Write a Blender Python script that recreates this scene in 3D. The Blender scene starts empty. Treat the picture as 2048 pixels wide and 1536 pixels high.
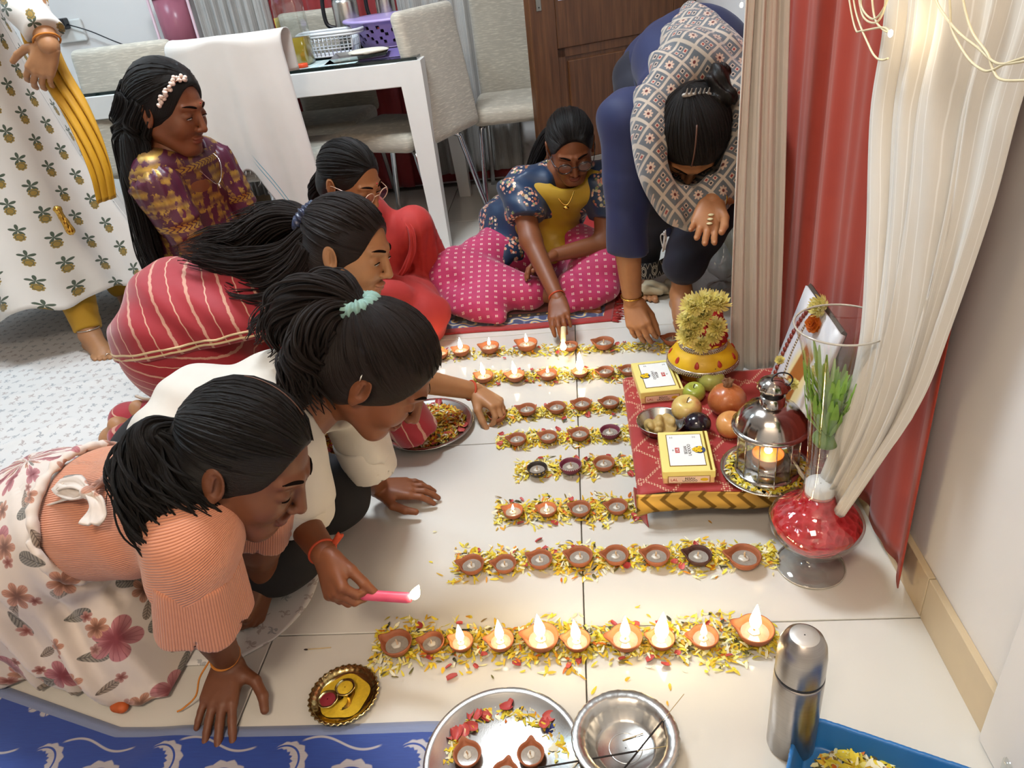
import bpy, bmesh, math, random
import numpy as np
from mathutils import Matrix, Vector

random.seed(7)
RNG = np.random.default_rng(7)
sc = bpy.context.scene
COL = sc.collection
A = np.array

# ------------------------------------------------------------------ camera
CAM_H = 1.08
FPX = 1483.6                      # focal length in pixels of a 2048 px wide frame
RC = A([[0.99231515, -0.06327984, -0.10633114],
        [0.05838371, -0.51821506, 0.85325524],
        [-0.10909626, -0.8529061, -0.51053814]])
cam_d = bpy.data.cameras.new('camera')
cam_d.sensor_fit = 'HORIZONTAL'; cam_d.sensor_width = 36.0
cam_d.lens = FPX / 2048 * 36.0
cam_d.clip_start = 0.02
cam = bpy.data.objects.new('camera', cam_d); COL.objects.link(cam)
cm = np.eye(4); cm[:3, 0] = RC[:, 0]; cm[:3, 1] = -RC[:, 1]; cm[:3, 2] = -RC[:, 2]; cm[:3, 3] = (0, 0, CAM_H)
cam.matrix_world = Matrix(cm.tolist())
sc.camera = cam

# ------------------------------------------------------------------ world, light, exposure
w = bpy.data.worlds.new('world'); sc.world = w; w.use_nodes = True
w.node_tree.nodes['Background'].inputs[0].default_value = (0.75, 0.85, 1.0, 1)
w.node_tree.nodes['Background'].inputs[1].default_value = 0.0
sc.view_settings.view_transform = 'Standard'; sc.view_settings.look = 'None'
sc.view_settings.gamma = 1.0; sc.view_settings.use_curve_mapping = False
sc.view_settings.exposure = 0.16
sc.cycles.max_bounces = 4; sc.cycles.diffuse_bounces = 2; sc.cycles.glossy_bounces = 3; sc.cycles.transmission_bounces = 4; sc.cycles.transparent_max_bounces = 12
sc.cycles.use_adaptive_sampling = True; sc.cycles.adaptive_threshold = 0.07; sc.cycles.adaptive_min_samples = 10
sc.cycles.caustics_reflective = False; sc.cycles.caustics_refractive = False
sc.cycles.sample_clamp_indirect = 4.0


def area_light(name, loc, target, sx, sy, power, color):
    l = bpy.data.lights.new(name, 'AREA'); l.shape = 'RECTANGLE'; l.size = sx; l.size_y = sy
    l.energy = power; l.color = color
    o = bpy.data.objects.new(name, l); COL.objects.link(o); o.location = loc
    o.rotation_euler = (Vector(target) - Vector(loc)).to_track_quat('-Z', 'Y').to_euler()
    return o


# the room's ceiling lamps: a cool panel over the dining end, a warm one over the front; plus an added bluish fill
area_light('ceiling_lamp_cool', (-0.75, 1.95, 2.66), (-0.75, 1.95, 0), 0.6, 0.6, 57, (0.84, 0.93, 1.0))
area_light('fill_lamp_left', (-2.45, 2.6, 2.66), (-2.45, 2.6, 0), 0.6, 0.6, 28, (0.58, 0.82, 1.0))  # added to brighten and cool the upper left of the back wall
area_light('ceiling_lamp_warm', (-0.4, -0.75, 2.66), (-0.4, -0.75, 0), 0.6, 0.6, 37, (1.0, 0.83, 0.64))


# ------------------------------------------------------------------ pixel helpers (true positions in the room)
def ray(px, py):
    return RC @ A([px - 1024.0, py - 768.0, FPX])


def G(px, py, z=0.0):
    r = ray(px, py); t = (z - CAM_H) / r[2]
    return A([0, 0, CAM_H]) + t * r


def atY(px, py, y):
    r = ray(px, py); return A([0, 0, CAM_H]) + r * (y / r[1])


def atX(px, py, x):
    r = ray(px, py); return A([0, 0, CAM_H]) + r * (x / r[0])


def cr3(a, b):
    return A([a[1] * b[2] - a[2] * b[1], a[2] * b[0] - a[0] * b[2], a[0] * b[1] - a[1] * b[0]])


def nrm(v):
    v = A(v, float); return v / (np.linalg.norm(v) + 1e-12)


def rgb(h):
    h = h.lstrip('#'); o = []
    for i in (0, 2, 4):
        c = int(h[i:i + 2], 16) / 255
        o.append(c / 12.92 if c <= 0.04045 else ((c + 0.055) / 1.055) ** 2.4)
    return tuple(o)


# ------------------------------------------------------------------ material language
class S_:
    """a node socket with arithmetic"""
    def __init__(s, m, k): s.m, s.k = m, k
    def __add__(s, o): return s.m.math('ADD', s, o)
    def __radd__(s, o): return s.m.math('ADD', o, s)
    def __sub__(s, o): return s.m.math('SUBTRACT', s, o)
    def __rsub__(s, o): return s.m.math('SUBTRACT', o, s)
    def __mul__(s, o): return s.m.math('MULTIPLY', s, o)
    def __rmul__(s, o): return s.m.math('MULTIPLY', o, s)
    def __truediv__(s, o): return s.m.math('DIVIDE', s, o)
    def __lt__(s, o): return s.m.math('LESS_THAN', s, o)
    def __gt__(s, o): return s.m.math('GREATER_THAN', s, o)


class Mat:
    def __init__(s, name):
        s.mat = bpy.data.materials.new(name); s.mat.use_nodes = True
        s.t = s.mat.node_tree; s.n = s.t.nodes
        s.b = s.n['Principled BSDF']

    def _in(s, sock, v):
        if isinstance(v, S_): s.t.links.new(v.k, sock)
        elif isinstance(v, (tuple, list)):
            if len(v) == 3 and len(sock.default_value) == 4: v = (*v, 1)
            sock.default_value = v
        else: sock.default_value = v

    def math(s, op, a, b=0.0, c=None):
        n = s.n.new('ShaderNodeMath'); n.operation = op
        s._in(n.inputs[0], a); s._in(n.inputs[1], b)
        if c is not None: s._in(n.inputs[2], c)
        return S_(s, n.outputs[0])

    def frac(s, a): return s.math('FRACT', a)
    def floor(s, a): return s.math('FLOOR', a)
    def sin(s, a): return s.math('SINE', a)
    def cos(s, a): return s.math('COSINE', a)
    def abs(s, a): return s.math('ABSOLUTE', a)
    def mn(s, a, b): return s.math('MINIMUM', a, b)
    def mx(s, a, b): return s.math('MAXIMUM', a, b)
    def sqrt(s, a): return s.math('SQRT', a)
    def atan2(s, a, b): return s.math('ARCTAN2', a, b)
    def pw(s, a, b): return s.math('POWER', a, b)

    def sstep(s, lo, hi, x):
        n = s.n.new('ShaderNodeMapRange'); n.interpolation_type = 'SMOOTHSTEP'
        s._in(n.inputs[0], x); s._in(n.inputs[1], lo); s._in(n.inputs[2], hi)
        n.inputs[3].default_value = 0; n.inputs[4].default_value = 1
        return S_(s, n.outputs[0])

    def mix(s, f, a, b):
        n = s.n.new('ShaderNodeMix'); n.data_type = 'RGBA'
        s._in(n.inputs[0], f); s._in(n.inputs[6], a); s._in(n.inputs[7], b)
        return S_(s, n.outputs[2])

    def mul(s, a, b):
        n = s.n.new('ShaderNodeMix'); n.data_type = 'RGBA'; n.blend_type = 'MULTIPLY'
        n.inputs[0].default_value = 1
        s._in(n.inputs[6], a); s._in(n.inputs[7], b)
        return S_(s, n.outputs[2])

    def obj(s):
        n = s.n.new('ShaderNodeTexCoord'); return S_(s, n.outputs['Object'])

    def attr(s, name, out='Vector'):
        n = s.n.new('ShaderNodeAttribute'); n.attribute_name = name
        return S_(s, n.outputs[out])

    def rnd(s):
        n = s.n.new('ShaderNodeObjectInfo'); return S_(s, n.outputs['Random'])

    def xyz(s, v):
        n = s.n.new('ShaderNodeSeparateXYZ'); s._in(n.inputs[0], v)
        return [S_(s, n.outputs[i]) for i in range(3)]

    def vec(s, x, y, z=0.0):
        n = s.n.new('ShaderNodeCombineXYZ')
        for i, q in enumerate((x, y, z)): s._in(n.inputs[i], q)
        return S_(s, n.outputs[0])

    def noise(s, v, scale=5.0, detail=3.0, rough=0.5, out=0):
        n = s.n.new('ShaderNodeTexNoise')
        if v is not None: s._in(n.inputs['Vector'], v)
        n.inputs['Scale'].default_value = scale; n.inputs['Detail'].default_value = detail
        n.inputs['Roughness'].default_value = rough
        return S_(s, n.outputs[out])

    def voro(s, v, scale=5.0, feat='F1', rand=1.0, out='Distance', dim='3D'):
        n = s.n.new('ShaderNodeTexVoronoi'); n.feature = feat; n.voronoi_dimensions = dim
        if v is not None: s._in(n.inputs['Vector'], v)
        n.inputs['Scale'].default_value = scale; n.inputs['Randomness'].default_value = rand
        return S_(s, n.outputs[out])

    def white(s, v, out='Value'):
        n = s.n.new('ShaderNodeTexWhiteNoise'); n.noise_dimensions = '3D'; s._in(n.inputs['Vector'], v)
        return S_(s, n.outputs[out])

    def ramp(s, f, stops, const=False):
        n = s.n.new('ShaderNodeValToRGB'); s._in(n.inputs[0], f)
        cr = n.color_ramp
        if const: cr.interpolation = 'CONSTANT'
        while len(cr.elements) < len(stops): cr.elements.new(0.5)
        for e, (p, c) in zip(cr.elements, stops): e.position = p; e.color = (*c, 1)
        return S_(s, n.outputs[0])

    def bump(s, h, strength=0.2, dist=0.002, normal=None):
        n = s.n.new('ShaderNodeBump'); s._in(n.inputs['Height'], h)
        n.inputs['Strength'].default_value = strength; n.inputs['Distance'].default_value = dist
        if normal is not None: s._in(n.inputs['Normal'], normal)
        return S_(s, n.outputs[0])

    def set(s, **k):
        names = dict(color='Base Color', rough='Roughness', metal='Metallic', normal='Normal', alpha='Alpha',
                     trans='Transmission Weight', ior='IOR', spec='Specular IOR Level', sheen='Sheen Weight',
                     emit='Emission Color', estr='Emission Strength', coat='Coat Weight', sss='Subsurface Weight',
                     sssr='Subsurface Radius', ssss='Subsurface Scale', coatr='Coat Roughness', aniso='Anisotropic')
        for a, v in k.items(): s._in(s.b.inputs[names[a]], v)
        return s


_MC = {}


def pm(name, color, rough=0.5, metal=0.0, var=0.08, scale=30.0, bump=0.0, bscale=200.0, **kw):
    """simple procedural material: a colour with a little noise in tone and relief"""
    if name in _MC: return _MC[name]
    m = Mat(name); c = rgb(color) if isinstance(color, str) else color
    o = m.obj(); f = m.noise(o, scale, 3)
    m.set(color=m.mix(f, tuple(x * (1 - var) for x in c), tuple(min(1, x * (1 + var)) for x in c)), rough=rough, metal=metal)
    if bump > 0: m.set(normal=m.bump(m.noise(o, bscale, 2), bump, 0.002))
    m.set(**kw)
    _MC[name] = m.mat
    return m.mat


# ------------------------------------------------------------------ mesh building
class MB:
    def __init__(s): s.v = []; s.f = []; s.n = 0; s.mi = []; s.cm = 0; s.at = []

    def add(s, V, F, at=None):
        V = np.asarray(V, float)
        s.v.append(V); k = s.n
        if isinstance(F, np.ndarray):
            s.f += (F + k).tolist()
        else:
            s.f += [[i + k for i in f] for f in F]
        s.mi += [s.cm] * len(F)
        s.at.append(np.zeros((len(V), 3)) if at is None else np.asarray(at, float))
        s.n += len(V); return s

    def box(s, c, size, R=None):
        h = A(size, float) / 2
        V = A([[x, y, z] for x in (-1, 1) for y in (-1, 1) for z in (-1, 1)]) * h
        if R is not None: V = V @ A(R).T
        return s.add(V + A(c), [[0, 1, 3, 2], [4, 6, 7, 5], [0, 4, 5, 1], [2, 3, 7, 6], [0, 2, 6, 4], [1, 5, 7, 3]])

    def rbox(s, c, size, r=0.01, seg=3, R=None):
        bm = bmesh.new(); bmesh.ops.create_cube(bm, size=1.0)
        for v in bm.verts: v.co = Vector((v.co.x * size[0], v.co.y * size[1], v.co.z * size[2]))
        bmesh.ops.bevel(bm, geom=bm.edges[:], offset=min(r, min(size) * 0.49), segments=seg, profile=0.5, affect='EDGES')
        V = A([v.co[:] for v in bm.verts]); F = [[v.index for v in f.verts] for f in bm.faces]; bm.free()
        if R is not None: V = V @ A(R).T
        return s.add(V + A(c), F)

    def lathe(s, prof, n=32, c=(0, 0, 0), R=None, rf=None, closed=True):
        """prof [(r,z)..]; rf(theta,i)-> radius factor"""
        th = np.linspace(0, 2 * np.pi, n, endpoint=False); rings = []
        for i, (r, z) in enumerate(prof):
            rr = r * (np.ones(n) if rf is None else rf(th, i))
            rings.append(np.stack([rr * np.cos(th), rr * np.sin(th), np.full(n, z)], 1))
        V = np.concatenate(rings); F = []
        for i in range(len(prof) - 1):
            for j in range(n):
                a, b = i * n + j, i * n + (j + 1) % n
                F.append([a, b, b + n, a + n])
        if closed:
            F.append(list(range(n))[::-1]); k = (len(prof) - 1) * n; F.append([k + j for j in range(n)])
        if R is not None: V = V @ A(R).T
        return s.add(V + A(c), F)

    def tube(s, P, r, n=8, cap=True, flat=None):
        P = np.asarray(P, float); m = len(P); r = np.broadcast_to(np.asarray(r, float), (m,))
        T = np.gradient(P, axis=0); T /= np.linalg.norm(T, axis=1, keepdims=True) + 1e-12
        u = np.cross(T[0], [0, 0, 1.0]);
        if np.linalg.norm(u) < 1e-3: u = np.cross(T[0], [0, 1.0, 0])
        u = nrm(u); th = np.linspace(0, 2 * np.pi, n, endpoint=False); V = []
        for i in range(m):
            u = u - T[i] * u.dot(T[i]); u = u / math.sqrt(u.dot(u) + 1e-18); v = cr3(T[i], u)
            fu = 1.0 if flat is None else flat
            V.append(P[i] + r[i] * (np.outer(np.cos(th), u) * fu + np.outer(np.sin(th), v)))
        V = np.concatenate(V); i = np.arange(m - 1)[:, None] * n; j = np.arange(n)[None]; j2 = (j + 1) % n
        F = np.stack([i + j, i + j2, i + n + j2, i + n + j], -1).reshape(-1, 4).tolist()
        if cap: F.append(list(range(n))[::-1]); F.append([(m - 1) * n + q for q in range(n)])
        at = np.stack([np.repeat(np.linspace(0, 1, m), n), np.tile(th / 6.283, m), np.zeros(m * n)], 1)
        return s.add(V, F, at)

    def grid(s, fn, nu, nv, u=(0, 1), v=(0, 1), thick=0.0):
        U, W = np.meshgrid(np.linspace(*u, nu), np.linspace(*v, nv), indexing='ij')
        P = np.asarray(fn(U.ravel(), W.ravel()), float)
        if P.shape[0] == 3 and P.shape[1] != 3: P = P.T
        i, j = np.meshgrid(np.arange(nu - 1), np.arange(nv - 1), indexing='ij'); a = (i * nv + j).ravel()
        F = np.stack([a, a + nv, a + nv + 1, a + 1], 1)
        at = np.stack([U.ravel(), W.ravel(), np.zeros(nu * nv)], 1)
        if thick:
            Q = P.reshape(nu, nv, 3); n = np.cross(np.gradient(Q, axis=0), np.gradient(Q, axis=1))
            n /= np.linalg.norm(n, axis=2, keepdims=True) + 1e-12
            B = P - n.reshape(-1, 3) * thick; N = nu * nv
            per = [k * nv for k in range(nu)] + [(nu - 1) * nv + k for k in range(1, nv)] + [k * nv + nv - 1 for k in range(nu - 2, -1, -1)] + [k for k in range(nv - 2, 0, -1)]
            E = [[per[k], per[k] + N, per[(k + 1) % len(per)] + N, per[(k + 1) % len(per)]] for k in range(len(per))]
            return s.add(np.concatenate([P, B]), F.tolist() + (F[:, ::-1] + N).tolist() + E, np.concatenate([at, at]))
        return s.add(P, F, at)

    def ell(s, c, r, n=16, m=10, R=None, fn=None):
        th = np.linspace(0, 2 * np.pi, n, endpoint=False); ph = np.linspace(-np.pi / 2, np.pi / 2, m)
        V = A([[np.cos(p) * np.cos(t), np.cos(p) * np.sin(t), np.sin(p)] for p in ph for t in th])
        if fn is not None: V = fn(V)
        V = V * A(r)
        if R is not None: V = V @ A(R).T
        i = np.arange(m - 1)[:, None] * n; j = np.arange(n)[None]; j2 = (j + 1) % n
        return s.add(V + A(c), np.stack([i + j, i + j2, i + n + j2, i + n + j], -1).reshape(-1, 4))

    def V(s): return np.concatenate(s.v)


def mesh(name, V, F, mats, mi=None, at=None, smooth=True, col=None):
    me = bpy.data.meshes.new(name)
    V = np.asarray(V, float)
    if isinstance(F, np.ndarray):
        nf, k = F.shape
        me.vertices.add(len(V)); me.vertices.foreach_set('co', V.ravel().astype(np.float32))
        me.loops.add(nf * k); me.loops.foreach_set('vertex_index', F.ravel().astype(np.int32))
        me.polygons.add(nf); me.polygons.foreach_set('loop_start', (np.arange(nf) * k).astype(np.int32))
        me.update(calc_edges=True)
    else:
        me.from_pydata(V.tolist(), [], F)
    for m in (mats if isinstance(mats, (list, tuple)) else [mats]): me.materials.append(m)
    if mi is not None and len(set(mi)) > 1: me.polygons.foreach_set('material_index', np.asarray(mi, np.int32))
    if at is not None:
        a = me.attributes.new('uvw', 'FLOAT_VECTOR', 'POINT'); a.data.foreach_set('vector', np.asarray(at, np.float32).ravel())
    if col is not None:
        a = me.attributes.new('tint', 'FLOAT_COLOR', 'POINT'); a.data.foreach_set('color', np.asarray(col, np.float32).ravel())
    if smooth: me.shade_smooth()
    me.validate(verbose=False); me.update()
    return me


def wl(o):
    p = A([0.0, 0, 0])
    while o is not None: p = p + A(o.location); o = o.parent
    return p


def link(name, me, parent=None, loc=(0, 0, 0)):
    o = bpy.data.objects.new(name, me); COL.objects.link(o); o.location = tuple(float(x) for x in loc)
    if parent is not None: o.parent = parent
    return o


def tag(o, label, cat=None, group=None, kind=None):
    if label: o['label'] = label
    if cat: o['category'] = cat
    if group: o['group'] = group
    if kind: o['kind'] = kind
    return o


def put(name, mb, mats, parent=None, smooth=True, at=None, col=None, auto=None):
    """link a mesh written in world coordinates; origin at the parent's place, or at its own base"""
    if isinstance(mb, MB): V, F, mi, at_ = mb.V(), mb.f, mb.mi, np.concatenate(mb.at)
    else: V, F = mb; mi = None; at_ = at
    if at is not None: at_ = at
    if parent is not None: o = wl(parent); loc = (0, 0, 0)
    else:
        lo, hi = V.min(0), V.max(0); o = A([(lo[0] + hi[0]) / 2, (lo[1] + hi[1]) / 2, lo[2]]); loc = o
    me = mesh(name, V - o, F, mats, mi, at_, smooth, col)
    if auto: me.set_sharp_from_angle(angle=math.radians(auto))
    return link(name, me, parent, loc)


def empty(name, loc, label=None, cat=None, group=None):
    o = link(name, None, None, loc); o.empty_display_size = 0.05
    return tag(o, label, cat, group)


def struct(name, mb, mats, parent=None, smooth=False):
    o = put(name, mb, mats, parent, smooth)
    if parent is None: o['kind'] = 'structure'
    return o


def copy_tree(o, parent=None):
    c = o.copy(); COL.objects.link(c)
    if parent is not None: c.parent = parent
    for ch in list(o.children): copy_tree(ch, c)
    return c


def frame(f, u):
    """rotation whose columns are right, forward, up"""
    f = nrm(f); u = nrm(A(u, float) - f * np.dot(u, f)); r = np.cross(f, u)
    return np.stack([r, f, u], 1)


def rotz(a): return A([[math.cos(a), -math.sin(a), 0], [math.sin(a), math.cos(a), 0], [0, 0, 1]])


def catmull(P, n=8):
    P = np.asarray(P, float); Q = np.vstack([2 * P[0] - P[1], P, 2 * P[-1] - P[-2]]); out = []
    for i in range(1, len(Q) - 2):
        t = np.linspace(0, 1, n, endpoint=False)[:, None]
        a, b, c, d = Q[i - 1], Q[i], Q[i + 1], Q[i + 2]
        out.append(0.5 * (2 * b + (c - a) * t + (2 * a - 5 * b + 4 * c - d) * t ** 2 + (-a + 3 * b - 3 * c + d) * t ** 3))
    out.append(P[-1:]); return np.vstack(out)


# ------------------------------------------------------------------ implicit surfaces for bodies, cloth and other soft things
def smin(a, b, k):
    if k <= 1e-6: return np.minimum(a, b)
    h = np.clip(0.5 + 0.5 * (b - a) / k, 0, 1)
    return b + (a - b) * h - k * h * (1 - h)


class SDF:
    def __init__(s): s.p = []; s.cuts = []; s.warp = None

    def _add(s, fn, lo, hi, k, op): s.p.append((fn, A(lo, float), A(hi, float), k, op)); return s

    def rc(s, a, b, ra, rb=None, k=0.02, op='+', side=None, w=1.0):
        a = A(a, float); b = A(b, float); rb = ra if rb is None else rb
        ba = b - a; L2 = ba.dot(ba) + 1e-12
        if side is not None: side = nrm(side)

        def fn(P):
            q = P - a
            if side is not None: q = q - (q @ side)[..., None] * side * (1 - 1 / w)
            bb = ba if side is None else ba - ba.dot(side) * side * (1 - 1 / w)
            t = np.clip((q @ bb) / (bb.dot(bb) + 1e-12), 0, 1)
            return np.linalg.norm(q - t[..., None] * bb, axis=-1) - (ra + (rb - ra) * t)
        m = max(ra, rb) * max(1, w)
        return s._add(fn, np.minimum(a, b) - m, np.maximum(a, b) + m, k, op)

    def chain(s, P, r, k=0.02, **kw):
        for i in range(len(P) - 1): s.rc(P[i], P[i + 1], r[i], r[i + 1], k, **kw)
        return s

    def cc(s, a, b, ra, rb, k=0.01, op='+', side=None, w=1.0):
        """flat-ended cone: sleeves, trouser legs, tops cut at a hem"""
        a = A(a, float); b = A(b, float); L = np.linalg.norm(b - a); d = (b - a) / L
        if side is not None: side = nrm(A(side) - d * np.dot(side, d))

        def fn(P):
            q = P - a; t = q @ d; pr = q - t[..., None] * d
            if side is not None: pr = pr - (pr @ side)[..., None] * side * (1 - 1 / w)
            r = ra + (rb - ra) * np.clip(t / L, 0, 1)
            return np.maximum(np.linalg.norm(pr, axis=-1) - r, np.maximum(-t, t - L))
        m = max(ra, rb) * max(1, w)
        return s._add(fn, np.minimum(a, b) - m, np.maximum(a, b) + m, k, op)

    def el(s, c, r, R=None, k=0.02, op='+'):
        c = A(c, float); r = A(r, float) * np.ones(3)

        def fn(P):
            q = P - c
            if R is not None: q = q @ R
            k0 = np.linalg.norm(q / r, axis=-1); k1 = np.linalg.norm(q / (r * r), axis=-1) + 1e-9
            return np.where(k0 < 1e-4, -r.min(), k0 * (k0 - 1) / k1)
        m = r if R is None else np.abs(R) @ r
        return s._add(fn, c - m, c + m, k, op)

    def bx(s, c, half, R=None, r=0.01, k=0.01, op='+'):
        c = A(c, float); half = A(half, float)

        def fn(P):
            q = P - c
            if R is not None: q = q @ R
            q = np.abs(q) - half + r
            return np.linalg.norm(np.maximum(q, 0), axis=-1) + np.minimum(q.max(-1), 0) - r
        m = half if R is None else np.abs(R) @ half
        return s._add(fn, c - m, c + m, k, op)

    def cut(s, pt, n):
        """keep the side the normal points away from"""
        s.cuts.append((A(pt, float), nrm(n))); return s

    def eval(s, P):
        d = np.full(P.shape[:-1], 1.0)
        for fn, lo, hi, k, op in s.p:
            v = fn(P)
            d = smin(d, v, k) if op == '+' else -smin(-d, v, k)
        for pt, n in s.cuts: d = np.maximum(d, (P - pt) @ n)
        return d

    def mesh(s, h=0.007, smooth=0):
        los = A([p[1] for p in s.p if p[4] == '+']); his = A([p[2] for p in s.p if p[4] == '+'])
        lo = los.min(0) - 3 * h - 0.01; hi = his.max(0) + 3 * h + 0.01
        n = np.ceil((hi - lo) / h).astype(int) + 1
        ax = [lo[i] + h * np.arange(n[i]) for i in range(3)]
        D = np.full(n, 0.08, np.float32)
        for fn, a, b, k, op in s.p:
            m = k + 3 * h + 0.004
            i0 = np.clip(np.floor((a - m - lo) / h).astype(int), 0, n); i1 = np.clip(np.ceil((b + m - lo) / h).astype(int) + 1, 0, n)
            if np.any(i1 <= i0): continue
            sl = tuple(slice(i0[q], i1[q]) for q in range(3))
            P = np.stack(np.meshgrid(*[ax[q][sl[q]] for q in range(3)], indexing='ij'), -1)
            v = fn(P); o = D[sl]
            D[sl] = smin(o, v, k) if op == '+' else -smin(-o, v, k)
        if s.warp is not None or s.cuts:
            P = np.stack(np.meshgrid(*ax, indexing='ij'), -1)
            if s.warp is not None: D = D + s.warp(P)
            for pt, nn in s.cuts: D = np.maximum(D, (P - pt) @ nn)
        D[0] = D[-1] = 0.05; D[:, 0] = D[:, -1] = 0.05; D[:, :, 0] = D[:, :, -1] = 0.05
        V, F = surfnet(D, lo, h)
        for _ in range(smooth): V = relax(V, F)
        return V, F


def relax(V, F, lam=0.5):
    acc = np.zeros_like(V); cnt = np.zeros(len(V))
    for i in range(4):
        a, b = F[:, i], F[:, (i + 1) % 4]
        np.add.at(acc, a, V[b]); np.add.at(acc, b, V[a]); np.add.at(cnt, a, 1); np.add.at(cnt, b, 1)
    return V + lam * (acc / np.maximum(cnt, 1)[:, None] - V)


def surfnet(D, lo, h):
    n = D.shape; neg = D < 0
    c = np.zeros((n[0] - 1, n[1] - 1, n[2] - 1), np.int8)
    off = [(x, y, z) for x in (0, 1) for y in (0, 1) for z in (0, 1)]
    sl = lambda o: tuple(slice(o[q], n[q] - 1 + o[q]) for q in range(3))
    for o in off: c += neg[sl(o)]
    act = np.argwhere((c > 0) & (c < 8)); idx = -np.ones(c.shape, np.int64); idx[tuple(act.T)] = np.arange(len(act))
    acc = np.zeros((len(act), 3)); cnt = np.zeros(len(act))
    g = {o: D[act[:, 0] + o[0], act[:, 1] + o[1], act[:, 2] + o[2]] for o in off}
    for a in off:
        for q in range(3):
            if a[q] == 0:
                b = list(a); b[q] = 1; b = tuple(b); da, db = g[a], g[b]; m = (da < 0) != (db < 0)
                t = np.where(m, da / np.where(m, da - db, 1), 0); p = np.tile(A(a, float), (len(act), 1)); p[:, q] += t
                acc[m] += p[m]; cnt[m] += 1
    V = lo + h * (act + acc / cnt[:, None])
    F = []
    for q in range(3):
        s0 = [slice(None)] * 3; s1 = [slice(None)] * 3; s0[q] = slice(0, -1); s1[q] = slice(1, None)
        a, b = neg[tuple(s0)], neg[tuple(s1)]
        e = np.argwhere(a != b); u, v = (q + 1) % 3, (q + 2) % 3
        ok = (e[:, u] > 0) & (e[:, v] > 0) & (e[:, u] < n[u] - 1) & (e[:, v] < n[v] - 1); e = e[ok]
        flip = b[tuple(e.T)]
        def cell(du, dv):
            x = e.copy(); x[:, u] -= du; x[:, v] -= dv; return idx[tuple(x.T)]
        quad = np.stack([cell(1, 1), cell(0, 1), cell(0, 0), cell(1, 0)], 1)
        quad[flip] = quad[flip][:, ::-1]; F.append(quad)
    return V, np.concatenate(F)


def join(parts):
    Vs, Fs, k = [], [], 0
    for V, F in parts: Vs.append(V); Fs.append(F + k); k += len(V)
    return np.concatenate(Vs), np.concatenate(Fs)


def wav(P, f, d, ph=0.0): return np.sin((P @ nrm(d)) * f + ph)
# ================================================================== materials of the setting
def m_tile():
    m = Mat('vitrified_tile'); o = m.obj()
    f = m.noise(o, 2.5, 4); g = m.noise(o, 60, 2)
    r = m.rnd()
    c = m.mix(f, rgb('#d0cbc2'), rgb('#dedad2'))
    c = m.mix(r * 0.25, c, rgb('#d3cec4'))
    m.set(color=c, rough=m.mx(0.07, 0.06 + m.noise(o, 9, 3) * 0.10), spec=0.55)
    return m.mat


def m_wall():
    m = Mat('painted_wall'); o = m.obj(); f = m.noise(o, 3, 4)
    m.set(color=m.mix(f, rgb('#e2dcd8'), rgb('#ece7e3')), rough=0.62)
    return m.mat


def m_wood_door():
    m = Mat('dark_varnished_wood'); o = m.obj(); x, y, z = m.xyz(o)
    f = m.noise(m.vec(x * 60, y * 60, z * 4), 1.0, 5, 0.6)
    m.set(color=m.ramp(f, [(0.25, rgb('#472a17')), (0.5, rgb('#613d24')), (0.8, rgb('#785030'))]), rough=0.35,
          normal=m.bump(f, 0.12, 0.001))
    return m.mat


TILE = m_tile(); WALL = m_wall(); DOORW = m_wood_door()
GROUT = pm('grout', '#9a9184', 0.9)
SKIRT = pm('skirting_tile', '#cdb795', 0.3, var=0.05)
WHITE_P = pm('white_lacquer', '#e9e7e2', 0.3, var=0.02)
CHROME = pm('chrome', '#c9cbd0', 0.12, 1.0, var=0.02)
STEEL = pm('brushed_steel', '#c4c2bd', 0.26, 1.0, var=0.06, bump=0.04, bscale=400)
BLACKP = pm('black_plastic', '#15151a', 0.4)

XW, YB, XL, YF, ZC = 0.552, 3.95, -3.75, -1.45, 2.72
T = 0.5898
# floor slab with its tiles
b = MB(); b.box(((XW + XL) / 2, (YB + YF) / 2, -0.055), (XW - XL + 0.2, YB - YF + 0.2, 0.09))
FLOOR = struct('floor', b, GROUT)
tb = MB(); tb.rbox((0, 0, -0.005), (T - 0.0026, T - 0.0026, 0.01), 0.0012, 1)
tile_me = mesh('tile', tb.V(), tb.f, TILE, smooth=False)
xs = []; x = XW - T / 2 - 0.004
fo = wl(FLOOR)
jx = [-0.0405 + T * k for k in range(-6, 1)]; jy = [0.930 + T * k for k in range(-4, 5)]
for i, x0 in enumerate(jx):
    for y0 in jy:
        x1 = min(x0 + T, XW)
        t = link('tile', tile_me, FLOOR, (x0 + T / 2 - fo[0], y0 + T / 2 - fo[1], -fo[2]))
xc = XW - 0  # the narrow cut column at the wall
b = MB(); b.rbox((0, 0, -0.005), (XW - (-0.0405 + T) - 0.0026, T - 0.0026, 0.01), 0.0008, 1) if XW > -0.0405 + T + 0.004 else None
if b.n:
    cme = mesh('tile', b.V(), b.f, TILE, smooth=False)
    for y0 in jy: link('tile', cme, FLOOR, ((XW - 0.0405 + T) / 2 - fo[0], y0 + T / 2 - fo[1], -fo[2]))
# walls and ceiling
def wall(name, c, s):
    q = MB(); q.box(c, s); return struct(name, q, WALL)
wall('wall_right', (XW + 0.06, (YB + YF) / 2, ZC / 2), (0.12, YB - YF, ZC))
wall('wall_back', ((XW + XL) / 2, YB + 0.06, ZC / 2), (XW - XL + 0.24, 0.12, ZC))
wall('wall_left', (XL - 0.06, (YB + YF) / 2, ZC / 2), (0.12, YB - YF, ZC))
wall('wall_front', ((XW + XL) / 2, YF - 0.06, ZC / 2), (XW - XL + 0.24, 0.12, ZC))
b = MB(); b.box(((XW + XL) / 2, (YB + YF) / 2, ZC + 0.05), (XW - XL + 0.24, YB - YF + 0.24, 0.1)); struct('ceiling', b, WALL)
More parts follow.
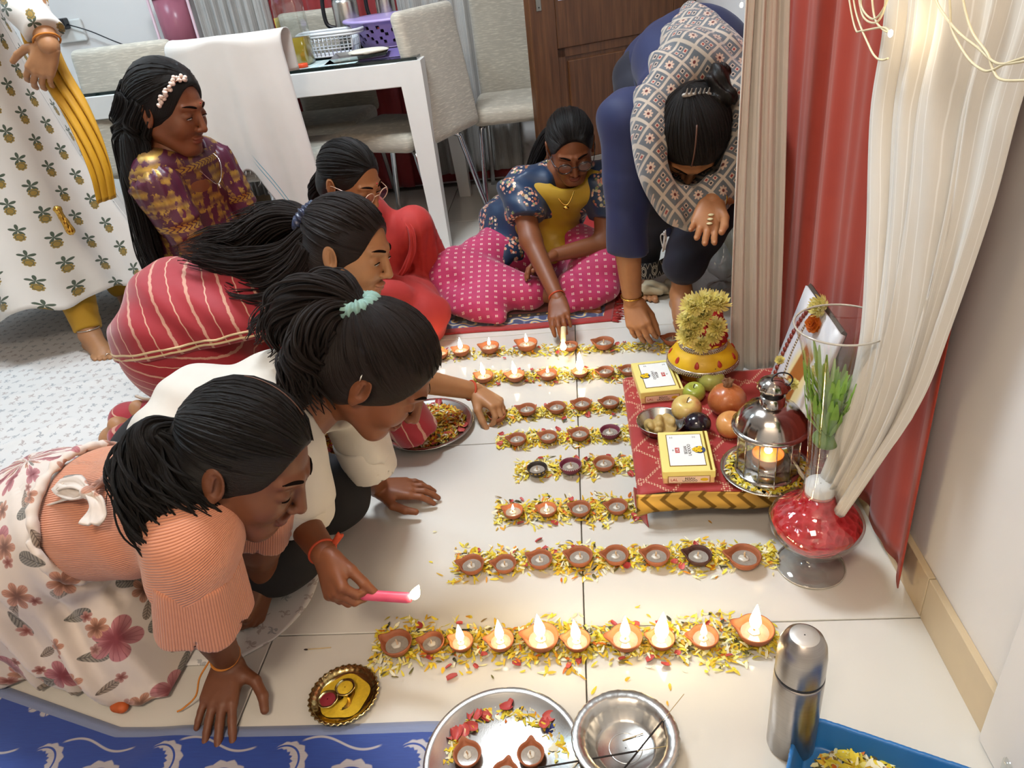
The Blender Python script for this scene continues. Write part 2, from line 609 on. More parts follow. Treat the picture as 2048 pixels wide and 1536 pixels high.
# skirting along the right wall, in tile lengths, and the flush door casing near the camera
sk0 = empty('baseboard_right', (XW - 0.006, 2.3, 0)); sk0['kind'] = 'structure'
for k in range(6):
    y0 = 0.705 + k * T; y1 = min(y0 + T - 0.002, YB)
    if k == 0: y1 = 0.93
    else: y0 = 0.932 + (k - 1) * T; y1 = min(y0 + T - 0.002, YB)
    b = MB(); b.rbox((XW - 0.006, (y0 + y1) / 2, 0.046), (0.012, y1 - y0, 0.092), 0.001, 1); put('skirting_tile', b, SKIRT, sk0, False)
b = MB(); b.rbox((XW - 0.011, 0.30, 1.08), (0.022, 0.80, 2.15), 0.003, 2); struct('trim_1', b, WALL)
b = MB(); b.rbox(((XL - 0.62) / 2 - 0.25, YB - 0.006, 0.046), (2.6, 0.012, 0.092), 0.001, 1); struct('baseboard_back', b, SKIRT)
# ceiling lamp bodies, the left one made for the added fill
LAMPM = Mat('lamp_diffuser').set(color=(0.9, 0.9, 0.9), rough=0.5, emit=(1, 0.97, 0.92), estr=1.0).mat
for (cx, cy, lab) in ((-0.75, 1.95, 'white square ceiling lamp above the row of lamps'), (-2.45, 2.6, 'added white ceiling lamp brightening the left of the back wall'), (-0.4, -0.75, 'white square ceiling lamp above the front of the room')):
    e = empty('ceiling_lamp', (cx, cy, ZC - 0.05), lab, 'lamp', 'ceiling lamps')
    for s in (-1, 1):
        b = MB(); b.box((cx + s * 0.32, cy, ZC - 0.02), (0.03, 0.67, 0.04)); put('lamp_frame', b, WHITE_P, e, False)
        b = MB(); b.box((cx, cy + s * 0.32, ZC - 0.02), (0.61, 0.03, 0.04)); put('lamp_frame', b, WHITE_P, e, False)
    b = MB(); b.box((cx, cy, ZC - 0.012), (0.6, 0.6, 0.02)); put('diffuser', b, LAMPM, e, False)

# ------------------------------------------------------------------ entrance door, standing ajar
D0 = A([-0.16, 3.255]); D1 = A([0.540, 3.64]); dd = (D1 - D0) / np.linalg.norm(D1 - D0); DL = np.linalg.norm(D1 - D0)
DR = A([[dd[0], -dd[1], 0], [dd[1], dd[0], 0], [0, 0, 1.0]])
door = empty('door_1', (D0[0], D0[1], 0)); door['kind'] = 'structure'
def dbox(name, s0, s1, z0, z1, t0, t1, m=DOORW, r=0.004, par=None):
    q = MB(); c = A([(s0 + s1) / 2, (t0 + t1) / 2, (z0 + z1) / 2])
    q.rbox(DR @ c + A([D0[0], D0[1], 0]), (s1 - s0, t1 - t0, z1 - z0), r, 2, DR); return put(name, q, m, par or door, False)
dbox('leaf', 0, DL, 0.012, 2.08, -0.012, 0.026)
for s0, s1, z0, z1 in ((0, .115, .012, 2.08), (DL - .115, DL, .012, 2.08), (.115, DL - .115, .012, .17), (.115, DL - .115, .68, .90), (.115, DL - .115, 1.9, 2.08)):
    dbox('rail', s0, s1, z0, z1, -0.022, -0.011)
for z0, z1 in ((.17, .68), (.90, 1.9)):
    # sloping moulding round a raised panel
    for (a0, a1, c0, c1) in ((.115, DL - .115, z1 - .035, z1), (.115, DL - .115, z0, z0 + .035), (.115, .15, z0, z1), (DL - .15, DL - .115, z0, z1)):
        dbox('moulding', a0, a1, c0, c1, -0.0165, -0.011, r=0.002)
    dbox('panel', .16, DL - .16, z0 + .05, z1 - .05, -0.021, -0.011, r=0.008)
q = dbox('kick_strip', .02, DL - .02, .20, .222, -0.025, -0.02, pm('grey_strip', '#8c887f', 0.4), 0.001)
lp = dbox('latch_plate', 0.03, 0.052, .83, .90, -0.026, -0.022, pm('worn_steel', '#9a968c', 0.35, 0.9), 0.001)
for z in (.842, .888):
    b = MB(); b.lathe([(0.0025, 0), (0.0025, 0.002)], 10, DR @ A([.041, -.0265, z]) + A([D0[0], D0[1], 0]), DR @ A([[1, 0, 0], [0, 0, -1], [0, 1, 0]])); put('screw', b, BLACKP, lp, False)
dbox('sticker', .13, .30, .855, .95, -0.0235, -0.0222, pm('pale_sticker', '#c7c9dd', 0.4), 0.0003)

# ------------------------------------------------------------------ curtains
def m_cloth(name, c1, c2, stripe=None, sf=40, rough=0.75, alpha=None, bs=900, transl=0.0):
    m = Mat(name); u, v, _ = m.xyz(m.attr('uvw')); o = m.obj()
    c = m.mix(m.noise(o, 14, 4), c1, c2)
    wv = m.noise(m.vec(u * 400, v * 40, 0), 1.0, 3)
    c = m.mix(wv * 0.25, c, tuple(x * 0.8 for x in c1))
    if stripe:
        g = m.abs(m.frac(u * sf + m.noise(m.vec(u * 3, v * 5, 0), 2.0, 2) * 0.35) - 0.5)
        c = m.mix(m.sstep(0.06, 0.02, g), c, stripe)
    m.set(color=c, rough=rough, sheen=0.2)
    if alpha: m.set(alpha=alpha)
    if transl:
        tr = m.n.new('ShaderNodeBsdfTranslucent'); m._in(tr.inputs[0], c)
        mx = m.n.new('ShaderNodeMixShader'); mx.inputs[0].default_value = transl
        m.t.links.new(m.b.outputs[0], mx.inputs[1]); m.t.links.new(tr.outputs[0], mx.inputs[2])
        m.t.links.new(mx.outputs[0], m.n['Material Output'].inputs[0])
    return m.mat


C_WHITE = m_cloth('sheer_white_cloth', rgb('#e4ddd2'), rgb('#eee8df'), rgb('#faf6f0'), 26, alpha=0.97, transl=0.15)
C_RED = m_cloth('red_curtain_cloth', rgb('#a8341f'), rgb('#bb4128'), transl=0.15)
C_GREY = m_cloth('grey_crinkle_cloth', rgb('#a39f9b'), rgb('#c2beb8'), rgb('#d8d5d0'), 60)
C_DRED = m_cloth('dark_red_cloth', rgb('#8e2a2c'), rgb('#a23434'))


def folds(u, v, n, amp, seed, drift=0.25):
    r = np.random.default_rng(seed); ph = r.uniform(0, 6.28, 4); f = A([n, n * 0.53, n * 1.9, n * 3.1])
    w_ = 0
    for k, a in enumerate((1, .6, .35, .15)):
        w_ = w_ + a * np.sin(2 * np.pi * f[k] * (u + drift * 0.1 * np.sin(v * 2 + ph[k]) * v) + ph[k])
    return amp * w_


def back_curtain(name, x0, x1, z0, z1, y, mat_, n, amp, seed, lab, grp=None):
    q = MB()
    def fn(u, v):
        return np.stack([x0 + (x1 - x0) * u, y + folds(u, v, n, amp, seed), z1 + (z0 - z1) * v], 1)
    q.grid(fn, int(40 * max(1, n / 3)), 40, thick=0.002)
    return tag(put(name, q, mat_), lab, 'curtain', grp)


back_curtain('curtain', -1.76, -1.40, .06, 2.3, 3.84, C_GREY, 9, .012, 3, 'grey-white crinkled curtain beside the pink canister, behind the draped chair')
back_curtain('curtain', -1.52, -.86, .02, 2.3, 3.88, C_DRED, 6, .013, 5, 'dark red curtain behind the oil bottle and steel flask')
back_curtain('curtain', -.80, -.28, .065, 2.3, 3.885, C_GREY, 9, .008, 8, 'grey-white crinkled curtain hanging behind the two right-hand chairs')
back_curtain('curtain', -.98, -.30, .015, 2.3, 3.925, C_DRED, 5, .006, 9, 'dark red curtain lining behind the chair beside the door')
b = MB(); b.tube([(-2.3, 3.86, 2.32), (-.1, 3.86, 2.32)], .012, 12); tag(put('curtain_rod', b, CHROME), 'chrome curtain rod along the back wall', 'curtain rod')

# red backdrop on the right wall
q = MB()
def fn(u, v):
    y = 2.22 + (0.99 - 2.22) * u; spread = 1 + 0.04 * v
    x = 0.518 - folds(u, v, 8, .008, 12) + 0.010 * v
    return np.stack([np.clip(x, .40, .545), y * spread - .04 * v * 1.5, 2.05 + (0.03 - 2.05) * v], 1)
q.grid(fn, 150, 60, thick=0.002)
tag(put('curtain', q, C_RED), 'long red curtain behind the altar on the right wall', 'curtain')
# white panel at the far side of the altar
q = MB()
def fn(u, v):
    x = 0.343 + .102 * u + (.035) * v + .012 * np.sin(v * 5 + u * 3); y = 1.74 + folds(u, v, 4, .007, 21)
    y = y + .02 * np.sin(3 * v)
    return np.stack([x, y, 1.95 + (0.035 - 1.95) * v], 1)
q.grid(fn, 60, 70, thick=0.0015)
tag(put('curtain', q, C_WHITE), 'narrow sheer white curtain panel hanging beside the yellow pot', 'curtain')
# big white panel at the near side, gathered towards the vase
Lp = [((1772, -420), .43), ((1772, 0), .43), ((1742, 230), .43), ((1735, 480), .425), ((1722, 690), .415), ((1682, 850), .405), ((1640, 960), .40), ((1612, 1020), .40)]
Rp = [((2230, -420), .49), ((2115, 0), .49), ((2045, 200), .49), ((1985, 420), .49), ((1905, 650), .485), ((1845, 800), .475), ((1760, 930), .45), ((1690, 1030), .425)]
Lc = catmull([atX(*p, X) for p, X in Lp], 8); Rcv = catmull([atX(*p, X) for p, X in Rp], 8)
q = MB()
def fn(u, v):
    i = np.clip(v * (len(Lc) - 1), 0, len(Lc) - 1.001); k = i.astype(int); t = (i - k)[:, None]
    L = Lc[k] * (1 - t) + Lc[k + 1] * t; Rr = Rcv[k] * (1 - t) + Rcv[k + 1] * t
    P = L + (Rr - L) * u[:, None]
    a = np.sin(np.pi * u) ** 0.5
    P[:, 0] -= (folds(u, v, 4.5, .010, 31, .9) + .008) * a * (1 - .3 * v)
    P[:, 1] += folds(u, v, 3.5, .006, 33) * a
    P[:, 2] -= .035 * np.sin(np.pi * u) * np.clip(v - .55, 0, 1) * 2
    return P
q.grid(fn, 110, 90, thick=0.0015)
cw = tag(put('curtain', q, C_WHITE), 'wide sheer white curtain swept down to the tall glass vase', 'curtain')
# tail below the gather
q = MB(); c0 = atX(1650, 1010, .40); 
def fn(u, v):
    A0 = atX(1575, 905, .39) ; A1 = atX(1690, 1075, .43); e = A0 + (A1 - A0) * u[:, None]
    P = c0 * (1 - v[:, None]) + e * v[:, None]
    P[:, 0] += folds(u, v, 3, .008, 41) * v
    return P
q.grid(fn, 40, 16, thick=.0015); put('gathered_end', q, C_WHITE, cw)
b = MB(); th = np.linspace(0, 6.28, 24); cc_ = atX(1640, 1020, .41)
b.tube(np.stack([cc_[0] + .030 * np.cos(th), cc_[1] + .030 * np.sin(th), cc_[2] + .002 * np.sin(3 * th)], 1), .006, 8, False); put('tie_band', b, pm('white_tie', '#e6e2db', .7), cw)
b = MB(); b.tube([(.47, .75, 2.06), (.47, 2.35, 2.06)], .012, 12); tag(put('curtain_rod', b, CHROME), 'chrome curtain rod high on the right wall', 'curtain rod')

# ------------------------------------------------------------------ fairy lights at the top right
CABLE = pm('cream_cable', '#ddd0ad', 0.45)
LED = Mat('led_bulb'); LED.set(color=(1, .9, .6), emit=(1.0, .80, .45), estr=60.0, rough=.3); LED = LED.mat
fl = empty('fairy_light_string', atX(1780, 66, .41) * A([1, 1, 0]) + A([0, 0, .87]), 'cream fairy light string looped over the red and white curtains', 'fairy lights')
cables = [[(1690, -60), (1702, 20), (1712, 60), (1722, 62), (1765, 55), (1782, 66)], [(1700, -60), (1712, 25), (1738, 92), (1752, 115), (1765, 120), (1776, 117)],
          [(1712, -60), (1720, 10), (1730, 38), (1752, 45), (1768, 20), (1772, -20)], [(1735, -50), (1722, 8), (1745, 38), (1770, 12), (1792, -60)], [(1740, -60), (1748, 30), (1765, 58), (1783, 66)],
          [(1862, -60), (1872, 0), (1900, 45), (1925, 72), (1955, 95), (1985, 122), (2010, 128), (2075, 118)], [(1898, -60), (1900, 20), (1905, 62), (1935, 115), (1965, 140), (1985, 140), (2010, 128), (2070, 108)],
          [(1920, -60), (1928, 10), (1945, 65), (1975, 108), (1986, 140), (2005, 160), (2070, 160)]]
for cpx in cables:
    P = catmull([atX(*p, .405 if p[0] < 1800 else .425) for p in cpx], 10); b = MB(); b.tube(P, .0014, 7); put('cable', b, CABLE, fl)
bulbs = [atX(1781, 67, .402), atX(1483, 10, .32), atX(1503, -14, .32)] + [A([.43, y, z]) for y, z in ((1.0, 1.25), (1.15, 1.32), (1.3, 1.22), (1.5, 1.34), (1.65, 1.2), (1.85, 1.3), (.9, 1.4), (.8, 1.22), (1.02, 1.5), (1.4, 1.5))]
for p in bulbs:
    b = MB(); b.ell(p, (.003, .003, .0045), 10, 8); put('bulb', b, LED, fl)
P = catmull([A([.43, y, z]) for y, z in ((.8, 1.22), (.9, 1.4), (1.0, 1.25), (1.15, 1.32), (1.3, 1.22), (1.5, 1.34), (1.65, 1.2), (1.85, 1.3), (2.0, 1.6))], 8); b = MB(); b.tube(P, .0014, 6); put('cable', b, CABLE, fl)
pl = bpy.data.lights.new('fairy_glow', 'POINT'); pl.energy = 0.12; pl.color = (1, .78, .48); pl.shadow_soft_size = .02
po = bpy.data.objects.new('fairy_glow', pl); COL.objects.link(po); po.location = atX(1781, 67, .39);
for y_, e_ in ((.80, .55), (1.3, .4)):
    pl = bpy.data.lights.new('fairy_glow', 'POINT'); pl.energy = e_; pl.color = (1, .74, .44); pl.shadow_soft_size = .03
    po = bpy.data.objects.new('fairy_glow', pl); COL.objects.link(po); po.location = (.40, y_, 1.24)  # extra lights added at the unseen bulbs to warm the right wall
# ================================================================== dining table, chairs and what stands on them
def m_slub(name, c1, c2):
    m = Mat(name); o = m.obj(); x, y, z = m.xyz(o)
    f = m.noise(m.vec(x * 30, y * 30, z * 260), 1.0, 3); g = m.noise(o, 7, 3)
    c = m.mix(m.sstep(0.45, 0.75, f), m.mix(g, c1, c2), tuple(min(1, q * 1.25) for q in c2))
    m.set(color=c, rough=0.7, sheen=0.3, normal=m.bump(f, 0.25, 0.002)); return m.mat


CHAIRC = m_slub('slub_linen', rgb('#a89f90'), rgb('#c0b8a8'))
# ---- table
TX0, TX1, TY0, TY1, TZ = -2.02, -.545, 2.90, 3.73, .745
tbl = empty('dining_table', ((TX0 + TX1) / 2, (TY0 + TY1) / 2, 0), 'white lacquered dining table with dark glass top and square legs', 'table')
b = MB(); b.rbox(((TX0 + TX1) / 2, TY0 + .016, TZ - .045), (TX1 - TX0 - .05, .024, .085), .003, 2); put('apron', b, WHITE_P, tbl, False)
b = MB(); b.rbox(((TX0 + TX1) / 2, TY1 - .016, TZ - .045), (TX1 - TX0 - .05, .024, .085), .003, 2); put('apron', b, WHITE_P, tbl, False)
for x in (TX0 + .016, TX1 - .016):
    b = MB(); b.rbox((x, (TY0 + TY1) / 2, TZ - .045), (.024, TY1 - TY0 - .05, .085), .003, 2); put('apron', b, WHITE_P, tbl, False)
for sx, x in ((1, TX0), (-1, TX1)):
    for sy, y in ((1, TY0), (-1, TY1)):
        h0, h1 = .09, .055; b = MB()
        V = []
        for z, h in ((0.0, h1), (TZ - .002, h0)):
            V += [[x, y, z], [x + sx * h, y, z], [x + sx * h, y + sy * h, z], [x, y + sy * h, z]]
        F = [[0, 1, 2, 3], [7, 6, 5, 4], [0, 4, 5, 1], [1, 5, 6, 2], [2, 6, 7, 3], [3, 7, 4, 0]]
        if sx * sy < 0: F = [f[::-1] for f in F]
        b.add(V, F); put('leg', b, WHITE_P, tbl, False)
b = MB(); b.rbox(((TX0 + TX1) / 2, (TY0 + TY1) / 2, TZ + .003), (TX1 - TX0 - .03, TY1 - TY0 - .03, .012), .002, 2)
put('glass_top', b, pm('dark_glass', '#12201f', .06, 0, spec=.8), tbl, False)
TOP = TZ + .0095
# table mats
MATC = Mat('pale_check_mat'); u, v, _ = MATC.xyz(MATC.obj()); g = MATC.mx(MATC.abs(MATC.frac(u * 28) - .5), MATC.abs(MATC.frac(v * 28) - .5))
MATC.set(color=MATC.mix(MATC.sstep(.40, .44, g), rgb('#b7cfd0'), rgb('#dfe9e6')), rough=.5); MATC = MATC.mat
PURP = pm('purple_vinyl', '#7a6ba4', .45)
b = MB(); b.rbox((-1.0, 3.02, TOP + .001), (.42, .20, .002), .001, 1); tag(put('place_mat', b, MATC, None, False), 'pale blue checked mat lying under the oil bottle', 'mat')
b = MB(); b.rbox((-.76, 3.12, TOP + .001), (.36, .30, .002), .001, 1, rotz(.12)); tag(put('place_mat', b, PURP, None, False), 'purple vinyl mat lying under the steel tray', 'mat')
# folded pale paper and peels on a tray
b = MB(); b.lathe([(.001, .004), (.13, .004), (.15, .016), (.152, .016), (.132, .0), (.001, 0)], 4, (-.80, 3.06, TOP + .003), rotz(.95), closed=False)
tray_ = tag(put('steel_tray', b, STEEL, None, False), 'flat square steel tray with a pale cloth on the purple mat', 'tray')
S = SDF(); r = np.random.default_rng(4)
for _ in range(7): S.el(A([-.80, 3.06, TOP + .016]) + r.uniform([-.07, -.05, 0], [.07, .05, .006]), (.05, .035, .006), rotz(r.uniform(0, 3)), .01)
tag(put('folded_cloth', S.mesh(.005), pm('cream_cloth', '#ded6c6', .8)), 'crumpled cream cloth lying on the square steel tray', 'cloth')
# lilac basket
LIL = pm('lilac_plastic', '#b9a5de', .35, var=.04)
def basket():
    c = A([-.74, 3.42, TOP + .003]); e = empty('basket', c, 'round lilac plastic basket with cut-out flower holes', 'basket')
    n = 72; rows = [(.125, 0), (.135, .018), (.142, .032), (.150, .046), (.158, .060), (.166, .074), (.172, .088), (.178, .10)]
    th = np.linspace(0, 2 * np.pi, n, endpoint=False); V = []; F = []
    for r_, z in rows: V += [[r_ * 1.06 * math.cos(t), r_ * math.sin(t), z] for t in th]
    for i in range(len(rows) - 1):
        for j in range(n):
            hole = (1 <= i <= 5) and ((i + j) % 3 == 0 and (j % 4 != 3)) 
            if hole: continue
            a, d = i * n + j, i * n + (j + 1) % n; F.append([a, d, d + n, a + n])
    V = A(V); N = len(V); nr = V.copy(); nr[:, :2] *= .975; nr[:, 2] += .002
    F2 = [f[::-1] for f in [[q + N for q in f] for f in F]]
    b = MB(); b.add(np.concatenate([V, nr]) + c, F + F2); put('wall', b, LIL, e, False)
    b = MB(); b.lathe([(.001, 0), (.13, 0), (.13, .004), (.001, .004)], 40, c, closed=False); put('base', b, LIL, e)
    b = MB(); b.lathe([(.172, .098), (.196, .100), (.200, .106), (.196, .112), (.174, .110)], 72, c, rf=lambda t, i: 1 + (.006 * np.cos(36 * t) if i in (1, 2, 3) else 0)); put('rim', b, LIL, e)
basket()
# white wire-look basket
def white_basket():
    c = A([-.96, 3.24, TOP + .003]); e = empty('basket', c, 'small white slatted plastic basket beside the oil bottle', 'basket'); W = pm('white_plastic', '#dfe1e4', .4)
    b = MB(); b.rbox(c + A([0, 0, .004]), (.20, .12, .008), .003, 2); put('base', b, W, e, False)
    for z, s in ((.078, 1.0), (.088, 1.02)):
        P = [c + A([x * s, y * s, z]) for x, y in ((-.11, -.07), (.11, -.07), (.11, .07), (-.11, .07), (-.11, -.07))]; b = MB(); b.tube(catmull(P, 4), .006, 6); put('rim', b, W, e)
    for k in range(13):
        x = -.1 + k * .2 / 12
        for y in (-.064, .064): b = MB(); b.tube([c + A([x, y * .9, 0]), c + A([x * 1.05, y, .08])], .0022, 5); put('slat', b, W, e)
    for k in range(7):
        y = -.055 + k * .11 / 6
        for x in (-.104, .104): b = MB(); b.tube([c + A([x * .9, y, 0]), c + A([x, y * 1.05, .08])], .0022, 5); put('slat', b, W, e)
    for z in (.03, .055):
        P = [c + A([x, y, z]) for x, y in ((-.1, -.062), (.1, -.062), (.1, .062), (-.1, .062), (-.1, -.062))]; b = MB(); b.tube(P, .002, 5); put('slat', b, W, e)
white_basket()
def thin_glass(name, tint=(.94, .96, .95), base=.06, top=.75, rough=.02):
    """thin clear wall: mostly see-through, mirror-like towards grazing angles"""
    m = Mat(name); n = m.n; n.remove(m.b)
    tr = n.new('ShaderNodeBsdfTransparent'); tr.inputs[0].default_value = (*tint, 1)
    gl = n.new('ShaderNodeBsdfGlossy'); gl.inputs['Roughness'].default_value = rough; gl.inputs[0].default_value = (1, 1, 1, 1)
    lw = n.new('ShaderNodeLayerWeight'); lw.inputs[0].default_value = .35
    f = m.math('ADD', m.math('MULTIPLY', m.math('POWER', S_(m, lw.outputs['Facing']), 2.2), top - base), base)
    f = f + m.noise(m.obj(), 8, 1) * .01
    mx = n.new('ShaderNodeMixShader'); m.t.links.new(f.k, mx.inputs[0]); m.t.links.new(tr.outputs[0], mx.inputs[1]); m.t.links.new(gl.outputs[0], mx.inputs[2])
    m.t.links.new(mx.outputs[0], n['Material Output'].inputs[0]); return m.mat
GLASS = thin_glass('clear_plastic', (.90, .93, .92), .10, .5, .12)
GLASSV = thin_glass('clear_glass', (.93, .94, .94), .08, .75)
OIL = Mat('yellow_oil').set(color=rgb('#d9b63a'), rough=.1, trans=.55, ior=1.3).mat
def oil_bottle():
    c = A([-1.035, 3.04, TOP + .003]); e = empty('oil_bottle', c, 'clear plastic bottle a third full of yellow oil', 'bottle')
    sq = lambda t, i: 1 / np.maximum(np.abs(np.cos(t)), np.abs(np.sin(t))) ** .75
    b = MB(); b.lathe([(.001, 0), (.045, 0), (.050, .008), (.050, .21), (.046, .235), (.03, .262), (.016, .28), (.014, .31)], 40, c, rf=lambda t, i: sq(t, i) if i < 5 else 1 + 0 * t, closed=False); put('shell', b, GLASS, e)
    b = MB(); b.lathe([(.001, .002), (.043, .002), (.047, .01), (.047, .095), (.001, .095)], 40, c, rf=sq, closed=False); put('oil', b, OIL, e)
    b = MB(); b.grid(lambda u, v: np.stack([c[0] - .052 + 0 * u, c[1] - .03 + .05 * u, c[2] + .07 + .1 * v], 1), 4, 4, thick=.001); put('paper_label', b, pm('yellow_label', '#e0c63c', .5), e)
    b = MB(); b.lathe([(.017, .295), (.017, .318), (.001, .318)], 20, c, closed=False); put('cap', b, pm('white_cap', '#e5e5e5', .4), e)
oil_bottle()
b = MB(); c = A([-1.00, 2.945, TOP + .003]); b.lathe([(.001, 0), (.02, 0), (.021, .002), (.021, .012), (.019, .014), (.001, .014)], 28, c, rf=lambda t, i: 1 + .02 * np.cos(28 * t), closed=False)
tag(put('bottle_cap', b, pm('orange_cap', '#e2512c', .35)), 'orange-red screw cap lying on the table edge', 'bottle cap')
def flask(cx, cy, h, r_, lab, top=.05):
    c = A([cx, cy, TOP + .003]); e = empty('vacuum_flask', c, lab, 'flask', 'steel flasks on the dining table')
    b = MB(); b.lathe([(.001, 0), (r_ * .96, 0), (r_, .006), (r_, h), (r_ * .94, h + .02), (.001, h + .02)], 36, c, closed=False); put('body', b, STEEL, e)
    b = MB(); b.lathe([(r_ * .95, h + .018), (r_ * .97, h + .03), (r_ * .8, h + top + .04), (.001, h + top + .05)], 36, c, closed=False); put('lid', b, BLACKP, e)
    P = catmull([c + A([-r_, 0, h + .03]), c + A([-r_ - .035, 0, h + .03]), c + A([-r_ - .04, 0, h * .6]), c + A([-r_ - .0, 0, h * .45])], 6); b = MB(); b.tube(P, .009, 8); put('handle', b, BLACKP, e)
flask(-.95, 3.52, .17, .055, 'wide brushed steel flask with black lid and handle')
flask(-.80, 3.64, .19, .042, 'slim steel flask standing behind the lilac basket')
# pink canister standing on the floor by the back curtain
def canister():
    c = A([-1.865, 3.845, 0]); e = empty('canister_stand', c, 'tall translucent pink plastic canister stack by the back wall', 'canister'); PK = Mat('pink_translucent').set(color=rgb('#c4788a'), rough=.25, trans=.35, ior=1.3).mat
    for k in range(4): b = MB(); b.lathe([(.001, .02 + k * .26), (.066, .02 + k * .26), (.077, .03 + k * .26), (.081, .25 + k * .26), (.001, .25 + k * .26)], 36, c, closed=False); put('jar', b, PK, e); b = MB(); b.lathe([(.084, .245 + k * .26), (.088, .25 + k * .26), (.088, .275 + k * .26), (.001, .28 + k * .26)], 36, c, closed=False); put('lid', b, pm('pink_lid', '#b4576d', .35), e)
    for s in (-1, 1): b = MB(); b.tube([c + A([s * .096, -.03, 0]), c + A([s * .096, -.03, 1.06])], .007, 8); put('rail', b, pm('pale_pink', '#d9b8bf', .4), e)
canister()
# wall socket with plug on the back wall
sp = atY(140, 62, YB - .012); e = empty('wall_socket', sp, 'white wall socket with a black adaptor plugged in', 'socket')
b = MB(); b.rbox(sp, (.15, .02, .10), .006, 2); put('plate', b, WHITE_P, e, False)
b = MB(); b.rbox(sp + A([-.02, -.035, .035]), (.08, .05, .05), .006, 2); put('adaptor', b, BLACKP, e, False)
P = catmull([sp + A([.02, -.03, .03]), sp + A([.12, -.03, -.01]), sp + A([.3, -.02, -.10]), sp + A([.48, -.02, -.10])], 8); b = MB(); b.tube(P, .003, 6); put('cord', b, BLACKP, e)


# ---- chairs
def chair_meshes():
    S = SDF()
    S.bx((0, .02, .435), (.205, .215, .038), None, .03, .03)
    Rb = A([[1, 0, 0], [0, math.cos(.13), math.sin(.13)], [0, -math.sin(.13), math.cos(.13)]])
    S.bx((0, -.242, .665), (.195, .026, .242), Rb, .025, .05)
    V, F = S.mesh(.0095, 1)
    legs = []
    for sx in (-1, 1):
        P = catmull([(sx * .13, .13, .40), (sx * .165, .17, .39), (sx * .175, .185, .34), (sx * .19, .225, .0)], 6); b = MB(); b.tube(P, .0125, 12); legs.append(b)
        P = catmull([(sx * .13, -.14, .40), (sx * .165, -.19, .39), (sx * .172, -.205, .34), (sx * .19, -.29, .0)], 6); b = MB(); b.tube(P, .0125, 12); legs.append(b)
    return mesh('cover', V, F, CHAIRC), [mesh('leg', q.V(), q.f, CHROME) for q in legs]
CH_COVER, CH_LEGS = chair_meshes()
def chair(x, y, rz, lab):
    e = empty('dining_chair', (x, y, 0), lab, 'chair', 'linen covered dining chairs'); e.rotation_euler = (0, 0, rz)
    link('cover', CH_COVER, e)
    for m_ in CH_LEGS: link('leg', m_, e)
    return e
chair(-.745, 3.215, math.pi / 2 - .42, 'linen-covered chair tucked in at the right end of the white table')
chair(-.245, 3.565, math.pi + .03, 'linen-covered chair facing the room beside the wooden door')
chair(-1.16, 2.93, -.05, 'linen-covered chair with a white towel draped over its back')
chair(-1.72, 3.20, .1, 'linen-covered chair back behind the standing woman, left of the towel')
chair(-1.16, 3.58, math.pi, 'linen-covered chair on the far side of the table, mostly hidden')
# towel draped over the chair back
TOW = Mat('white_towel'); u, v, _ = TOW.xyz(TOW.attr('uvw')); o = TOW.obj()
st = TOW.mx(TOW.sstep(.006, .003, TOW.abs(v - .90)), TOW.sstep(.006, .003, TOW.abs(v - .865)))
TOW.set(color=TOW.mix(st * TOW.sstep(.55, .6, u), TOW.mix(TOW.noise(o, 9, 3), rgb('#cfc8bf'), rgb('#ddd8d2')), rgb('#5d9aa8')), rough=.85, sheen=.3); TOW = TOW.mat
q = MB()
def fn(u, v):
    x = -1.165 + (u - .5) * (.41 + .16 * np.clip(v - .25, 0, 1)); s = v * .92 - .16           # arc length over the back's top edge
    topz = .890; yb = 2.652
    a = np.clip((s + .04) / .08, 0, 1) * np.pi
    y = np.where(s < -.04, yb + .075, np.where(s > .04, yb - .038 - .03 * (s - .04) , yb + .02 + .055 * np.cos(a)))
    z = np.where(s < -.04, topz - (-.04 - s), np.where(s > .04, topz - (s - .04), topz + .02 * np.sin(a)))
    w_ = np.clip(s / .8, 0, 1)
    edge = np.abs(u - .5) * 2
    z = z - .03 * edge ** 6 * np.clip(s * 6, 0, 1)
    y = y + folds(u, v, 3, .010, 51) * w_ + .06 * (edge ** 4) * np.clip(1 - s, 0, 1)
    z = z + w_ * (.36 * np.exp(-((u - .50) / .20) ** 2) - .10 * np.exp(-((u - .86) / .12) ** 2) * 1 + .03 * np.sin(9 * u))
    return np.stack([x, y, z], 1)
q.grid(fn, 70, 80, thick=.003)
tw = tag(put('towel', q, TOW), 'white cotton towel with frayed hem draped over a chair back', 'towel')
b = MB(); r = np.random.default_rng(9); uu = np.sort(r.uniform(0, 1, 90)); P0 = fn(uu, np.full(90, 1.0))
for p in P0:
    L = r.uniform(.008, .022); d = A([r.normal(0, .3), r.normal(0, .3), -1]); b.tube([p, p + d * L * .5, p + d * L + A([r.normal(0, .003), 0, 0])], .0007, 4)
put('fringe', b, pm('towel_thread', '#d8d2ca', .9), tw)['kind'] = 'stuff'
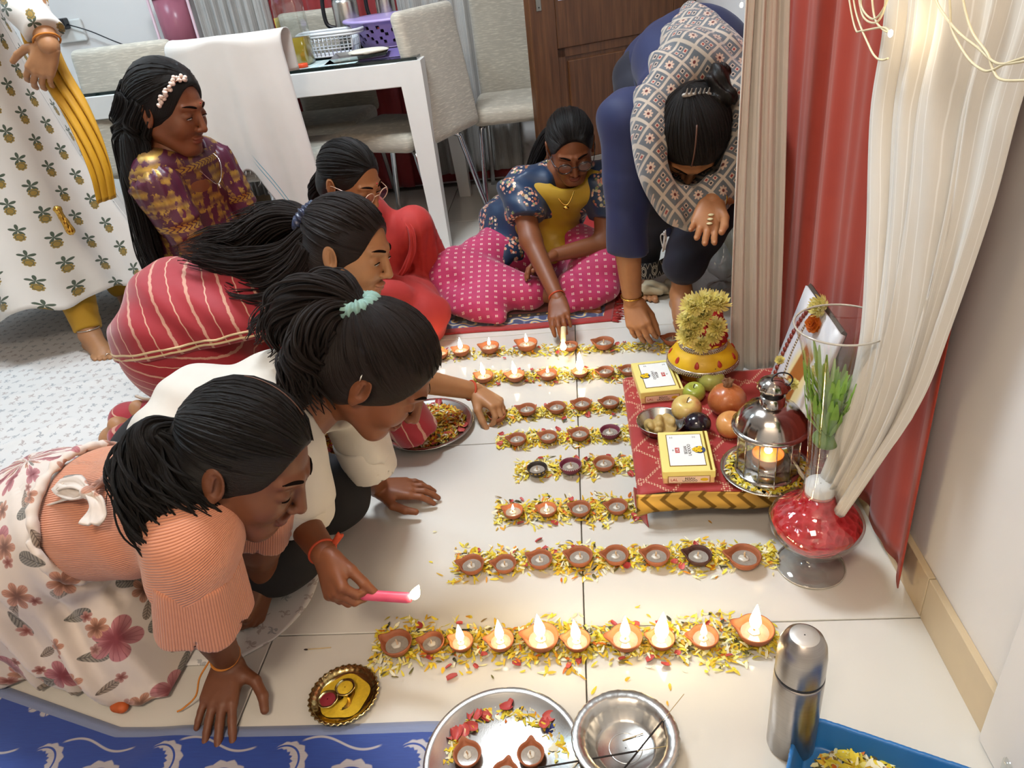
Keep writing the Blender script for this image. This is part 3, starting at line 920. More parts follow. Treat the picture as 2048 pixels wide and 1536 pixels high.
# ================================================================== the altar and what stands on and around it
AZ = .085
def m_bandhani():
    m = Mat('red_bandhani_cloth'); x, y, z = m.xyz(m.obj()); o = m.obj()
    X, Y = x * 9.0 + y * 1.0, y * 9.0 - x * 1.0
    cx, cy = m.frac(X) - .5, m.frac(Y) - .5; r_ = m.sqrt(cx * cx + cy * cy); th = m.atan2(cy, cx)
    dots = m.voro(m.vec(x * 190, y * 190, 0), 1.0, 'F1', .15, dim='2D')
    star = m.sstep(.17, .14, r_) * (m.cos(th * 6) > .3) * m.sstep(.03, .05, r_)
    lines = m.mx(m.sstep(.05, .03, m.abs(m.abs(cx + cy) - .42)), m.sstep(.05, .03, m.abs(m.abs(cx - cy) - .42)))
    pat = m.mx(star, lines) * m.sstep(.42, .30, dots)
    base = m.mix(m.noise(o, 20, 3), rgb('#8f1d1c'), rgb('#b02a26'))
    m.set(color=m.mix(pat, base, rgb('#d6b08f')), rough=.6, sheen=.3); return m.mat
BANDH = m_bandhani()
GOLD = Mat('gold_brocade'); o_ = GOLD.obj(); x, y, z = GOLD.xyz(o_)
zz = GOLD.abs(GOLD.frac(x * 26 + GOLD.abs(GOLD.frac(z * 22) - .5) * 1.4) - .5)
GOLD.set(color=GOLD.mix(GOLD.sstep(.1, .2, zz), rgb('#6b4f1e'), rgb('#b8934a')), metal=.8, rough=.42); GOLD = GOLD.mat
WOODB = pm('dark_stool_wood', '#3a2519', .5)
ax0, ax1, ay0, ay1 = .092, .50, 1.205, 1.655
al = empty('altar_table', ((ax0 + ax1) / 2, (ay0 + ay1) / 2, 0), 'low altar stool on small steel feet under the red cloth', 'stool')
b = MB(); b.rbox(((ax0 + ax1) / 2, (ay0 + ay1) / 2, AZ - .016), (ax1 - ax0 - .01, ay1 - ay0 - .01, .022), .004, 2); put('board', b, WOODB, al, False)
for x in (ax0 + .09, ax1 - .09):
    for y in (ay0 + .07, ay1 - .07):
        b = MB(); b.lathe([(.001, 0), (.026, 0), (.027, .005), (.02, .01), (.012, .02), (.014, .045), (.022, .06), (.001, .06)], 24, (x, y, 0), closed=False); put('foot', b, STEEL, al)
# cloth over it: top, droop at the near edge, tongue at the near left corner
q = MB()
def fn(u, v):
    x = ax0 - .012 + (ax1 - ax0 + .012) * u; y = ay1 - (ay1 - ay0 + .012) * v; z = AZ + .0012 * np.sin(23 * u + 11 * v) + .0012
    d = np.clip((v - .965) / .035, 0, 1)
    y = y + .004 * np.sin(9 * u) * v; z = z - .004 * d
    l = np.clip((.03 - u) / .03, 0, 1); z = z - .006 * l
    return np.stack([x, y, z], 1)
q.grid(fn, 60, 60, thick=.0015)
cl = tag(put('altar_cloth', q, BANDH), 'red tie-dyed cloth with pale dots spread over the altar', 'cloth')
q = MB()
def fn(u, v):
    x = ax0 - .016 + (ax1 - ax0 + .01) * u; drop = v * (.036 + .012 * np.exp(-(u / .05) ** 2))
    y = ay0 - .012 - .012 * np.sin(v * 1.5) - .003 * np.sin(14 * u); z = AZ - .001 - drop + .002 * np.sin(10 * u)
    return np.stack([x, y, z], 1)
q.grid(fn, 60, 8, thick=.0015); put('gold_border', q, GOLD, cl)
q = MB()
def fn(u, v):
    s = v
    x = ax0 - .018 - .006 * np.sin(3 * s) + .034 * u * (1 - .55 * s) + .012 * s; y = ay0 - .016 + .03 * (1 - u) + .006 * np.sin(4 * s)
    z = (AZ - .002) - s * .081
    return np.stack([x, y, z], 1)
q.grid(fn, 10, 16, thick=.0015); put('hanging_corner', q, BANDH, cl)

# ---- sweet boxes
def text_mesh(txt, size, ext=.0002):
    cu = bpy.data.curves.new('txt', 'FONT'); cu.body = txt; cu.size = size; cu.align_x = 'CENTER'; cu.align_y = 'CENTER'; cu.extrude = ext
    o = bpy.data.objects.new('txt', cu); COL.objects.link(o); dg = bpy.context.evaluated_depsgraph_get()
    me = bpy.data.meshes.new_from_object(o.evaluated_get(dg)); V = A([v.co[:] for v in me.vertices]); F = [list(p.vertices) for p in me.polygons]
    bpy.data.objects.remove(o); return V, F
BOXY = pm('cream_yellow_card', '#efdf86', .45, var=.03); LABW = pm('white_label_card', '#f2f2ef', .4, var=.01); GOLDF = pm('gold_foil', '#b08d3a', .3, .8)
INK = pm('brown_ink', '#4a3d3a', .6); REDI = pm('red_logo_ink', '#c23a34', .5); ORAN = pm('peach_card', '#eec48c', .5, var=.03)
BLUEB = pm('blue_bowl_ink', '#39466e', .5); LAD = pm('laddoo_yellow_ink', '#e8c022', .5)
def sweet_box(C, ux, lx, ly, h, rot, lab):
    """C centre of the base; ux along the long text axis"""
    e = empty('sweet_box', C, lab, 'box', 'sweet boxes on the altar'); R = rotz(rot)
    W = lambda p: R @ A(p) + A(C)
    b = MB(); b.rbox(W((0, 0, h * .36)), (lx - .003, ly - .003, h * .72), .0015, 1, R); put('tray', b, ORAN, e, False)
    b = MB(); b.rbox(W((0, 0, h * .72)), (lx, ly, h * .56), .0015, 1, R); lid = put('lid', b, BOXY, e, False)
    T_ = h + .0004
    def flat(name, cx, cy, sx, sy, m, dz=0, par=lid):
        q = MB(); q.box(W((cx, cy, T_ + dz)), (sx, sy, .0004), R); return put(name, q, m, par, False)
    flat('label_border', 0, .002, lx * .70, ly * .80, GOLDF); flat('label_panel', 0, .002, lx * .67, ly * .77, LABW, .0003)
    flat('gold_stripe', lx * .42, 0, .004, ly * .98, GOLDF)
    def txt(name, t, x, y, size, m, ang=math.pi / 2, z=T_ + .0007, par=lid):
        V, F = text_mesh(t, size); V = V @ rotz(ang).T + A([x, y, 0]); V[:, 2] += z; q = MB(); q.add(V @ R.T + A(C), F); return put(name, q, m, par, False)
    a = ux
    s = 1 if a > 0 else -1
    txt('crest', 'o', -s * lx * .25, 0, .008, INK, s * math.pi / 2)
    flat('logo_plate', -s * lx * .16, 0, lx * .085, ly * .13, REDI, .0004); txt('logo_text', 'LAL', -s * lx * .16, 0, .0085, LABW, s * math.pi / 2, T_ + .0012)
    txt('title_text', 'BESAN', s * lx * .0, 0, .0095, INK, s * math.pi / 2); txt('title_text', 'LADDOO', s * lx * .075, 0, .0095, INK, s * math.pi / 2)
    txt('rule', '- - - -', s * lx * .12, 0, .006, INK, s * math.pi / 2)
    for (tx, ty) in ((-s * lx * .25, ly * .33), (s * lx * .2, ly * .33)): txt('mark', '[::]', tx, ty, .006, INK, 0)
    # printed bowl of laddoos
    q = MB(); q.lathe([(.001, 0), (.0125, 0), (.0125, .0004), (.001, .0004)], 24, W((s * lx * .27, 0, T_ + .0004)), closed=False); put('printed_bowl', q, BLUEB, lid, False)
    for k, (dx, dy) in enumerate(((0, 0), (-.006, .003), (-.005, -.005), (.003, .006), (.002, -.006), (-.009, -.001))):
        q = MB(); q.lathe([(.001, 0), (.005, 0), (.005, .0004), (.001, .0004)], 16, W((s * lx * .255 + dx, dy, T_ + .001 + .0003 * k)), closed=False); put('printed_laddoo', q, LAD, lid, False)
    # front face print
    q = MB(); q.box(W((0, -ly / 2 - .0003, h * .38)), (lx * .80, .0004, h * .50), R); put('front_border', q, GOLDF, e, False)
    q = MB(); q.box(W((0, -ly / 2 - .0007, h * .38)), (lx * .77, .0004, h * .45), R); put('front_panel', q, pm('pink_panel', '#f0d3bd', .5), e, False)
    def ftxt(name, t, x, z, size, m):
        V, F = text_mesh(t, size); V = np.stack([V[:, 0] + x, -ly / 2 - .0012 - V[:, 2], V[:, 1] + z], 1); q = MB(); q.add(V @ R.T + A(C), F); put(name, q, m, e, False)
    ftxt('front_text', 'BESAN', .002, h * .45, .007, INK); ftxt('front_text', 'LADDOO', .002, h * .28, .007, INK); ftxt('logo_text', 'LAL', -lx * .28, h * .36, .009, REDI)
    q = MB(); q.ell(W((lx * .29, -ly / 2 - .001, h * .36)), (.008, .0006, .004), 14, 8, R); put('printed_bowl', q, LAD, e)
# near box: corners on its lid
zt = AZ + .034
p0, p1, p2 = G(1325, 945, zt), G(1432, 942, zt), G(1311, 866, zt)
rot1 = math.atan2(*(p1 - p0)[[1, 0]]); lx_ = np.linalg.norm(p1 - p0); ly_ = np.linalg.norm(p2 - p0)
c1 = p0 + (p1 - p0) / 2 + A([-math.sin(rot1), math.cos(rot1), 0]) * ly_ / 2; c1[2] = AZ + .002
sweet_box(c1, 1, lx_, ly_, .034, rot1, 'pale yellow sweet box at the near edge of the red cloth')
p0, p1, p2 = G(1281, 787, zt), G(1368, 778, zt), G(1270, 727, zt)
rot2 = math.atan2(*(p1 - p0)[[1, 0]]); lx_ = np.linalg.norm(p1 - p0); ly_ = np.linalg.norm(p2 - p0)
c2 = p0 + (p1 - p0) / 2 + A([-math.sin(rot2), math.cos(rot2), 0]) * ly_ / 2; c2[2] = AZ + .002
sweet_box(c2, -1, lx_, ly_, .034, rot2, 'pale yellow sweet box in front of the yellow pot')

# ---- bowl of sweets
c = G(1322, 862, AZ + .002)
e = empty('steel_bowl', c, 'steel bowl of beige halwa lumps between the two boxes', 'bowl')
b = MB(); b.lathe([(.001, .001), (.03, .001), (.046, .012), (.053, .028), (.055, .030), (.0535, .0305), (.051, .028), (.044, .0145), (.03, .004), (.001, .004)], 44, c, closed=False); put('bowl', b, STEEL, e)
S = SDF(); r = np.random.default_rng(3)
for _ in range(16): S.el(c + A([*r.uniform(-.028, .028, 2), .012 + r.uniform(0, .016)]), r.uniform(.008, .016, 3), frame(r.normal(size=3), r.normal(size=3)), .004)
S.el(c + A([0, 0, .010]), (.036, .036, .008), None, .004)
tag(put('halwa', S.mesh(.0022), pm('halwa', '#b79a5c', .55, var=.2, scale=60, bump=.5, bscale=120)), 'crumbled beige halwa heaped in the steel bowl', 'sweet')

# ---- fruit
def m_apple(name, c1, c2, thr):
    m = Mat(name); o = m.obj(); x, y, z = m.xyz(o)
    f = m.noise(m.vec(x * 40, y * 40, z * 10), 1.0, 4); g = m.noise(o, 22, 3)
    side = m.sstep(thr - .25, thr + .25, g + f * .3 - z * 4)
    sp = m.sstep(.18, .10, m.voro(o, 260, 'F1'))
    m.set(color=m.mix(sp * .35, m.mix(side, c1, c2), rgb('#e6d79a')), rough=.28, coat=.15); return m.mat
def apple(px, py, r_, mt, lab, tilt=(0, 0, 1), cat='apple'):
    c = G(px, py, AZ + r_ * .85); e = empty(cat, c - A([0, 0, r_ * .85]), lab, cat, 'fruit on the altar'); R = frame(nrm(np.cross(tilt, (1, .3, 0))), tilt)
    def dim(V):
        rad = np.sqrt(V[:, 0] ** 2 + V[:, 1] ** 2); z = V[:, 2]
        V = V.copy(); V[:, 2] = .9 * z - np.where(z > 0, .28, .16) * np.sign(z) * np.exp(-(rad / .33) ** 2); V[:, :2] *= (1 + .05 * z)[:, None]; return V
    b = MB(); b.ell(c, (r_, r_, r_), 28, 24, R, dim); put('flesh', b, mt, e)
    P = catmull([c + R @ A([0, 0, r_ * .6]), c + R @ A([r_ * .03, 0, r_ * .9]), c + R @ A([r_ * .15, 0, r_ * 1.08])], 4); b = MB(); b.tube(P, .0012, 6); put('stem', b, INK, e)
apple(1421, 758, .034, m_apple('apple_green_red', rgb('#b9bd62'), rgb('#b96a4a'), .85), 'green apple with a red blush beside the yellow pot', (.15, -.35, 1))
apple(1388, 785, .027, m_apple('apple_green', rgb('#9aa43c'), rgb('#b7b95a'), .6), 'small plain green apple behind the half-red apple', (-.1, -.3, 1))
apple(1373, 818, .035, m_apple('apple_red', rgb('#d6bd6e'), rgb('#b04438'), .52), 'red and cream apple touching the far sweet box', (0, -.25, 1))
apple(1462, 850, .033, m_apple('apple_peach', rgb('#d99a5a'), rgb('#c05a3c'), .62), 'peach-red apple beside the lantern', (.1, -.2, 1))
# pomegranate
c = G(1454, 800, AZ + .038); e = empty('pomegranate', c - A([0, 0, .038]), 'large brown-red pomegranate with a dry crown', 'pomegranate', 'fruit on the altar')
b = MB(); b.ell(c, (.043, .043, .040), 30, 20, None, lambda V: V * (1 + .025 * np.cos(6 * np.arctan2(V[:, 1], V[:, 0])) * (1 - V[:, 2] ** 2))[:, None]); put('flesh', b, m_apple('pomegranate_skin', rgb('#b5683a'), rgb('#9c3f2b'), .6), e)
b = MB(); b.lathe([(.012, .034), (.009, .042), (.011, .054), (.009, .053), (.006, .042)], 24, c, rf=lambda t, i: 1 + (.35 * np.cos(6 * t) if i in (2, 3) else 0)); put('crown', b, pm('dry_crown', '#7a5234', .8), e)
# dark fruit
c = G(1394, 848, AZ + .027); e = empty('plum', c - A([0, 0, .027]), 'shiny dark purple plum beside the steel bowl', 'plum', 'fruit on the altar')
b = MB(); b.ell(c, (.031, .029, .027), 28, 18); put('flesh', b, pm('plum_skin', '#1d1420', .18, coat=.3), e); b = MB(); b.lathe([(.004, 0), (.003, .003), (.001, .004)], 10, c + A([.004, -.004, .0255]), closed=False); put('stem', b, INK, e)

# ---- yellow pot with coconut, cloth and garland
PY = pm('yellow_painted_clay', '#dcae1c', .45, var=.08); RED_GL = pm('red_paint', '#b23120', .4); RHINE = pm('silver_rhinestones', '#b9b0a4', .25, .9)
c = G(1404, 748, AZ + .002); kp = empty('kalash_pot', c, 'yellow painted clay pot with rhinestone bands and red drops', 'pot')
b = MB(); b.lathe([(.001, 0), (.05, 0), (.058, .006), (.060, .018), (.078, .032), (.086, .048), (.085, .058), (.07, .078), (.056, .088), (.053, .096), (.057, .103), (.052, .104), (.001, .100)], 56, c, closed=False); put('body', b, PY, kp)
def band(z0, rr, rows, nn, dz=.0042):
    q = MB(); q.lathe([(rr - .001, z0 - .001), (rr + .0008, z0), (rr + .0008, z0 + rows * dz), (rr - .001, z0 + rows * dz + .001)], 48, c, closed=False); bd = put('bead_band', q, RHINE, kp)
    q = MB()
    for k in range(rows):
        for j in range(nn):
            t = 2 * math.pi * (j + .5 * (k % 2)) / nn; q.ell(c + A([(rr + .001) * math.cos(t), (rr + .001) * math.sin(t), z0 + (k + .5) * dz]), (.0019,) * 3, 6, 4)
    o = put('rhinestone', q, RHINE, bd); o['kind'] = 'stuff'
band(.086, .0565, 3, 70); band(.040, .0865, 3, 100)
for j in range(9):
    t = -2.6 + j * .7
    n_ = A([math.cos(t), math.sin(t), .55]); p = c + A([.0785 * math.cos(t), .0785 * math.sin(t), .068]); R = frame(nrm(np.cross(n_, (-math.sin(t), math.cos(t), 0))), n_)
    b = MB(); b.ell(p, (.0055, .0095, .0025), 14, 8, R, lambda V: V * np.stack([1 - .45 * V[:, 1], 1 + 0 * V[:, 1], 1 + 0 * V[:, 1]], 1)); put('drop', b, RED_GL, kp)
# red cloth wrapped coconut
CH = pm('red_shiny_cloth', '#a8231f', .4, var=.2, scale=50, bump=.8, bscale=60)
S = SDF(); S.el(c + A([.006, .004, .135]), (.047, .047, .05), None, .02); S.el(c + A([.004, 0, .108]), (.052, .052, .018), None, .02); S.rc(c + A([.01, .005, .17]), c + A([.012, .008, .195]), .02, .008, .02)
S.warp = lambda P: .003 * np.sin(np.arctan2(P[..., 1] - c[1], P[..., 0] - c[0]) * 14 + P[..., 2] * 60) + .002 * np.sin(P[..., 2] * 190)
tag(put('wrapped_coconut', S.mesh(.004), CH), 'coconut wrapped in shiny red cloth on the yellow pot', 'coconut')
# chrysanthemum flowers
def flower_mesh(name, n_layers, n_pet, r_, m_, seed, curl=.5, pw=.17):
    rr = np.random.default_rng(seed); q = MB()
    for l in range(n_layers):
        el = math.radians(8 + 72 * l / max(1, n_layers - 1)); L = r_ * (1 - .45 * l / n_layers)
        for j in range(n_pet - l):
            t = 2 * math.pi * (j + .5 * (l % 2)) / (n_pet - l) + rr.normal(0, .08); e2 = el + rr.normal(0, .10); L2 = L * rr.uniform(.85, 1.1)
            d = A([math.cos(t) * math.cos(e2), math.sin(t) * math.cos(e2), math.sin(e2)]); s_ = A([-math.sin(t), math.cos(t), 0]); up = np.cross(d, s_)
            if up[2] < 0: up = -up
            w_ = L * pw; V = []
            for k, (a, ww, hh) in enumerate(((0, .35, 0), (.45, 1, .02), (.85, .9, curl * .10), (1, .25, curl * .22))):
                o = d * L2 * a + up * L2 * hh + A([0, 0, r_ * .06 * l])
                V += [o - s_ * w_ * ww, o + s_ * w_ * ww]
            q.add(V, [[0, 1, 3, 2], [2, 3, 5, 4], [4, 5, 7, 6]])
    return mesh(name, q.V(), q.f, m_)
def m_petal(name, c1, c2):
    m = Mat(name); f = m.noise(m.obj(), 90, 3); g = m.rnd()
    m.set(color=m.mix(f, c1, c2), rough=.6, sss=.0)
    tr = m.n.new('ShaderNodeBsdfTranslucent'); m._in(tr.inputs[0], c2); mx = m.n.new('ShaderNodeMixShader'); mx.inputs[0].default_value = .4
    m.t.links.new(m.b.outputs[0], mx.inputs[1]); m.t.links.new(tr.outputs[0], mx.inputs[2]); m.t.links.new(mx.outputs[0], m.n['Material Output'].inputs[0]); return m.mat
YEL = m_petal('yellow_petal', rgb('#fbe95a'), rgb('#fff8bc')); ORG = m_petal('orange_petal', rgb('#d8691a'), rgb('#f08c2c'))
FL_Y = flower_mesh('petals', 9, 24, .027, YEL, 1, 1.4, .085); FL_O = flower_mesh('petals', 6, 10, .022, ORG, 2, .2, .34)
def flower(me_, p, nd, s, lab, grp, rot=0.0):
    o = link('chrysanthemum', me_, None, p); o.rotation_euler = Vector(nd).to_track_quat('Z', 'Y').to_euler(); o.scale = (s, s, s); return tag(o, lab, 'flower', grp)
gy = c[1] - .048
gl = [((1412, 605), .07), ((1388, 612), .07), ((1435, 608), .062), ((1375, 640), .06), ((1392, 652), .055), ((1378, 672), .055), ((1402, 690), .05), ((1425, 672), .055), ((1432, 655), .06), ((1405, 632), .06)]
for (px, py), off in gl:
    p = atY(px, py, c[1] - off); flower(FL_Y, p, ((px - 1405) * .016 + RNG.uniform(-.3, .3), -1, .75 + RNG.uniform(-.3, .4) + (640 - py) * .008), 1.05 + RNG.uniform(-.2, .22), 'yellow chrysanthemum in the garland looped over the wrapped coconut', 'flowers of the pot garland')
# twigs of pinkish cloth beside the pot, behind
# ---- framed print leaning on the red curtain, with beads and flowers
PR = Mat('pale_religious_print'); o_ = PR.obj(); u, v, _ = PR.xyz(PR.attr('uvw'))
cx = u - .55; cy = v - .42
halo = PR.sstep(.34, .20, PR.sqrt(cx * cx * 1.6 + cy * cy)); fig = PR.sstep(.14, .10, PR.abs(cx + PR.sin(v * 6) * .06)) * PR.sstep(.2, .25, v) * PR.sstep(.75, .68, v)
PR.set(color=PR.mix(fig, PR.mix(halo, PR.mix(PR.noise(o_, 14, 3), rgb('#cfcfdc'), rgb('#e9e6e2')), rgb('#ecd9a0')), rgb('#a8642c')), rough=.35); PR = PR.mat
fb0, fb1, ft0, ft1 = A([.415, 1.52, AZ + .004]), A([.415, 1.285, AZ + .004]), A([.488, 1.515, AZ + .285]), A([.488, 1.29, AZ + .285])
fr = empty('framed_print', (fb0 + fb1) / 2, 'framed pale print leaning on the red curtain behind the vase', 'picture')
nn = nrm(np.cross(fb1 - fb0, ft0 - fb0)); nn = nn if nn[0] < 0 else -nn
q = MB(); q.grid(lambda u, v: (fb0 + np.outer(1 - u, 0 * fb0) + np.outer(u, fb1 - fb0) + np.outer(v, ft0 - fb0)) + nn * .006, 6, 6, thick=-.010); put('print', q, PR, fr)
for a_, b_ in ((fb0, fb1), (fb1, ft1), (ft1, ft0), (ft0, fb0)):
    q = MB(); q.tube([a_ + nn * .006, b_ + nn * .006], .007, 4); put('frame_bar', q, pm('dark_frame', '#4a4038', .4), fr, False)
BEAD = pm('red_brown_beads', '#7c2f24', .35); 
def beads(P, r_, m_, name, lab, cat='beads'):
    P = catmull(P, 12); d = np.concatenate([[0], np.cumsum(np.linalg.norm(np.diff(P, axis=0), axis=1))]); n = int(d[-1] / (r_ * 1.9)); q = MB()
    ee = empty(name, P[np.argmin(P[:, 2])], lab, cat)
    bm_ = MB(); bm_.ell((0, 0, 0), (r_,) * 3, 10, 7); me_ = mesh('bead', bm_.V(), bm_.f, m_)
    for k in range(n):
        t = (k + .5) / n * d[-1]; p = A([np.interp(t, d, P[:, i]) for i in range(3)]); link('bead', me_, ee, p - wl(ee))
fN = lambda u, v, o=.016: fb0 + u * (fb1 - fb0) + v * (ft0 - fb0) + nn * o
beads([fN(.35, 1.0), fN(.20, .8), fN(.12, .55), fN(.1, .3), fN(.2, .1)], .0065, BEAD, 'bead_garland', 'dark red bead garland down the far side of the framed print')
beads([fN(.42, 1.0), fN(.32, .8), fN(.27, .55), fN(.30, .3)], .0035, pm('silver_beads', '#a99c8a', .3, .8), 'bead_garland', 'thin silvery bead string beside the dark red garland')
flower(FL_Y, fN(.52, 1.02, .02), (-1, -.5, .6), .95, 'yellow chrysanthemum on top of the framed print', 'flowers on the framed print')
flower(FL_O, fN(.55, .90, .022), (-1, -.6, .35), .95, 'orange marigold below the yellow flower on the framed print', 'flowers on the framed print')
flower(FL_Y, fN(.95, .70, .02), (-1, -.5, .5), .6, 'small yellow chrysanthemum at the right side of the framed print', 'flowers on the framed print')
flower(FL_Y, atY(1586, 770, 1.33), (-.3, -.6, .8), .55, 'small yellow chrysanthemum tucked behind the lantern', 'flowers on the framed print')
flower(FL_Y, G(1560, 722, .33), (-.2, -.5, .9), .4, 'tiny yellow flower resting on the lantern cap', 'flowers on the framed print')

# ---- lantern on a plate of petals
c = G(1533, 945, AZ + .003)
def plate(c, r_, lab, name='steel_plate', rim=.012, m_=STEEL, grp=None, sx=1.0, rot=0):
    b = MB(); pr = [(.001, .002), (r_ * .80, .002), (r_ * .93, rim * .8), (r_, rim), (r_ * 1.005, rim + .001), (r_ * .995, rim + .0022), (r_ * .92, rim * .8 + .003), (r_ * .79, .0045), (.001, .0045)]
    b.lathe(pr, 72, (0, 0, 0), A([[sx, 0, 0], [0, 1, 0], [0, 0, 1]]), closed=False); V = b.V() @ rotz(rot).T + A(c); return tag(put(name, (V, np.asarray(b.f)), m_), lab, 'plate', grp)
plate(c, .092, 'round steel plate under the lantern on the red cloth')
ln = empty('lantern', c + A([0, 0, .006]), 'silver metal lantern with glass panes and a lit tealight', 'lantern'); L0 = c + A([0, 0, .006])
SIL = pm('silver_metal', '#bdb8b2', .16, 1.0, var=.1, scale=12)
b = MB(); b.lathe([(.001, 0), (.064, 0), (.066, .004), (.062, .010), (.001, .010)], 48, L0, closed=False); put('base', b, SIL, ln)
n_p = 12
for k in range(n_p):
    t0, t1 = 2 * math.pi * k / n_p, 2 * math.pi * (k + 1) / n_p; r_ = .060
    a0, a1 = A([r_ * math.cos(t0), r_ * math.sin(t0), 0]), A([r_ * math.cos(t1), r_ * math.sin(t1), 0])
    b = MB(); b.grid(lambda u, v: L0 + np.outer(1 - u, a0) + np.outer(u, a1) + np.outer(v, (0, 0, .098)) + A([0, 0, .010]), 2, 2, thick=.0012); put('pane', b, GLASSV, ln, False)
    b = MB(); b.tube([L0 + a0 * 1.02 + A([0, 0, .008]), L0 + a0 * 1.02 + A([0, 0, .112])], .0012, 6); put('bar', b, SIL, ln)
b = MB(); b.lathe([(.058, .106), (.070, .107), (.075, .111), (.074, .115), (.066, .118)], 56, L0, closed=True); put('rim', b, SIL, ln)
b = MB(); b.lathe([(.068, .117), (.062, .132), (.050, .150), (.036, .160), (.028, .163), (.024, .164), (.001, .164)], 64, L0, rf=lambda t, i: 1 + (.035 * np.abs(np.cos(6 * t)) if i in (1, 2) else 0), closed=False); put('dome', b, SIL, ln)
b = MB(); b.lathe([(.024, .162), (.0235, .182), (.001, .182)], 40, L0, closed=False); put('neck', b, SIL, ln)
b = MB(); b.lathe([(.020, .182), (.020, .197), (.001, .197)], 32, L0, closed=False); put('vent', b, BLACKP, ln)
b = MB(); b.lathe([(.024, .196), (.030, .199), (.031, .204), (.026, .213), (.016, .220), (.001, .223)], 56, L0, rf=lambda t, i: 1 + (.04 * np.cos(14 * t) if i in (1, 2) else 0), closed=True); put('cap', b, SIL, ln)
th = np.linspace(0, 2 * np.pi, 28); b = MB(); b.tube(L0 + A([.012, -.006, .222]) + np.stack([.019 * np.cos(th), .006 * np.sin(th) - .004, .012 * np.sin(th)], 1), .0016, 6, False); put('ring', b, BLACKP, ln)
tl = empty('tealight', L0 + A([0, 0, .012]), 'orange wax tealight burning inside the lantern', 'candle')
b = MB(); b.lathe([(.001, 0), (.030, 0), (.032, .022), (.030, .022), (.028, .018), (.001, .017)], 36, L0 + A([0, 0, .022]), closed=False); put('cup', b, pm('amber_wax', '#c77a35', .4), tl)
b = MB(); b.lathe([(.012, 0), (.034, .0), (.034, .022), (.012, .022)], 36, L0 + A([0, 0, .0]), closed=True); put('holder', b, SIL, tl)
FLAME = Mat('flame'); o_ = FLAME.obj(); FLAME.set(color=(1, .8, .4), emit=(1.0, .78, .42), estr=26.0, rough=1); FLAME = FLAME.mat
def flame_geo(q, p, h, w_):
    q.lathe([(w_ * .15, 0), (w_ * .75, h * .12), (w_, h * .28), (w_ * .85, h * .45), (w_ * .5, h * .7), (w_ * .2, h * .9), (w_ * .02, h)], 14, p, closed=True)
b = MB(); flame_geo(b, L0 + A([0, 0, .043]), .028, .008); put('flame', b, FLAME, tl)
def flame_light(p, e_, r_=.006):
    l = bpy.data.lights.new('flame_light', 'POINT'); l.energy = e_; l.color = (1, .66, .30); l.shadow_soft_size = r_
    o = bpy.data.objects.new('flame_light', l); COL.objects.link(o); o.location = tuple(p); return o
flame_light(L0 + A([0, 0, .060]), .30)

# ---- tall glass vase with red gel and a plant
vc = A([.392, 1.062, 0])
vs = empty('glass_vase', vc, 'tall flared clear glass vase with red gel in its bulb', 'vase')
prof = [(.001, .0), (.062, .0), (.063, .002), (.061, .005), (.030, .008), (.014, .014), (.012, .022), (.014, .030), (.030, .042), (.060, .066), (.080, .098), (.083, .116), (.076, .132), (.052, .146), (.036, .160), (.029, .185), (.0275, .22), (.0285, .27), (.034, .34), (.044, .42), (.058, .48), (.070, .515)]
inner = [(max(.0005, r_ - .003), z + (.004 if z < .1 else 0)) for r_, z in prof[8:]][::-1]
inner[0] = (prof[-1][0] - .003, prof[-1][1])
b = MB(); b.lathe(prof[3:], 72, vc, closed=False); put('shell', b, GLASSV, vs)
b = MB(); b.lathe(prof[:5], 72, vc, closed=False); put('foot_disc', b, GLASSV, vs)
th = np.linspace(0, 2 * np.pi, 64); b = MB(); b.tube(vc + np.stack([.070 * np.cos(th), .070 * np.sin(th), .515 + 0 * th], 1), .0017, 8, False); put('rim', b, pm('glass_edge', '#b9b2a6', .1, spec=.9), vs)
b = MB(); b.tube(vc + np.stack([.0622 * np.cos(th), .0622 * np.sin(th), .003 + 0 * th], 1), .0013, 8, False); put('foot_rim', b, pm('glass_edge', '#b9b2a6', .1, spec=.9), vs)
GEL = Mat('red_gel'); o_ = GEL.obj(); f = GEL.voro(o_, 70, 'F1'); GEL.set(color=GEL.mix(f, rgb('#b8141f'), rgb('#f04a50')), rough=.12, trans=.2, ior=1.35, normal=GEL.bump(f, .9, .006)); GEL = GEL.mat
b = MB(); b.lathe([(.001, .047), (.024, .048), (.052, .068), (.073, .099), (.0785, .116), (.070, .131), (.047, .1445), (.032, .158), (.026, .175), (.001, .175)], 64, vc, closed=False); gl_ = put('red_gel', b, GEL, vs)
b = MB(); b.lathe([(.0255, .182), (.0255, .20), (.001, .20)], 40, vc, closed=False); put('white_ring', b, pm('white_foam', '#e8e4e0', .8), vs)
b = MB(); b.lathe([(.001, .176), (.0255, .176), (.0255, .181), (.001, .181)], 40, vc, closed=False); put('pink_wax', b, pm('pink_wax', '#d7918c', .4), vs)
LEAF = m_petal('grass_leaf', rgb('#78a83a'), rgb('#a8cf66'))
pl_ = empty('plant', vc + A([0, 0, .29]), 'artificial green grass plant standing inside the glass vase', 'plant'); r = np.random.default_rng(8)
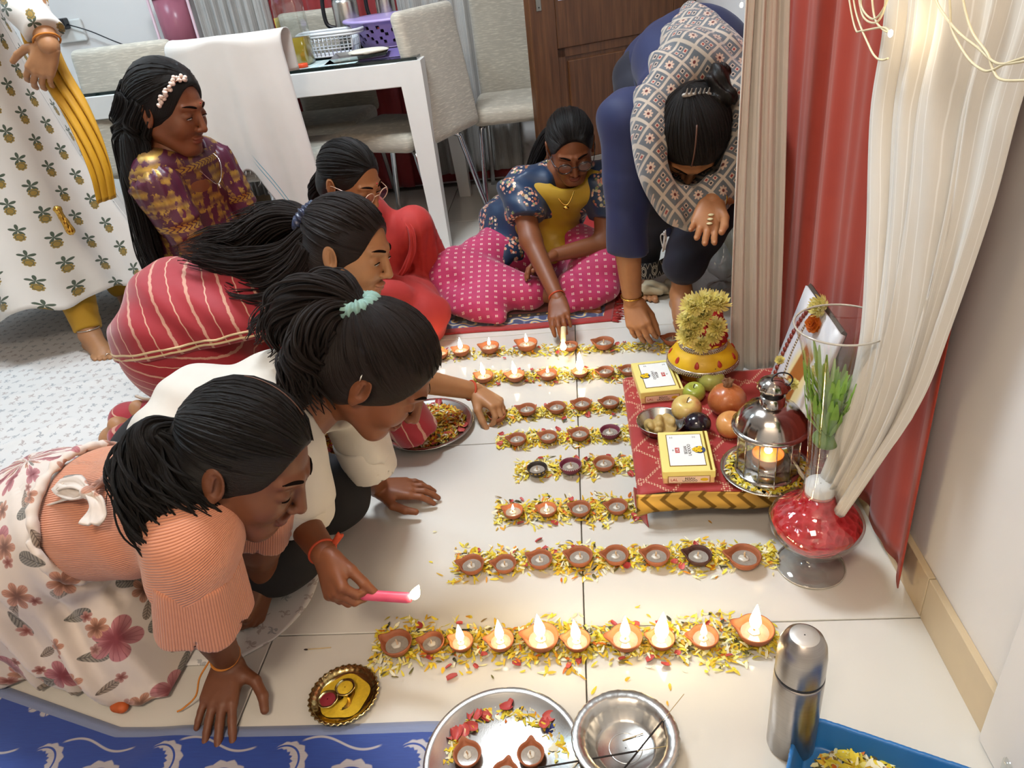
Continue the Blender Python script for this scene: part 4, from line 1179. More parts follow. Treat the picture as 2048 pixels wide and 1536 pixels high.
for k in range(90):
    t = r.uniform(0, 6.28); L = r.uniform(.05, .115); sp = r.uniform(.10, .75) ; z0 = .295 + r.uniform(0, .07)
    p0 = vc + A([.006 * math.cos(t), .006 * math.sin(t), z0]); d = A([math.cos(t) * sp, math.sin(t) * sp, 1]); s_ = A([-math.sin(t), math.cos(t), 0]); V = []; w_ = r.uniform(.004, .0075)
    for a in np.linspace(0, 1, 6):
        ww = w_ * (np.sin(np.pi * (a * .85 + .1)) ** .8); o = p0 + d * L * a + A([math.cos(t), math.sin(t), 0]) * L * .15 * a * a; rad = np.hypot(*(o - vc)[:2]); lim = .0285 + max(0, o[2] - .28) * .13
        if rad > lim: o = o.copy(); o[:2] = vc[:2] + (o - vc)[:2] * lim / rad
        V += [o - s_ * ww, o + A([math.cos(t), math.sin(t), 0]) * .001, o + s_ * ww]
    F = []
    for i in range(5): F += [[3 * i, 3 * i + 1, 3 * i + 4, 3 * i + 3], [3 * i + 1, 3 * i + 2, 3 * i + 5, 3 * i + 4]]
    b = MB(); b.add(V, F); put('leaf', b, LEAF, pl_)
b = MB(); b.ell(vc + A([0, 0, .296]), (.024, .024, .016), 20, 12); put('root_clump', b, pm('green_stem', '#5f7d34', .7, bump=.6, bscale=120), pl_)
# second glass vase behind the white panel
v2 = A([.462, 2.36, 0]); b = MB()
b.lathe([(.001, 0), (.05, 0), (.052, .003), (.03, .01), (.012, .02), (.014, .03), (.05, .06), (.062, .09), (.04, .13), (.024, .17), (.026, .25), (.04, .34), (.055, .40)], 48, v2, closed=False)
tag(put('glass_vase', b, GLASSV), 'second clear glass vase half hidden behind the narrow white curtain', 'vase')

# ---- steel flask on the floor
c = G(1580, 1487, 0.0); c[2] = 0
fk = empty('vacuum_flask', c, 'brushed steel bullet flask standing on the floor in front', 'flask')
BR = Mat('brushed_steel_flask'); o_ = BR.obj(); x, y, z = BR.xyz(o_); f = BR.noise(BR.vec(x * 8, y * 8, z * 700), 1.0, 3)
BR.set(color=BR.mix(f, rgb('#9c9590'), rgb('#b8b2ac')), metal=1.0, rough=.30, normal=BR.bump(f, .06, .0005)); BR = BR.mat
b = MB(); b.lathe([(.001, 0), (.031, 0), (.034, .004), (.034, .158), (.0335, .162), (.001, .162)], 64, c, closed=False); put('body', b, BR, fk)
b = MB(); b.lathe([(.033, .161), (.0338, .163), (.0338, .166), (.033, .168)], 64, c); put('seal_ring', b, BLACKP, fk)
b = MB(); b.lathe([(.0332, .167), (.0335, .17), (.0330, .205), (.031, .222), (.026, .234), (.0195, .2395)], 64, c, closed=False); put('cup', b, BR, fk)
b = MB(); b.lathe([(.0196, .2394), (.0188, .2402), (.010, .2409), (.001, .2412)], 64, c, closed=False); put('cap_disc', b, pm('lightened_steel', '#cfc9c2', .5, .85), fk)  # cap top in paler steel, its bright reflection put into the colour
# ================================================================== sheets on the floor
def m_print_sheet():
    m = Mat('white_printed_sheet'); o = m.obj(); x, y, z = m.xyz(o)
    X, Y = x * 26, y * 26; ix, iy = m.floor(X), m.floor(Y); rv = m.white(m.vec(ix, iy, 0), 'Color'); rx, ry, rz_ = m.xyz(rv)
    cx = m.frac(X) - .5 - (rx - .5) * .4; cy = m.frac(Y) - .5 - (ry - .5) * .4; a = rz_ * 6.28
    ux = cx * m.cos(a) + cy * m.sin(a); uy = cy * m.cos(a) - cx * m.sin(a)
    r_ = m.sqrt(ux * ux + uy * uy); th = m.atan2(uy, ux)
    leaf = m.sstep(.02, 0.0, r_ - .26 * m.abs(m.cos(th * 1.5 + .4)) - .02) * m.sstep(.55, .62, m.noise(o, 160, 2) + .15)
    stem = m.sstep(.05, .02, m.abs(uy + m.sin(ux * 9) * .06)) * m.sstep(.38, .34, m.abs(ux))
    pat = m.mx(leaf * .5, stem * .55)
    base = m.mix(m.noise(o, 3, 3), rgb('#cfcac6'), rgb('#dedad6'))
    inkc = m.mix(m.sstep(.45, .55, rx), rgb('#5d6673'), rgb('#8a6f6a'))
    m.set(color=m.mix(pat, base, inkc), rough=.85, sheen=.2); return m.mat
SHEET = m_print_sheet()
q = MB()
def fn(u, v):
    X0, X1, Y0, Y1 = -3.2, -.572, .862, 2.85
    x = X0 + (X1 - X0) * u; y = Y0 + (Y1 - Y0) * v
    # rounded near corner, slightly wavy edge
    c = np.clip((u - .955) / .045, 0, 1) ; k = np.clip(1 - v / .09, 0, 1); x = x - .055 * c * k ** 2 - .012 * c * np.sin(9 * v)
    y = y + .05 * c * k + .010 * np.sin(7 * u) * (1 - v)
    z = .0035 + .0016 * np.sin(13 * u + 3 * np.sin(5 * v)) * np.sin(11 * v + 2 * np.sin(6 * u))
    for (ax, ay, bx, by, h_) in ((-1.95, 1.35, -1.55, 1.75, .010), (-1.72, 1.55, -1.75, 1.78, .008), (-1.45, 1.62, -1.25, 1.62, .009), (-2.3, 1.2, -2.0, 1.9, .012), (-1.6, 2.2, -1.2, 2.3, .010), (-1.9, 1.9, -1.4, 2.05, .007)):
        d = A([bx - ax, by - ay]); L = np.hypot(*d); d = d / L; t = np.clip((x - ax) * d[0] + (y - ay) * d[1], 0, L)
        ds = np.hypot(x - ax - t * d[0], y - ay - t * d[1]); z = z + h_ * np.exp(-(ds / .016) ** 2)
    return np.stack([x, y, z], 1)
q.grid(fn, 190, 150, thick=.002)
tag(put('bed_sheet', q, SHEET), 'white cotton sheet with a small sprig print covering the left floor', 'sheet')

def m_blue():
    m = Mat('blue_brocade'); o = m.obj(); x, y, z = m.xyz(o)
    def cell(ox, oy, sx, sy):
        X, Y = (x + ox) / sx, (y + oy) / sy; iy = m.floor(Y); X = X + iy * .5
        return (m.frac(X) - .5) * sx, (m.frac(Y) - .5) * sy
    # five-petalled flower
    cx, cy = cell(.02, .03, .21, .17); r_ = m.sqrt(cx * cx + cy * cy); th = m.atan2(cy, cx)
    pet = m.abs(m.cos(th * 2.5)); fl = m.sstep(.002, -.002, r_ - (.012 + .024 * pw_(m, pet))) * m.sstep(.12, .2, m.abs(m.sin(th * 7.5)) + (r_ < .009))
    # serrated curling plume
    def plume(ox, oy, R0, w0, ph, sgn):
        px, py = cell(ox, oy, .21, .17); rr = m.sqrt(px * px + py * py); t = m.atan2(py * sgn, px) + ph; t = m.math('WRAP', t, 6.2832, 0.0)
        wd = w0 * m.sin(m.mn(t / 4.2, 1.0) * 3.14159) * (1 + .45 * m.math('PINGPONG', t * 4.5, 1.0))
        return m.sstep(.0015, -.0015, m.abs(rr - R0 - t * .0035) - wd) * m.sstep(.0, .001, m.abs(rr - R0 - t * .0035) - .0012)
    p1 = plume(-.05, .03, .030, .011, .6, 1); p2 = plume(.075, -.02, .024, .010, 2.2, -1)
    sx_, sy_ = cell(-.02, -.05, .21, .17); stem = m.sstep(.003, .001, m.abs(sy_ + m.sin(sx_ * 40) * .012)) * m.sstep(.07, .06, m.abs(sx_))
    pat = m.mx(m.mx(fl, stem), m.mx(p1, p2))
    thr = m.noise(m.vec(x * 30, y * 900, 0), 1.0, 2)
    edge = m.math('GREATER_THAN', m.xyz(m.attr('uvw'))[1], .965)
    base = m.mix(thr, rgb('#15307f'), rgb('#244a9f')); sil = m.mix(thr, rgb('#9a97a2'), rgb('#bdb7b8'))
    c = m.mix(pat, base, sil); c = m.mix(edge, c, rgb('#7a86a8'))
    m.set(color=c, rough=m.mix(pat, (.6,) * 3, (.42,) * 3), sheen=.3, normal=m.bump(thr, .25, .001)); return m.mat
def pw_(m, v): return m.math('POWER', v, .6)
BLUE = m_blue()
q = MB()
def fn(u, v):
    x = -2.3 + (2.3 - .085) * u; y = .18 + (.752 - .18) * v
    y = y + .012 * np.sin(5 * u + 1) * v - .01 * v * np.clip((u - .9) / .1, 0, 1) + .20 * v * np.clip((.66 - u) / .30, 0, 1)
    z = .003 + .0014 * np.sin(17 * u + 4 * v) + .0012 * np.sin(23 * v) + .006 * np.exp(-((u - .52 - .2 * v) / .02) ** 2)
    return np.stack([x, y, z], 1)
q.grid(fn, 160, 50, thick=.002)
bs = tag(put('brocade_sheet', q, BLUE), 'royal blue brocade sheet with silver leaf scrolls at the front', 'sheet')
S = SDF(); r = np.random.default_rng(2)
for k in range(9): S.el(A([-.09 + .022 * r.normal(), .735 - .02 * k * .6, .008]), (.016, .014, .007), None, .008)
put('bunched_end', S.mesh(.004), pm('dark_blue_cloth', '#23306e', .7, var=.2), bs)
q = MB(); p = G(238, 1412, .010); S = SDF(); S.el(p, (.016, .012, .009), None, .01); S.el(p + A([.011, -.005, .003]), (.009, .010, .008), None, .008)
tag(put('cloth_knot', S.mesh(.003), pm('orange_red_cloth', '#b5531f', .6, var=.3)), 'orange and red cloth knot peeking out under the floral skirt', 'cloth')

# ---- patterned mat under the girl with round dark glasses
def m_mat():
    m = Mat('persian_mat'); u, v, _ = m.xyz(m.attr('uvw')); o = m.obj()
    x, y = u * .70, v * .42   # metres
    ex = m.mn(x, .70 - x); ey = m.mn(y, .42 - y); e = m.mn(ex, ey)
    wob = m.sin((x + y * 0) * 70) * .011; X = m.mx(x * (ey < ex), y * (ex < ey))
    scroll = m.abs(m.frac(e * 0 + (e - .062) / .034 + m.sin(X * 90) * .32 + m.sin(X * 45 + e * 130) * .25) - .5)
    band = m.math('MULTIPLY', e > .034, e < .085)
    bc = m.mix(m.sstep(.22, .30, scroll), rgb('#2e3a62'), m.mix(m.sstep(.36, .40, scroll), rgb('#8a93a8'), rgb('#d8b76a')))
    dot = m.sqrt(m.pw(m.abs(m.frac(X * 28) - .5) / 28, 2.0) + m.pw(m.abs(e - .099), 2.0))
    dark = m.math('MULTIPLY', e > .085, e < .113)
    dc = m.mix(m.sstep(.0065, .0055, dot), rgb('#241a1e'), rgb('#c9a24a'))
    red = m.mix(m.noise(o, 40, 3), rgb('#8c1d1f'), rgb('#a82c2a'))
    c = m.mix(dark, m.mix(band, red, bc), dc); c = m.mix(e > .113, c, m.mix(m.noise(o, 25, 3), rgb('#7a1a22'), rgb('#932a2c')))
    m.set(color=c, rough=.9, sheen=.4); return m.mat
MATM = m_mat()
a0, a1, a2, a3 = A([-.515, 2.135, 0]), A([.078, 2.150, 0]), A([.13, 2.56, 0]), A([-.535, 2.56, 0])
q = MB()
def fn(u, v):
    P = np.outer((1 - u) * (1 - v), a0) + np.outer(u * (1 - v), a1) + np.outer(u * v, a2) + np.outer((1 - u) * v, a3)
    P[:, 2] = .006 + .0012 * np.sin(9 * u) * np.sin(5 * v); P[:, 1] += .004 * np.sin(8 * u) * (1 - v); return P
q.grid(fn, 60, 40, thick=.005)
mt = tag(put('floor_mat', q, MATM), 'small red mat with yellow scroll border and fringe', 'mat')
b = MB(); r = np.random.default_rng(5)
for k in range(170):
    v_ = r.uniform(0, 1); p = a1 + (a2 - a1) * v_ + A([0, 0, .004]); L = r.uniform(.018, .040); d = A([1, r.normal(0, .35), r.normal(0, .12)]); b.tube([p, p + d * L * .5, p + d * L + A([0, 0, -.002])], .0013, 4)
put('fringe', b, pm('red_thread', '#a02a26', .9), mt)['kind'] = 'stuff'
b = MB(); b.rbox((.23, 3.06, .006), (.62, .34, .010), .003, 2, rotz(.1)); tag(put('door_mat', b, pm('plain_red_mat', '#b02e2e', .9, bump=.5)), 'plain red doormat in front of the wooden door', 'mat')

# ================================================================== plates and dishes
plate(A([*G(857, 853, .004)[:2], .002]), .122, 'large steel thali heaped with marigold and rose petals', sx=1.0)
plate(A([*G(672, 885, .004)[:2], .008]), .095, 'steel plate of petals half hidden beside the black trousers')
plate(A([*G(1010, 1533, .004)[:2], .011]), .122, 'wide steel thali at the front with three lamps and petals', rim=.016)
# silver dish with scalloped rim
def scallop_dish(c, r_, lab, h=.03):
    e = empty('steel_dish', c, lab, 'dish')
    b = MB(); b.lathe([(.001, .001), (r_ * .52, .001), (r_ * .60, .004), (r_ * .74, h * .75), (r_ * .80, h), (r_ * .98, h + .002), (r_, h + .003), (r_ * .98, h + .0045), (r_ * .79, h + .0025), (r_ * .72, h * .75), (r_ * .585, .007), (r_ * .52, .0035), (.001, .0035)], 96, c,
                      rf=lambda t, i: 1 + (.018 * np.abs(np.sin(20 * t)) if i in (5, 6, 7) else 0) + (.012 * np.cos(26 * t) if i in (3, 9) else 0), closed=False); put('bowl', b, STEEL, e)
    b = MB(); b.lathe([(r_ * .30, .004), (r_ * .31, .0045), (r_ * .32, .004)], 60, c, closed=False); put('inner_ring', b, STEEL, e)
    return e
dish_c = G(1252, 1505, .0); dish_c[2] = .008
scallop_dish(dish_c, .080, 'empty steel dish with a scalloped rim at the front')
# two incense sticks across it
def stick(a_, b_, t, lab):
    e = empty('incense_stick', a_, lab, 'incense', 'incense sticks on the steel dish'); m = a_ + (b_ - a_) * t
    b = MB(); b.tube([a_, m], .0014, 7); put('burning_part', b, pm('incense_black', '#2a2422', .9), e); b = MB(); b.tube([m, b_], .0006, 6); put('bamboo', b, pm('bamboo', '#b09a6a', .7), e)
dz = .0365
stick(G(1075, 1536, .026), G(1352, 1489, .0372), .72, 'dark incense stick lying nearly level over the dish rim')
stick(G(1238, 1550, .012), G(1368, 1388, .058), .66, 'dark incense stick propped up steeply in the steel dish')
b = MB(); b.tube([dish_c + A([-.004, .012, .0045]), dish_c + A([.028, .022, .006])], .0009, 6); tag(put('matchstick', b, pm('matchwood', '#d3b98a', .7)), 'pale matchstick lying inside the steel dish', 'matchstick')
b = MB(); p0, p1 = G(612, 1299, .002), G(662, 1295, .002); b.tube([p0, p1], .0010, 6); ms = tag(put('matchstick', b, pm('matchwood', '#d3b98a', .7)), 'burnt matchstick lying alone on the bare floor tile', 'matchstick')
b = MB(); b.ell(p0, (.0045, .0016, .0016), 10, 8); put('head', b, pm('burnt_head', '#2b1a16', .9), ms)
# small fluted plate with turmeric and vermilion
sc_ = G(690, 1396, .0); sc_[2] = .001
SILG = pm('gold_silver_metal', '#cbb67c', .2, 1.0, var=.1)
e = empty('puja_plate', sc_, 'small fluted silver plate with turmeric and red powder cups', 'plate')
b = MB(); b.lathe([(.001, .001), (.046, .001), (.052, .004), (.058, .009), (.0605, .0105), (.0575, .0115), (.0515, .0065), (.045, .0035), (.001, .0035)], 120, sc_, rf=lambda t, i: 1 + (.028 * np.cos(34 * t) if i in (3, 4, 5) else 0), closed=False); put('plate', b, SILG, e)
TUR = pm('turmeric', '#d2ac22', .85, var=.25, scale=120, bump=.8, bscale=150)
b = MB()
def fn(u, v):
    a = u * 2 * np.pi; rr = v * .043 * (1 + .05 * np.sin(5 * a)); return np.stack([sc_[0] + rr * np.cos(a), sc_[1] + rr * np.sin(a), sc_[2] + .0045 + .003 * np.sin(7 * v + 3 * np.cos(a)) * (1 - v)], 1)
b.grid(fn, 40, 12); tag(put('turmeric_powder', b, TUR), 'yellow turmeric powder spread in the small fluted plate', 'powder', None, 'stuff')
for (px, py, m_, lab, n_) in ((655, 1398, pm('vermilion', '#7e1420', .8, var=.2), 'small cup of dark red vermilion powder', 'powder_cup'), (690, 1374, TUR, 'small cup of yellow turmeric powder with beaded rim', 'powder_cup')):
    c = G(px, py, .018); c[2] = sc_[2] + .005; ee = empty(n_, c, lab, 'cup', 'powder cups'); b = MB(); b.lathe([(.001, 0), (.011, 0), (.0165, .010), (.0175, .0125), (.016, .0125), (.001, .004)], 36, c, rf=lambda t, i: 1 + (.02 * np.cos(30 * t) if i in (3, 4) else 0), closed=False); put('cup', b, SILG, ee)
    b = MB(); b.lathe([(.0155, .0105), (.010, .0118), (.001, .0122)], 30, c, closed=False); put('powder', b, m_, ee)
# blue plastic tray with flowers
BT = pm('blue_plastic', '#2a6fb0', .35, var=.1, scale=20)
tc = A([*G(1772, 1650, .0)[:2], 0.0]); S = SDF()
def tray_fn(P):
    q = (P - tc) @ rotz(-.42); hx, hy = .135, .098; rr = .04; z = P[..., 2]
    def rb(h_x, h_y): a = np.abs(q[..., :2]) - A([h_x, h_y]) + rr; return np.linalg.norm(np.maximum(a, 0), axis=-1) + np.minimum(a.max(-1), 0) - rr
    tap = (z - .05) * .35
    out = np.maximum(rb(hx, hy) - tap, np.maximum(-z, z - .05)); inn = np.maximum(rb(hx - .006, hy - .006) - tap, .006 - z)
    return np.maximum(out, -inn)
S._add(tray_fn, tc - A([.24, .2, .01]), tc + A([.24, .2, .06]), 0, '+')
tag(put('plastic_tray', S.mesh(.0035), BT), 'blue plastic tray of marigold petals at the bottom right corner', 'tray')
b = MB(); c = G(2022, 1548, .03); b.lathe([(.012, -.03), (.014, .02), (.011, .026), (.001, .028)], 24, c, closed=True); tag(put('plastic_bottle', b, GLASS), 'clear plastic bottle end beside the wall at the right corner', 'bottle')

# ================================================================== clay lamps
def m_clay(name, c1, c2):
    m = Mat(name); o = m.obj(); f = m.noise(o, 70, 4); z = m.xyz(o)[2]
    m.set(color=m.mix(f, c1, c2), rough=.62); return m.mat
CLAY = m_clay('terracotta', rgb('#8a4a2c'), rgb('#a8623c')); CLAYD = m_clay('dark_terracotta', rgb('#3a1f18'), rgb('#532c20'))
CLAYP = m_clay('purple_painted_clay', rgb('#5c1a2c'), rgb('#742840')); CLAYB = m_clay('black_painted_clay', rgb('#1e1916'), rgb('#342a22'))
def diya_mesh(name, mat_, spout=.42, thick=.0045):
    n = 56; th = np.linspace(0, 2 * np.pi, n, endpoint=False); d = np.abs((th + np.pi) % (2 * np.pi) - np.pi)   # spout at +x
    sp = np.exp(-(d / .26) ** 2); sp2 = np.exp(-(d / .55) ** 2)
    rows = [(.55, 0, 0), (.60, .03, 0), (.80, .22, .25), (.95, .50, .6), (1.02, .78, .95), (1.0, .84, 1), (.93, .84, 1), (.84, .62, .75), (.66, .34, .3), (.40, .22, 0), (.02, .20, 0)]
    V = []
    for r_, z, s in rows:
        rr = r_ * (1 + spout * sp * s - .06 * sp2 * s); V.append(np.stack([rr * np.cos(th), rr * np.sin(th), z + .16 * spout * sp * s], 1))
    V = np.concatenate(V); F = []
    for i in range(len(rows) - 1):
        for j in range(n): a, b_ = i * n + j, i * n + (j + 1) % n; F.append([a, b_, b_ + n, a + n])
    F.append(list(range(n))[::-1]); return mesh(name, V * A([1, 1, .92]), F, mat_)
DM = {'clay': diya_mesh('clay_lamp', CLAY), 'dark': diya_mesh('clay_lamp', CLAYD), 'purple': diya_mesh('clay_lamp', CLAYP, .05), 'black': diya_mesh('clay_lamp', CLAYB, .05), 'round': diya_mesh('clay_lamp', CLAY, .10)}
GHEE = Mat('ghee'); GHEE.set(color=GHEE.mix(GHEE.noise(GHEE.obj(), 5, 2), rgb('#8d8378'), rgb('#a89f92')), rough=.06, coat=.6, spec=.8); GHEE = GHEE.mat
WAX = pm('pale_wax', '#cfc9bb', .35, coat=.3); WICK = pm('cotton_wick', '#d6ba9a', .85)
b = MB(); b.lathe([(.76, .43), (.60, .432), (.02, .432)], 36, (0, 0, 0), closed=False); OIL_ME = mesh('oil', b.V(), b.f, GHEE)
b = MB(); b.ell((.05, 0, .44), (.34, .30, .10), 18, 10, None, lambda V: V * (1 + .06 * np.sin(5 * np.arctan2(V[:, 1], V[:, 0])))[:, None]); WAX_ME = mesh('wax', b.V(), b.f, WAX)
b = MB(); b.tube(catmull([(.05, 0, .45), (.06, .01, .62), (.02, .03, .80), (.03, .0, .95)], 4), [.085, .075, .065, .06, .06, .06, .06, .06, .06, .055, .05, .05, .045], 8); WICK_ME = mesh('wick', b.V(), b.f, WICK)
b = MB(); flame_geo(b, (0, 0, 0), 1.0, .19); FL_ME = mesh('flame', b.V(), b.f, FLAME)
b = MB(); th = np.linspace(0, 2 * np.pi, 40); 
for k in range(34):
    t = 2 * math.pi * k / 34; b.ell((1.0 * math.cos(t), 1.0 * math.sin(t), .785), (.045, .045, .035), 6, 4)
DOTS_ME = mesh('painted_dots', b.V(), b.f, pm('white_paint', '#d9cfc8', .6))
b = MB()
for k in range(16):
    t = 2 * math.pi * k / 16; b.add([[.99 * math.cos(t - .1), .99 * math.sin(t - .1), .785], [.99 * math.cos(t + .1), .99 * math.sin(t + .1), .785], [1.04 * math.cos(t + .1), 1.04 * math.sin(t + .1), .60], [1.04 * math.cos(t - .1), 1.04 * math.sin(t - .1), .60]], [[0, 1, 2, 3], [3, 2, 1, 0]])
GOLDDOT_ME = mesh('painted_strokes', b.V(), b.f, pm('gold_paint', '#b99a4a', .4, .5))
ROWS = {
 'front row': [(793, 1287, 66, 0, 'clay'), (863, 1283, 54, 0, 'clay'), (922, 1281, 52, .9, 'clay'), (1001, 1279, 58, 1.0, 'clay'), (1083, 1276, 74, 1.25, 'clay'), (1154, 1279, 58, 1.1, 'clay'), (1251, 1276, 70, 1.1, 'clay'), (1323, 1276, 56, 1.5, 'clay'), (1408, 1273, 60, .7, 'clay'), (1510, 1262, 76, 1.25, 'clay')],
 'second row': [(943, 1128, 56, 0, 'clay'), (1009, 1126, 52, 0, 'clay'), (1080, 1117, 55, 0, 'clay'), (1159, 1112, 58, 0, 'clay'), (1232, 1109, 56, 0, 'clay'), (1313, 1110, 58, 0, 'clay'), (1397, 1110, 56, 0, 'dark'), (1489, 1115, 68, 0, 'clay')],
 'third row': [(1026, 1020, 46, .35, 'clay'), (1094, 1016, 44, .32, 'clay'), (1160, 1015, 48, 0, 'clay'), (1234, 1011, 48, 0, 'clay')],
 'fourth row': [(1074, 936, 42, 0, 'black'), (1141, 931, 46, 0, 'purple'), (1208, 925, 48, 0, 'round')],
 'fifth row': [(1034, 876, 42, 0, 'clay'), (1096, 871, 42, 0, 'clay'), (1159, 866, 44, 0, 'clay'), (1220, 862, 42, 0, 'purple')],
 'sixth row': [(994, 830, 40, 0, 'clay'), (1054, 817, 42, 0, 'clay'), (1113, 813, 42, 0, 'clay'), (1164, 806, 42, 0, 'clay'), (1220, 803, 42, 0, 'clay')],
 'seventh row': [(968, 752, 42, .9, 'clay'), (1031, 750, 42, .95, 'clay'), (1096, 747, 40, .5, 'clay'), (1160, 742, 36, 1.35, 'clay'), (1211, 741, 38, 0, 'clay'), (1257, 738, 38, 0, 'clay')],
 'far row': [(880, 706, 36, .9, 'clay'), (922, 700, 40, .9, 'clay'), (979, 694, 44, .6, 'clay'), (1054, 689, 48, .7, 'clay'), (1140, 690, 36, 0, 'clay'), (1208, 686, 46, 0, 'clay'), (1345, 678, 44, 0, 'clay')],
 'front thali': [(934, 1506, 58, 0, 'clay'), (1061, 1505, 56, 0, 'clay'), (1010, 1545, 56, 0, 'clay')]}
ordn = ['first', 'second', 'third', 'fourth', 'fifth', 'sixth', 'seventh', 'eighth', 'ninth', 'tenth']
kindw = {'clay': 'terracotta lamp', 'dark': 'soot-dark terracotta lamp', 'purple': 'purple lamp with white dots', 'black': 'black and gold painted lamp', 'round': 'thick-rimmed round terracotta lamp'}
DIYAS = []
r = np.random.default_rng(11)
for row, ds in ROWS.items():
    for i, (px, py, wpx, lit, kd) in enumerate(ds):
        z0 = .012 if row == 'front thali' else .006
        g = G(px, py, z0 + .016); dist = np.linalg.norm(g - A([0, 0, CAM_H])); rad = wpx * dist / FPX / 2.28
        if kd in ('purple', 'black'): rad *= 1.1
        where = ('on the front thali' if row == 'front thali' else 'in the %s of petals' % row)
        state = ('burning %s' if lit else 'unlit %s') % kindw[kd]
        e = link('diya', DM[kd], None, (g[0], g[1], z0)); e.scale = (rad,) * 3
        ang = math.pi * (.93 + r.uniform(-.06, .06)) if row != 'front thali' else math.pi * (.62, .5, .45)[i]
        if row == 'seventh row' and i == 3: ang = math.pi / 2
        e.rotation_euler = (0, 0, ang)
        tag(e, '%s, %s from the left %s' % (state, ordn[i], where), 'oil lamp', 'clay lamps %s' % where)
        link('oil', OIL_ME, e); link('wax', WAX_ME, e)
        wk = link('wick', WICK_ME, e); wk.rotation_euler = (0, 0, r.uniform(0, 6.28))
        if kd == 'purple': link('painted_dots', DOTS_ME, e)['kind'] = 'stuff'
        if kd == 'black': link('painted_strokes', GOLDDOT_ME, e)['kind'] = 'stuff'
        if lit:
            f = link('flame', FL_ME, e, (.03, 0, .72)); s = lit * .045 / rad; f.scale = (s * .95, s * .95, s); f.rotation_euler = (r.normal(0, .06), r.normal(0, .06), 0)
            flame_light((g[0], g[1], z0 + rad * .75 + .018 * lit), .010 * lit + .003, .006)
        DIYAS.append(e)

# ================================================================== petals
PETM = Mat('mixed_petals'); PETM.set(color=PETM.attr('tint', 'Color'), rough=.6)
tr = PETM.n.new('ShaderNodeBsdfTranslucent'); PETM._in(tr.inputs[0], PETM.mix(PETM.noise(PETM.obj(), 100, 2) * .3, PETM.attr('tint', 'Color'), (.9, .8, .5))); mx = PETM.n.new('ShaderNodeMixShader'); mx.inputs[0].default_value = .2
PETM.t.links.new(PETM.b.outputs[0], mx.inputs[1]); PETM.t.links.new(tr.outputs[0], mx.inputs[2]); PETM.t.links.new(mx.outputs[0], PETM.n['Material Output'].inputs[0]); PETM = PETM.mat
YC = [rgb(h) for h in ('#f0dc48', '#ead236', '#f3e884', '#f2ebb4', '#e6b828', '#f6f2d8', '#dcc83a', '#efc838')]; OC = [rgb(h) for h in ('#e08a1a', '#d9701a', '#e8a52e')]; BC_ = [rgb(h) for h in ('#7a6a2a', '#5e5a2a', '#8a7040', '#3c3a20')]; RCs = [rgb(h) for h in ('#b2262c', '#c9483f', '#8f1c2a', '#d0605a')]
def petal_heap(pts, zs, seed, L=(.010, .020), W=(.0016, .0030), mix=(.88, .06, .06, 0.0)):
    """many slivers in one mesh; pts (n,2) zs heights"""
    rr = np.random.default_rng(seed); n = len(pts); yaw = rr.uniform(0, 6.28, n); pit = rr.normal(0, .32, n); ln_ = rr.uniform(*L, n); wd = rr.uniform(*W, n); cur = rr.normal(.12, .22, n)
    d = np.stack([np.cos(yaw) * np.cos(pit), np.sin(yaw) * np.cos(pit), np.sin(pit)], 1); s = np.stack([-np.sin(yaw), np.cos(yaw), rr.normal(0, .3, n)], 1); up = np.cross(d, s); up *= np.sign(up[:, 2:3] + 1e-9)
    C = np.stack([pts[:, 0], pts[:, 1], zs], 1); Vs = []
    for a, ww, h_ in ((-.5, .3, 0), (-.1, .95, .35), (.25, 1.0, .3), (.5, .2, 0)):
        o = C + d * (ln_ * a)[:, None] + up * (ln_ * cur * h_)[:, None]; Vs += [o - s * (wd * ww)[:, None], o + s * (wd * ww)[:, None]]
    V = np.stack(Vs, 1); V[..., 2] = np.maximum(V[..., 2], .0012 + (zs.min() if zs.min() > .003 else 0) * .6); k = (np.arange(n) * 8)[:, None, None]; F = (A([[0, 1, 3, 2], [2, 3, 5, 4], [4, 5, 7, 6]])[None] + k).reshape(-1, 4)
    pick = rr.uniform(0, 1, n); cols = np.zeros((n, 4)); cols[:, 3] = 1
    for i in range(n):
        pl = YC if pick[i] < mix[0] else OC if pick[i] < mix[0] + mix[1] else BC_ if pick[i] < mix[0] + mix[1] + mix[2] else RCs
        cols[i, :3] = A(pl[rr.integers(len(pl))]) * rr.uniform(.9, 1.15)
    return V.reshape(-1, 3), F, np.repeat(cols, 8, 0)
def heap_obj(name, pts, zs, seed, lab, **kw):
    V, F, c_ = petal_heap(pts, zs, seed, **kw); return tag(put(name, (V, F), PETM, col=c_), lab, 'petals', None, 'stuff')
BANDS = {'front row': ((748, 1292), (1560, 1282), .052, 2600), 'second row': ((905, 1128), (1552, 1112), .044, 1800), 'third row': ((990, 1028), (1282, 1018), .046, 1100), 'fourth row': ((1032, 942), (1270, 930), .042, 950),
         'fifth row': ((995, 885), (1262, 868), .036, 1400), 'sixth row': ((962, 838), (1272, 812), .039, 1050), 'seventh row': ((945, 758), (1278, 748), .041, 1150), 'far row': ((862, 712), (1470, 690), .040, 820)}
rose_m = Mat('rose_petal'); f = rose_m.rnd(); rose_m.set(color=rose_m.mix(rose_m.noise(rose_m.obj(), 60, 2), rose_m.mix(f, rgb('#a81f26'), rgb('#c04a44')), rgb('#c25a54')), rough=.5); rose_m = rose_m.mat
